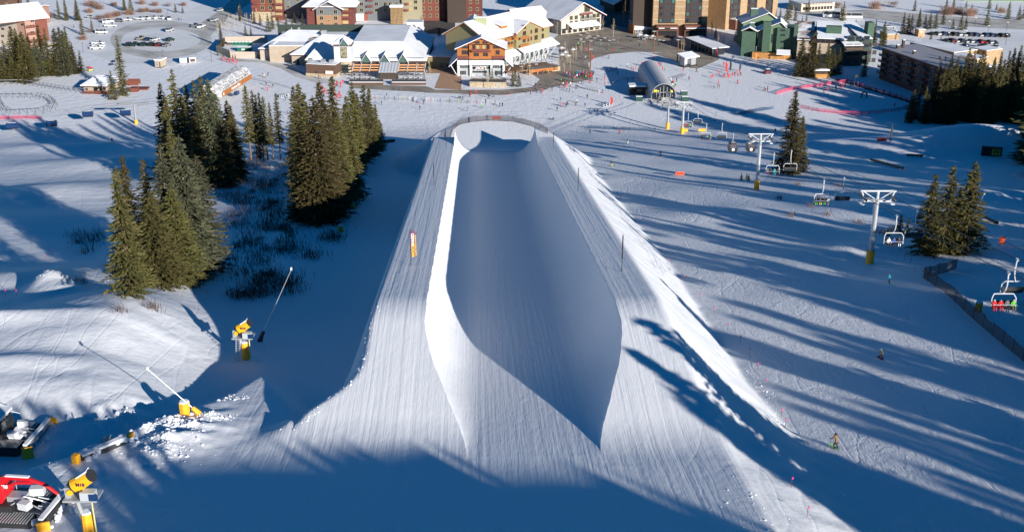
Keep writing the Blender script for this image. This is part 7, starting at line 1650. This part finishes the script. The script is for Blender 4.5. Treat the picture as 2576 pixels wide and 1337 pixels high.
# tall feather banner with the word on it
P = G(1034, 666); h = up_h(P, 577); t = thing('feather_banner', 'purple feather banner reading WOODWARD on the left halfpipe deck', 'banner', P, R(0)); MB().tube((0, 0, 0), (0, 0, h), .04, .03, 6).build('pole', BLACK, t)
w_ = .75; t.rotation_euler.z = R(6)
MB().extr([(.02, h * .22), (w_ * .95, h * .25), (w_ * 1.0, h * .6), (w_ * .95, h * .88), (w_ * .6, h * .98), (.02, h * .93)], -.015, .015, axis='y').build('banner_cloth', mat('banner_purple', (.14, .05, .10), .7), t)
text(t, 'WOOD', (.32, -.03, h * .42), .52, mat('banner_yellow', (.85, .55, .02), .6), rx=R(90), ry=R(-90), align='CENTER'); text(t, 'WARD', (.32, -.03, h * .72), .52, WHITE, rx=R(90), ry=R(-90))
q = MB()
for k in range(9): q.box((.64, -.03, h * (.27 + .066 * k)), (.12, .02, h * .04))
q.build('stripe', mat('banner_yellow', (.85, .55, .02), .6), t)
def banner(name, q0, w, h, m, label, txt=None, tm=BLACK, cat='banner', z=.35, rz=0):
    P = G(*q0); t = thing(name, label, cat, P, rz)
    for s in (-1, 1): MB().tube((s * w / 2, 0, -.1), (s * w / 2, 0, z + h), .035, n=5).build('post', DMETAL, t)
    MB().box((0, -.02, z), (w, .03, h)).build('sheet', m, t)
    if txt: text(t, txt, (0, -.05, z + h / 2), h * .72, tm)
    return t
banner('slow_banner', (1710, 444), 2.1, .85, mat('slow_orange', (.85, .10, .03), .7), 'orange banner reading SLOW standing on the snow in mid slope', 'SLOW')
banner('orange_banner', (1249, 303), 2.2, .8, mat('slow_orange', (.85, .10, .03), .7), 'orange banner leaning on the finish fence', None)
banner('yellow_sign', (1721, 334), 2.4, 1.0, YELLOW, 'yellow banner left of the lift tower base', None); banner('yellow_sign', (1766, 333), 2.4, .9, YELLOW, 'yellow banner right of the lift tower base', None)
banner('red_sign', (2218, 358), 2.7, 1.0, mat('dark_red_cloth', (.35, .02, .03), .7), 'dark red sign banner on the shaded terrain park', None)
banner('orange_sign', (2519, 619), .9, 1.3, mat('slow_orange', (.85, .10, .03), .7), 'small orange sign on the sunny run at right edge', None)
P = G(2237, 366); h = up_h(P, 312); t = thing('feather_banner', 'dark narrow feather banner on the shaded terrain park', 'banner', P); MB().tube((0, 0, 0), (0, 0, h), .05, n=6).build('pole', BLACK, t); MB().extr([(.0, h * .2), (.4, h * .2), (.5, h * .8), (.1, h * 1.0)], -.02, .02, axis='y').build('banner_cloth', mat('dark_banner', (.03, .03, .025), .7), t)
for i, (x, y, c, hh) in enumerate(((1405, 905, 'red', 4.5), (1455, 890, 'black', 4.5), (1575, 885, 'dark blue', 4.5), (1285, 710, 'maroon', 3.5), (1775, 760, 'orange', 3.5), (1485, 760, 'white', 3.2))):
    P = G(*r4(x, y)); t = thing('feather_banner', '%s feather banner in the ski school area by the plaza' % c, 'banner', P, R(15), 'ski school banners'); MB().tube((0, 0, 0), (0, 0, hh), .04, n=5).build('pole', DMETAL, t); MB().extr([(.0, hh * .15), (.8, hh * .15), (.9, hh * .75), (.4, hh), (0, hh)], -.02, .02, axis='y').build('banner_cloth', CL[c], t)
P = G(*r3(1998, 1060)); t = thing('feather_banner', 'red feather banner left of the grey lift terminal', 'banner', P); MB().tube((0, 0, 0), (0, 0, 3.2), .04, n=5).build('pole', DMETAL, t); MB().extr([(.0, .5), (.7, .5), (.9, 2.4), (.4, 3.2), (0, 3.2)], -.02, .02, axis='y').build('banner_cloth', RED, t)
# pink flagging along the bank foot
def flags(pts, where, group):
    for i, p in enumerate(pts):
        P = G(*p); t = MB().tube((0, 0, -.1), (0, 0, 1.1), .02, n=4).build('marker_stake', MAROON, None, P); MB().box((.06, 0, .8), (.12, .03, .16)).build('ribbon', mat('hot_pink', (.85, .03, .22), .6), t); tag(t, 'stake with pink ribbon, %s %s' % ((['first'] + ORDN[1:])[i], where), 'stake', group)
flags([(1560, 500), (1600, 560), (1640, 610), (1680, 665), (1720, 708), (1760, 752), (1795, 790), (1830, 830), (1862, 862), (1885, 895), (1905, 930), (1925, 972), (1965, 1050), (1975, 1075), (1990, 1225), (2030, 1300)], 'down the foot of the sunny bank', 'pink ribbon stakes along the bank')
flags([(2035, 410), (2060, 425), (2090, 440), (2120, 455), (2150, 468), (2190, 490), (2240, 508)], 'along the rope right of the twin spruces', 'pink ribbon stakes at right')
flags([(2262, 640), (2275, 655), (2290, 665), (2300, 690), (2318, 696), (2420, 640)], 'round the shaded hollow by the net fence', 'pink ribbon stakes at the hollow')
flags([(133, 640), (115, 655), (15, 745), (42, 745), (160, 530), (325, 345)], 'on the left slopes', 'pink ribbon stakes at left')
# terrain park boxes and rails
def rail(a, b, r, label, m=BLACK):
    A = G(*a); B = G(*b); A.z += .45; B.z += .45; t = thing('park_rail', label, 'park rail', A); v = B - A; MB().tube((0, 0, 0), v, r, r, 10).build('pipe', m, t)
    for f in (.15, .85): MB().box((v.x * f, v.y * f, v.z * f - .6), (.25, .25, .5)).build('foot', DMETAL, t)
rail((2190, 405), (2272, 427), .32, 'long dark slide rail lying across the terrain park'); rail((2280, 393), (2322, 395), .28, 'shorter dark slide rail with a yellow end near the ridge'); rail((2466, 547), (2508, 566), .3, 'dark slide tube pointing down the run at the right edge')
P = G(2493, 392); t = thing('wall_ride', 'dark wall ride box with a yellow patch and a W mark near the forest', 'wall ride', P, R(-16)); MB().box((0, 0, 0), (5.2, .8, 2.6)).build('panel', BLACK, t); MB().box((1.1, -.42, .4), (2.2, .04, 1.7)).build('patch', mat('faded_yellow', (.45, .38, .04), .6), t); text(t, 'W', (1.1, -.46, 1.25), 1.6, BLACK)
# log pile by the pipe, coaster, carpet, racks, tables
P = G(968, 360); t = thing('log_pile', 'dark pile of timber lying beside the end of the spruce stand', 'log pile', P, R(20)); q = MB()
for k in range(7): q.tube((-3 + .4 * k % 2, (k % 4) * .4, .2 + (k // 4) * .35), (3.4, (k % 4) * .45 + .2, .2 + (k // 4) * .35), .18, n=6)
q.build('logs', DBROWN, t)
A = GZ(2105, 200); B = GZ(2310, 264); v = B - A; t = thing('magic_carpet', 'long dark conveyor carpet with low side pads crossing the beginner slope', 'carpet lift', A, math.atan2(v.y, v.x)); L = v.length
MB().box((L / 2, 0, 0), (L, 1.2, .3)).build('belt_deck', BLACK, t)
for k in range(14): MB().box((L * (k + .5) / 14, -.9, 0), (.3, .3, 1.1)).build('pad_post', CL['dark blue'], t)
P = GZ(*r5(870, 860)); q = MB().tube((0, 0, 0), (0, 0, 4.5), .09, n=6); o = q.build('gate_mast', DMETAL, None, P); MB().box((.3, 0, 3.2), (1.2, .1, 1.0)).build('box', DMETAL, o); tag(o, 'dark mast with small box at the top of the magic carpet', 'mast')
P = G(*r5(965, 985)); o = MB(); pts = [(-1.1, 0, 0), (-1.0, 0, 1.4), (-.5, 0, 2.1), (.5, 0, 2.1), (1.0, 0, 1.4), (1.1, 0, 0)]; o.path(pts, .3, 8); o = o.build('play_arch', mat('arch_brown', (.25, .10, .06), .7), None, P); tag(o, 'small brown foam arch on the beginner slope', 'arch')
def coaster(pts, hh, label):
    P = [GZ(*p) for p in pts]; t = thing('coaster_track', label, 'coaster track', P[0], 0, 'mountain coaster track'); o = P[0]; den = []
    for a, b in zip(P[:-1], P[1:]):
        n = max(1, int((b - a).length / 2.2))
        for k in range(n): den.append(a.lerp(b, k / n) - o)
    den.append(P[-1] - o); q = MB(); s = MB()
    for a, b in zip(den[:-1], den[1:]):
        d = (b - a).normalized(); n_ = Vector((-d.y, d.x, 0)) * .35
        za, zb = Vector((0, 0, hh)), Vector((0, 0, hh))
        q.tube(a + n_ + za, b + n_ + zb, .06, n=4); q.tube(a - n_ + za, b - n_ + zb, .06, n=4)
        s.tube(a + za, a + n_ * 3, .06, n=4); s.tube(a + za, a - n_ * 3, .06, n=4); s.box((a.x, a.y, hh - .1), (.7, .12, .08), rz=math.atan2(n_.y, n_.x))
    q.build('rails', STEEL, t); s.build('trestle', DBROWN, t)
coaster([(0, 213), (60, 212), (100, 218), (160, 228), (222, 236)], 1.8, 'straight timber trestle of the coaster running to the log lodge')
loop = [(0, 247), (50, 246), (95, 247), (125, 254), (140, 266), (136, 276), (110, 284), (70, 286), (30, 288), (12, 280), (2, 268), (0, 255)]
coaster(loop, 2.2, 'curved trestle loop of the coaster at the far left')
q = thing('timber_playground', 'timber playground and steps beside the log lodge', 'playground', GZ(*r1(1330, 860))); 
for (x, y, w, d, h) in ((0, 0, 5, .2, 2), (0, 3, 5, .2, 2), (5.2, -6, 6, 4, .5), (4, -10, 3, 3, 1.6)): MB().box((x, y, 0), (w, d, h)).build('timber_rail', REDW, q)
RK = MB()
for s in (-1, 1): RK.tube((-1.6, s * .45, 0), (-1.6, 0, 1.2), .04, n=4); RK.tube((1.6, s * .45, 0), (1.6, 0, 1.2), .04, n=4)
RK.tube((-1.6, 0, 1.2), (1.6, 0, 1.2), .05, n=4)
g4 = np.random.default_rng(9)
for k in range(9):
    x = -1.4 + k * .35; RK.tube((x, -.4, .02), (x + g4.uniform(-.1, .1), .05, 1.6), .05, n=4)
RKM = RK.mesh('rack_frame', STEEL)
for i in range(13):
    X, Y = r2(1690 + i * 98, 1000 + i * 4) if i < 5 else r3(90 + (i - 4) * 92, 1020 + (i - 4) * 4)
    t = thing('ski_rack', 'silver ski rack in the long row on the snow, %s from left' % ordw(i), 'ski rack', G(X, Y), R(-8 + 6 * math.sin(i)), 'ski racks in a long row'); o = bpy.data.objects.new('rack_frame', RKM); COL.objects.link(o); o.parent = t
    o = MB().tube((.4, -.4, .02), (.45, .05, 1.75), .06, n=4).build('ski_pair', CL[['red', 'blue', 'black', 'yellow', 'grey'][i % 5]], t)
def gates(x, y, n, label, R_=r2, dx=18, dy=-4):
    t = thing('ticket_gates', label, 'gates', G(*R_(x, y))); o = Vector(t.location)
    for k in range(n):
        P = G(*R_(x + k * dx, y + k * dy)) - o; MB().box((P.x, P.y, 0), (.35, 1.0, 1.2)).build('gate_post', STEEL, t)
    return t
gates(745, 985, 6, 'row of steel ticket gates below the orange terminal'); gates(1745, 895, 9, 'row of steel ticket gates before the plaza crowd', r3, 17, 4); gates(1930, 1075, 4, 'row of ticket gates by the red banner', r3, 28, -8)
# terrace tables and umbrellas
TB = MB(); TB.tube((0, 0, 0), (0, 0, .7), .08, n=5); TB.box((0, 0, .7), (1.4, 1.0, .06)); TBM = TB.mesh('table_frame', DMETAL); TSM = MB().box((0, 0, .763), (1.35, .95, .08)).mesh('table_snow', SNOWR)
CH = MB(); 
for s in (-1, 1): CH.box((s * 1.05, 0, .4), (.45, .5, .05)); CH.box((s * 1.27, 0, .45), (.05, .5, .45)); CH.box((s * 1.05, 0, 0), (.1, .1, .4))
CHM = CH.mesh('chairs', DMETAL)
UMB = MB().tube((0, 0, 0), (0, 0, 2.3), .04, n=5); UMB.tube((0, 0, 2.0), (0, 0, 2.7), 1.5, .05, 8); UMM = UMB.mesh('parasol_canopy', WHITE)
def tables(pts, where, R_, z=0.0, umb=0):
    for i, (x, y) in enumerate(pts):
        P = GZ(*R_(x, y), z); t = thing('terrace_table', 'snow dusted table with chairs, %s %s' % (lr(i, len(pts)), where), 'table', P, R(random.uniform(-30, 30)), 'tables on the terraces')
        for n_, me in (('table_frame', TBM), ('table_snow', TSM), ('chairs', CHM)):
            o = bpy.data.objects.new(n_, me); COL.objects.link(o); o.parent = t
def parasols(pts, where, R_, z=0.0):
    for i, (x, y) in enumerate(pts):
        o = bpy.data.objects.new('parasol', UMM); COL.objects.link(o); o.location = GZ(*R_(x, y), z) + Vector((0, 0, .05)); tag(o, 'white open parasol, %s %s' % (ordw(i) + ' from left', where), 'parasol', 'parasols by the restaurant')
tables(sorted([(x, y) for y in (765, 800) for x in (1470, 1520, 1580, 1630, 1680)]), 'under the left pergola bays', r2)
tables(sorted([(x, y) for y in (760, 800) for x in (1960, 2010, 2060, 2110, 2160)]), 'under the right pergola bays', r2)
zd_ = 3.0
tables(sorted([(1120, 660), (1160, 650), (1200, 640), (1240, 645), (1280, 620), (1320, 615), (1100, 690), (1180, 680), (1250, 665), (1330, 640), (1380, 630), (1140, 640)]), 'on the deck bridge terrace', r3, zd_)
tables(sorted([(1700, 410), (1730, 440), (1760, 400), (1800, 430), (1840, 400), (1870, 380), (1900, 420), (1940, 400), (1700, 370), (1760, 350), (1990, 425), (2030, 420)]), 'on the plaza terrace', r3, .06)
tables(sorted([(2280, 380), (2320, 390), (2360, 400), (2400, 400), (2440, 410), (2490, 420), (2530, 425), (2330, 410)]), 'on the terrace by the tan tower', r3, .06)
crowd([(1230, 610), (1260, 600), (1300, 595), (1330, 590), (1360, 585), (1380, 595), (1410, 600), (1150, 650), (1340, 610)], 'standing on the deck bridge', 'people on the deck bridge', cols=MIX, gz=lambda X, Y: GZ(X, Y, zd_))
crowd([(1290, 745), (1310, 745), (1330, 740), (1345, 742), (1395, 725, 'green')], 'in the shade below the deck bridge', 'people below the deck bridge', cols=MIX, gz=GV)
parasols([(1505, 530), (1510, 600), (1545, 575), (1570, 610), (1620, 545)], 'by the restaurant stairs', r3)
parasols([(2290, 395), (2350, 405), (2420, 410)], 'by the tan tower', r3)
# plaza timber lamp masts
for i, (b, ty) in enumerate((((1780, 535), 370), ((1795, 695), 500), ((2430, 540), 320), ((800 * .8112 + 0, 0), 0))):
    if i == 3: b = ((1539.6 + .2028 * 808 - 1036.4) / .25, .2028 * 770 / .25); ty = .2028 * 500 / .25
    P = GZ(*r3(*b)); h = up_h(P, .25 * ty); t = thing('lamp_mast', 'tall brown timber lamp mast %s' % ('on the plaza by the tables', 'at the corner of the beginner snow', 'in front of the tan tower', 'beside the small stage hut')[i], 'lamp mast', P, 0, 'timber lamp masts'); MB().tube((0, 0, 0), (0, 0, h), .28, .2, 8).build('mast', mat('mast_wood', (.18, .07, .03), .8), t); MB().box((0, 0, h), (1.6, .3, .35)).build('lamp_head', PIPEG, t)
for i, (x, y, ty) in enumerate(((1000, 270, 165), (1638, 590, 508), (1500, 570, 535), (1690, 145, 95), (838, 530, 440), (2130, 620, 510))):
    P = GZ(*r1(x, y)); h = up_h(P, .25 * ty); t = thing('lamp_post', 'thin lamp post in the staff car park, %s from the left' % ORDN[[1, 3, 2, 4, 0, 5][i]], 'lamp post', P, 0, 'lamp posts of the staff car park'); MB().tube((0, 0, 0), (0, 0, h), .09, .06, 6).build('post', DBROWN, t); MB().box((.3, 0, h), (.8, .3, .15)).build('lamp_head', DMETAL, t)
for i, (x, y, ty) in enumerate(((1815, 300, 258), (2080, 265, 195), (2205, 385, 262), (2400, 310, 280), (1285, 0 + 400, 330), (2390, 450, 350), (2165, 560, 500), (1990, 550, 500), (1810, 420, 355), (1985, 400, 365))):
    P = GZ(*r5(x, y)); h = max(4, up_h(P, .25 * ty)); t = thing('lamp_post', 'thin lamp post near the visitor car park, %s of these' % ORDN[i], 'lamp post', P, 0, 'lamp posts of the visitor car park'); MB().tube((0, 0, 0), (0, 0, h), .1, .07, 6).build('post', DMETAL, t); MB().box((0, 0, h), (.8, .3, .2)).build('lamp_head', WHITE, t)
# dome, utility vehicle, shuttle
P = G(*r4(1925, 915)); t = thing('utility_vehicle', 'small tracked utility vehicle with pale roof near the ski school', 'vehicle', P, R(20)); MB().box((0, 0, .4), (3.0, 1.5, .7)).build('body', CL['maroon'], t); MB().box((0, 0, 1.1), (1.6, 1.4, .9)).build('cab', GLASS, t); MB().box((0, 0, 2.0), (1.8, 1.5, .12)).build('roof', WHITE, t)
for sx in (-1, 1):
    for sy in (-1, 1): MB().tube((sx, sy * .7 - .15, .4), (sx, sy * .7 + .15, .4), .4, n=10).build('wheel', BLACK, t)
P = G(*r5(540, 785)); t = thing('log_enclosure', 'golden log enclosure with a small roof under the broad pines', 'enclosure', P); MB().box((0, 0, 0), (6, .4, 1.6)).build('log_wall', mat('golden_logs', (.45, .22, .05), .8, noise=.2), t); MB().box((0, 4, 0), (6, 4, 2.6)).build('hut', DBROWN, t); MB().box((0, 4, 2.603), (6.8, 5, .5)).build('roof_snow', SNOWR, t)
for i, (x, y, c) in enumerate(((905, 690, 'red'), (915, 715, 'yellow'), (1125, 655, 'dark blue'), (1145, 625, 'dark blue'))):
    P = G(*r1(x, y)); t = thing('snowmobile', '%s snowmobile above the log lodge, %s' % (c, ['in front', 'beside the red one', 'right of the yellow one', 'farthest back'][i]), 'snowmobile', P, R(10 + 20 * i), 'snowmobiles above the log lodge'); MB().box((0, 0, .25), (1.9, .5, .45), taper=.7).build('body', CL[c], t); MB().box((-.5, 0, .7), (.9, .35, .2)).build('seat', BLACK, t); MB().box((-.2, 0, 0), (2.0, .4, .24)).build('track', BLACK, t)
    q = MB(); q.box((.9, .4, 0), (1.0, .15, .08)); q.box((.9, -.4, 0), (1.0, .15, .08)); q.build('ski', DMETAL, t)

# ---------------------------------------------------------------- bare shrubs, aspens, willow brush
def shrub_mesh(n, h, r, seed, m):
    g = np.random.default_rng(seed); V_ = []; F_ = []
    for i in range(n):
        a = g.uniform(0, 6.28); x0, y0 = g.normal(0, r * .35, 2); L = h * g.uniform(.5, 1.1); dx, dy = math.cos(a) * L * g.uniform(.1, .7) * r / h, math.sin(a) * L * g.uniform(.1, .7) * r / h; w = .035
        o = len(V_); V_ += [(x0 - w, y0, 0), (x0 + w, y0, 0), (x0 + dx + w * .6, y0 + dy, L), (x0 + dx - w * .6, y0 + dy, L)]; F_.append((o, o + 1, o + 2, o + 3))
        o = len(V_); b = g.uniform(0, 6.28); mx_, my_, mz = x0 + dx * .5, y0 + dy * .5, L * .5; V_ += [(mx_, my_ - w, mz), (mx_, my_ + w, mz), (mx_ + math.cos(b) * L * .3, my_ + math.sin(b) * L * .3, mz + L * .35)]; F_.append((o, o + 1, o + 2))
    me = bpy.data.meshes.new('stems'); me.from_pydata(V_, [], F_); me.materials.append(m); return me
TWIG = mat('willow_twigs', (.23, .13, .085), .9); TWIGD = mat('dark_twigs', (.10, .06, .04), .9); ASP = mat('aspen_bark', (.42, .33, .20), .9)
SH = [shrub_mesh(140, 2.4, 2.6, i, TWIG) for i in range(3)]
for i, (x, y, s) in enumerate(((520, 180, 1.2), (905, 60, 1.4), (960, 80, 1.5), (900, 130, 1.1), (1010, 95, 1.2), (990, 200, 1.1), (1090, 190, 1.3), (1150, 170, 1.2), (1190, 160, 1.1), (1290, 150, 1.1), (1330, 150, .9), (1420, 125, 1.0), (1480, 120, 1.0), (1540, 125, .9), (1600, 130, 1.0), (1430, 45, 1.1), (1700, 65, 1.0), (1560, 60, 1.0), (840, 400, 1.0), (900, 330, .9), (1150, 60, .9), (1850, 60, .9))):
    P = G(*r1(x, y)); t = thing('bare_shrub', 'bare reddish willow shrub behind the staff car park, %s from the left' % ordw(i), 'shrub', P, i * 1.1, 'bare shrubs behind the staff car park'); t.scale = (s, s, s); o = bpy.data.objects.new('stems', SH[i % 3]); COL.objects.link(o); o.parent = t
for i, (x, y, s) in enumerate(((1080, 90, 1.8), (1250, 70, 1.6), (1800, 150, 1.9), (1860, 140, 1.6), (1920, 145, 1.6), (2020, 160, 1.7), (2050, 150, 1.5), (2350, 130, 1.2), (700, 80, 1.5))):
    P = G(*r5(x, y)); t = thing('bare_shrub', 'bare brown shrub along the far road at right, %s of the row' % ORDN[i], 'shrub', P, i * 1.3, 'bare shrubs along the far road'); t.scale = (s, s, s); o = bpy.data.objects.new('stems', SH[i % 3]); COL.objects.link(o); o.parent = t
def aspen_mesh(seed, h=8):
    g = np.random.default_rng(seed); mb = MB(); mb.tube((0, 0, 0), (0, .1, h), .12, .03, 5)
    for k in range(34):
        z = h * g.uniform(.25, .95); a = g.uniform(0, 6.28); L = (1 - z / h) * 2.2 + .5; mb.tube((0, 0, z), (math.cos(a) * L * .6, math.sin(a) * L * .6, z + L), .04, .015, 3)
    return mb.mesh('branches', ASP)
AS = [aspen_mesh(i) for i in range(3)]
ASL = [(r3(2130, 225), 'golden', 1.25), (r3(2025, 375), 'golden', 1.1), (r3(1920, 310), 'golden', .9), (r3(1570, 370), 'thin', .9), (r3(1460, 350), 'thin', .9), (r3(1620, 620), 'thin', .8), (r3(1560, 640), 'thin', .8), (r3(1110, 790), 'golden', .7), (r3(1160, 810), 'thin', .7), (r3(1210, 820), 'thin', .7), (r3(765, 890), 'thin', .9), (r3(600, 860), 'thin', .7), (r3(180, 800), 'thin', .9), (r4(885, 650), 'golden', .8), (r4(1330, 610), 'golden', .9), (r4(1240, 450), 'golden', .8), (r4(1360, 640), 'golden', .8), (r2(160, 340), 'golden', .8), (r2(230, 350), 'thin', .8), (r2(300, 345), 'golden', .8), (r2(340, 200), 'thin', .9), (r2(1940, 245), 'thin', .8), (r2(1540, 245), 'thin', .8), (r2(2130, 120), 'golden', 1.0), (r5(245, 210), 'golden', 1.0), (r5(775, 240), 'golden', 1.0), (r5(740, 60), 'golden', 1.2), (r5(1170, 130), 'thin', 1.1), (r2(119, 337), 'golden', 0.7), (r2(157, 331), 'golden', 0.8), (r2(187, 298), 'golden', 0.7), (r2(217, 307), 'thin', 0.7), (r2(236, 278), 'golden', 0.9), (r2(278, 279), 'golden', 0.8), (r2(294, 256), 'golden', 0.7), (r2(322, 254), 'thin', 0.8), (r2(364, 273), 'thin', 0.7), (r2(396, 227), 'thin', 0.6), (r2(416, 241), 'golden', 0.7), (r2(455, 250), 'thin', 0.7), (r2(484, 228), 'thin', 0.8), (r2(515, 220), 'golden', 0.9), (r2(532, 200), 'thin', 0.9), (r2(567, 200), 'thin', 0.9), (r3(1700, 560), 'thin', 0.9), (r3(1650, 600), 'thin', 0.8), (r3(1590, 700), 'thin', 0.8), (r3(1530, 760), 'thin', 0.7), (r3(1480, 700), 'thin', 0.8), (r3(1540, 560), 'thin', 0.8), (r3(1780, 400), 'thin', 0.7), (r3(1860, 360), 'thin', 0.6), (r3(1180, 760), 'thin', 0.9), (r3(1130, 740), 'thin', 0.9), (r4(1290, 600), 'golden', 0.7), (r4(1310, 640), 'golden', 0.9), (r4(1380, 600), 'golden', 0.8), (r4(860, 620), 'golden', 0.7), (r4(1230, 420), 'golden', 0.8)]
ASL = sorted(ASL, key=lambda a: a[0][0])
for i, (q, k, s) in enumerate(ASL):
    P = GZ(*q); t = thing('bare_aspen', '%s leafless aspen in the village, %s' % (k, lr(i, len(ASL))), 'tree', P, i * .8, 'leafless aspens in the village'); t.scale = (s, s, s); o = bpy.data.objects.new('branches', AS[i % 3]); COL.objects.link(o); o.parent = t
def brush():
    g = np.random.default_rng(21); V_ = []; F_ = []
    def tuft(px, py, n, spread, hh):
        P = G(px, py)
        for i in range(n):
            x = P.x + g.normal(0, spread); y = P.y + g.normal(0, spread * 1.2); z = hz(x, y) if i % 4 == 0 else tuft.z; tuft.z = z
            L = hh * g.uniform(.4, 1.1); a = g.uniform(0, 6.28); w = .03; dx, dy = math.cos(a) * L * .3, math.sin(a) * L * .3
            o = len(V_); V_.extend([(x - w, y, z - .1), (x + w, y, z - .1), (x + dx + w * .5, y + dy, z + L), (x + dx - w * .5, y + dy, z + L)]); F_.append((o, o + 1, o + 2, o + 3))
    tuft.z = 0
    for (x0, x1, y0, y1, n) in ((560, 720, 440, 560, 46), (585, 735, 560, 640, 26), (700, 800, 610, 650, 8), (640, 740, 690, 740, 16), (545, 690, 640, 700, 12), (590, 650, 735, 752, 8), (600, 720, 405, 430, 8), (190, 260, 590, 640, 6), (800, 850, 580, 610, 6), (440, 480, 400, 420, 2)):
        for _ in range(int(n * 1.3)): tuft(g.uniform(x0, x1), g.uniform(y0, y1), int(g.uniform(30, 80)), g.uniform(.6, 1.7), g.uniform(.6, 1.4))
    for p in ((300, 782), (385, 778), (380, 772), (205, 710), (1960, 500), (2010, 465), (2040, 520), (1990, 545), (2060, 500), (2080, 540), (2230, 590), (2250, 580), (2215, 585), (2160, 560), (2110, 470)):
        tuft(p[0], p[1], 34, .5, .9)
    me = bpy.data.meshes.new('willow_brush'); me.from_pydata(V_, [], F_); me.materials.append(TWIGD); o = bpy.data.objects.new('willow_brush', me); COL.objects.link(o); tag(o, 'dark willow brush poking through the shaded snow', 'brush', kind='stuff')
brush()
def small_fir(px, py, lab):
    P = G(px, py); spruce(P, 1.8, lab, 'low firs on the right slope', kind=7, wid=1.6, name='low_fir')
for i, (x, y) in enumerate(((1978 - 100, 452), (1898 - 15, 455), (1865, 453), (2235, 592))): small_fir(x, y, 'low dark young fir on the right slope, %s from the left' % ORDN[[1, 2, 0, 3][i]])
# steam over the lodge roof
P = GZ(*r2(860, 262), 0); sm = bpy.data.materials.new('steam'); sm.use_nodes = True; nt = sm.node_tree; nt.nodes.remove(nt.nodes['Principled BSDF']); pv = nt.nodes.new('ShaderNodeVolumePrincipled'); pv.inputs['Density'].default_value = .30; pv.inputs['Color'].default_value = (.95, .96, .98, 1); nt.links.new(pv.outputs[0], nt.nodes['Material Output'].inputs['Volume'])
q = MB(); g5 = np.random.default_rng(2); hb = 9.5
for k in range(9): q.ball((P.x - k * .35 + .4 * math.sin(k * 1.3), P.y, hb + k * 1.15), .45 + k * .13, 10, 7)
o = q.build('steam_plume', sm); tag(o, 'thin white steam plume rising from the lodge roof flue', 'steam', kind='stuff')
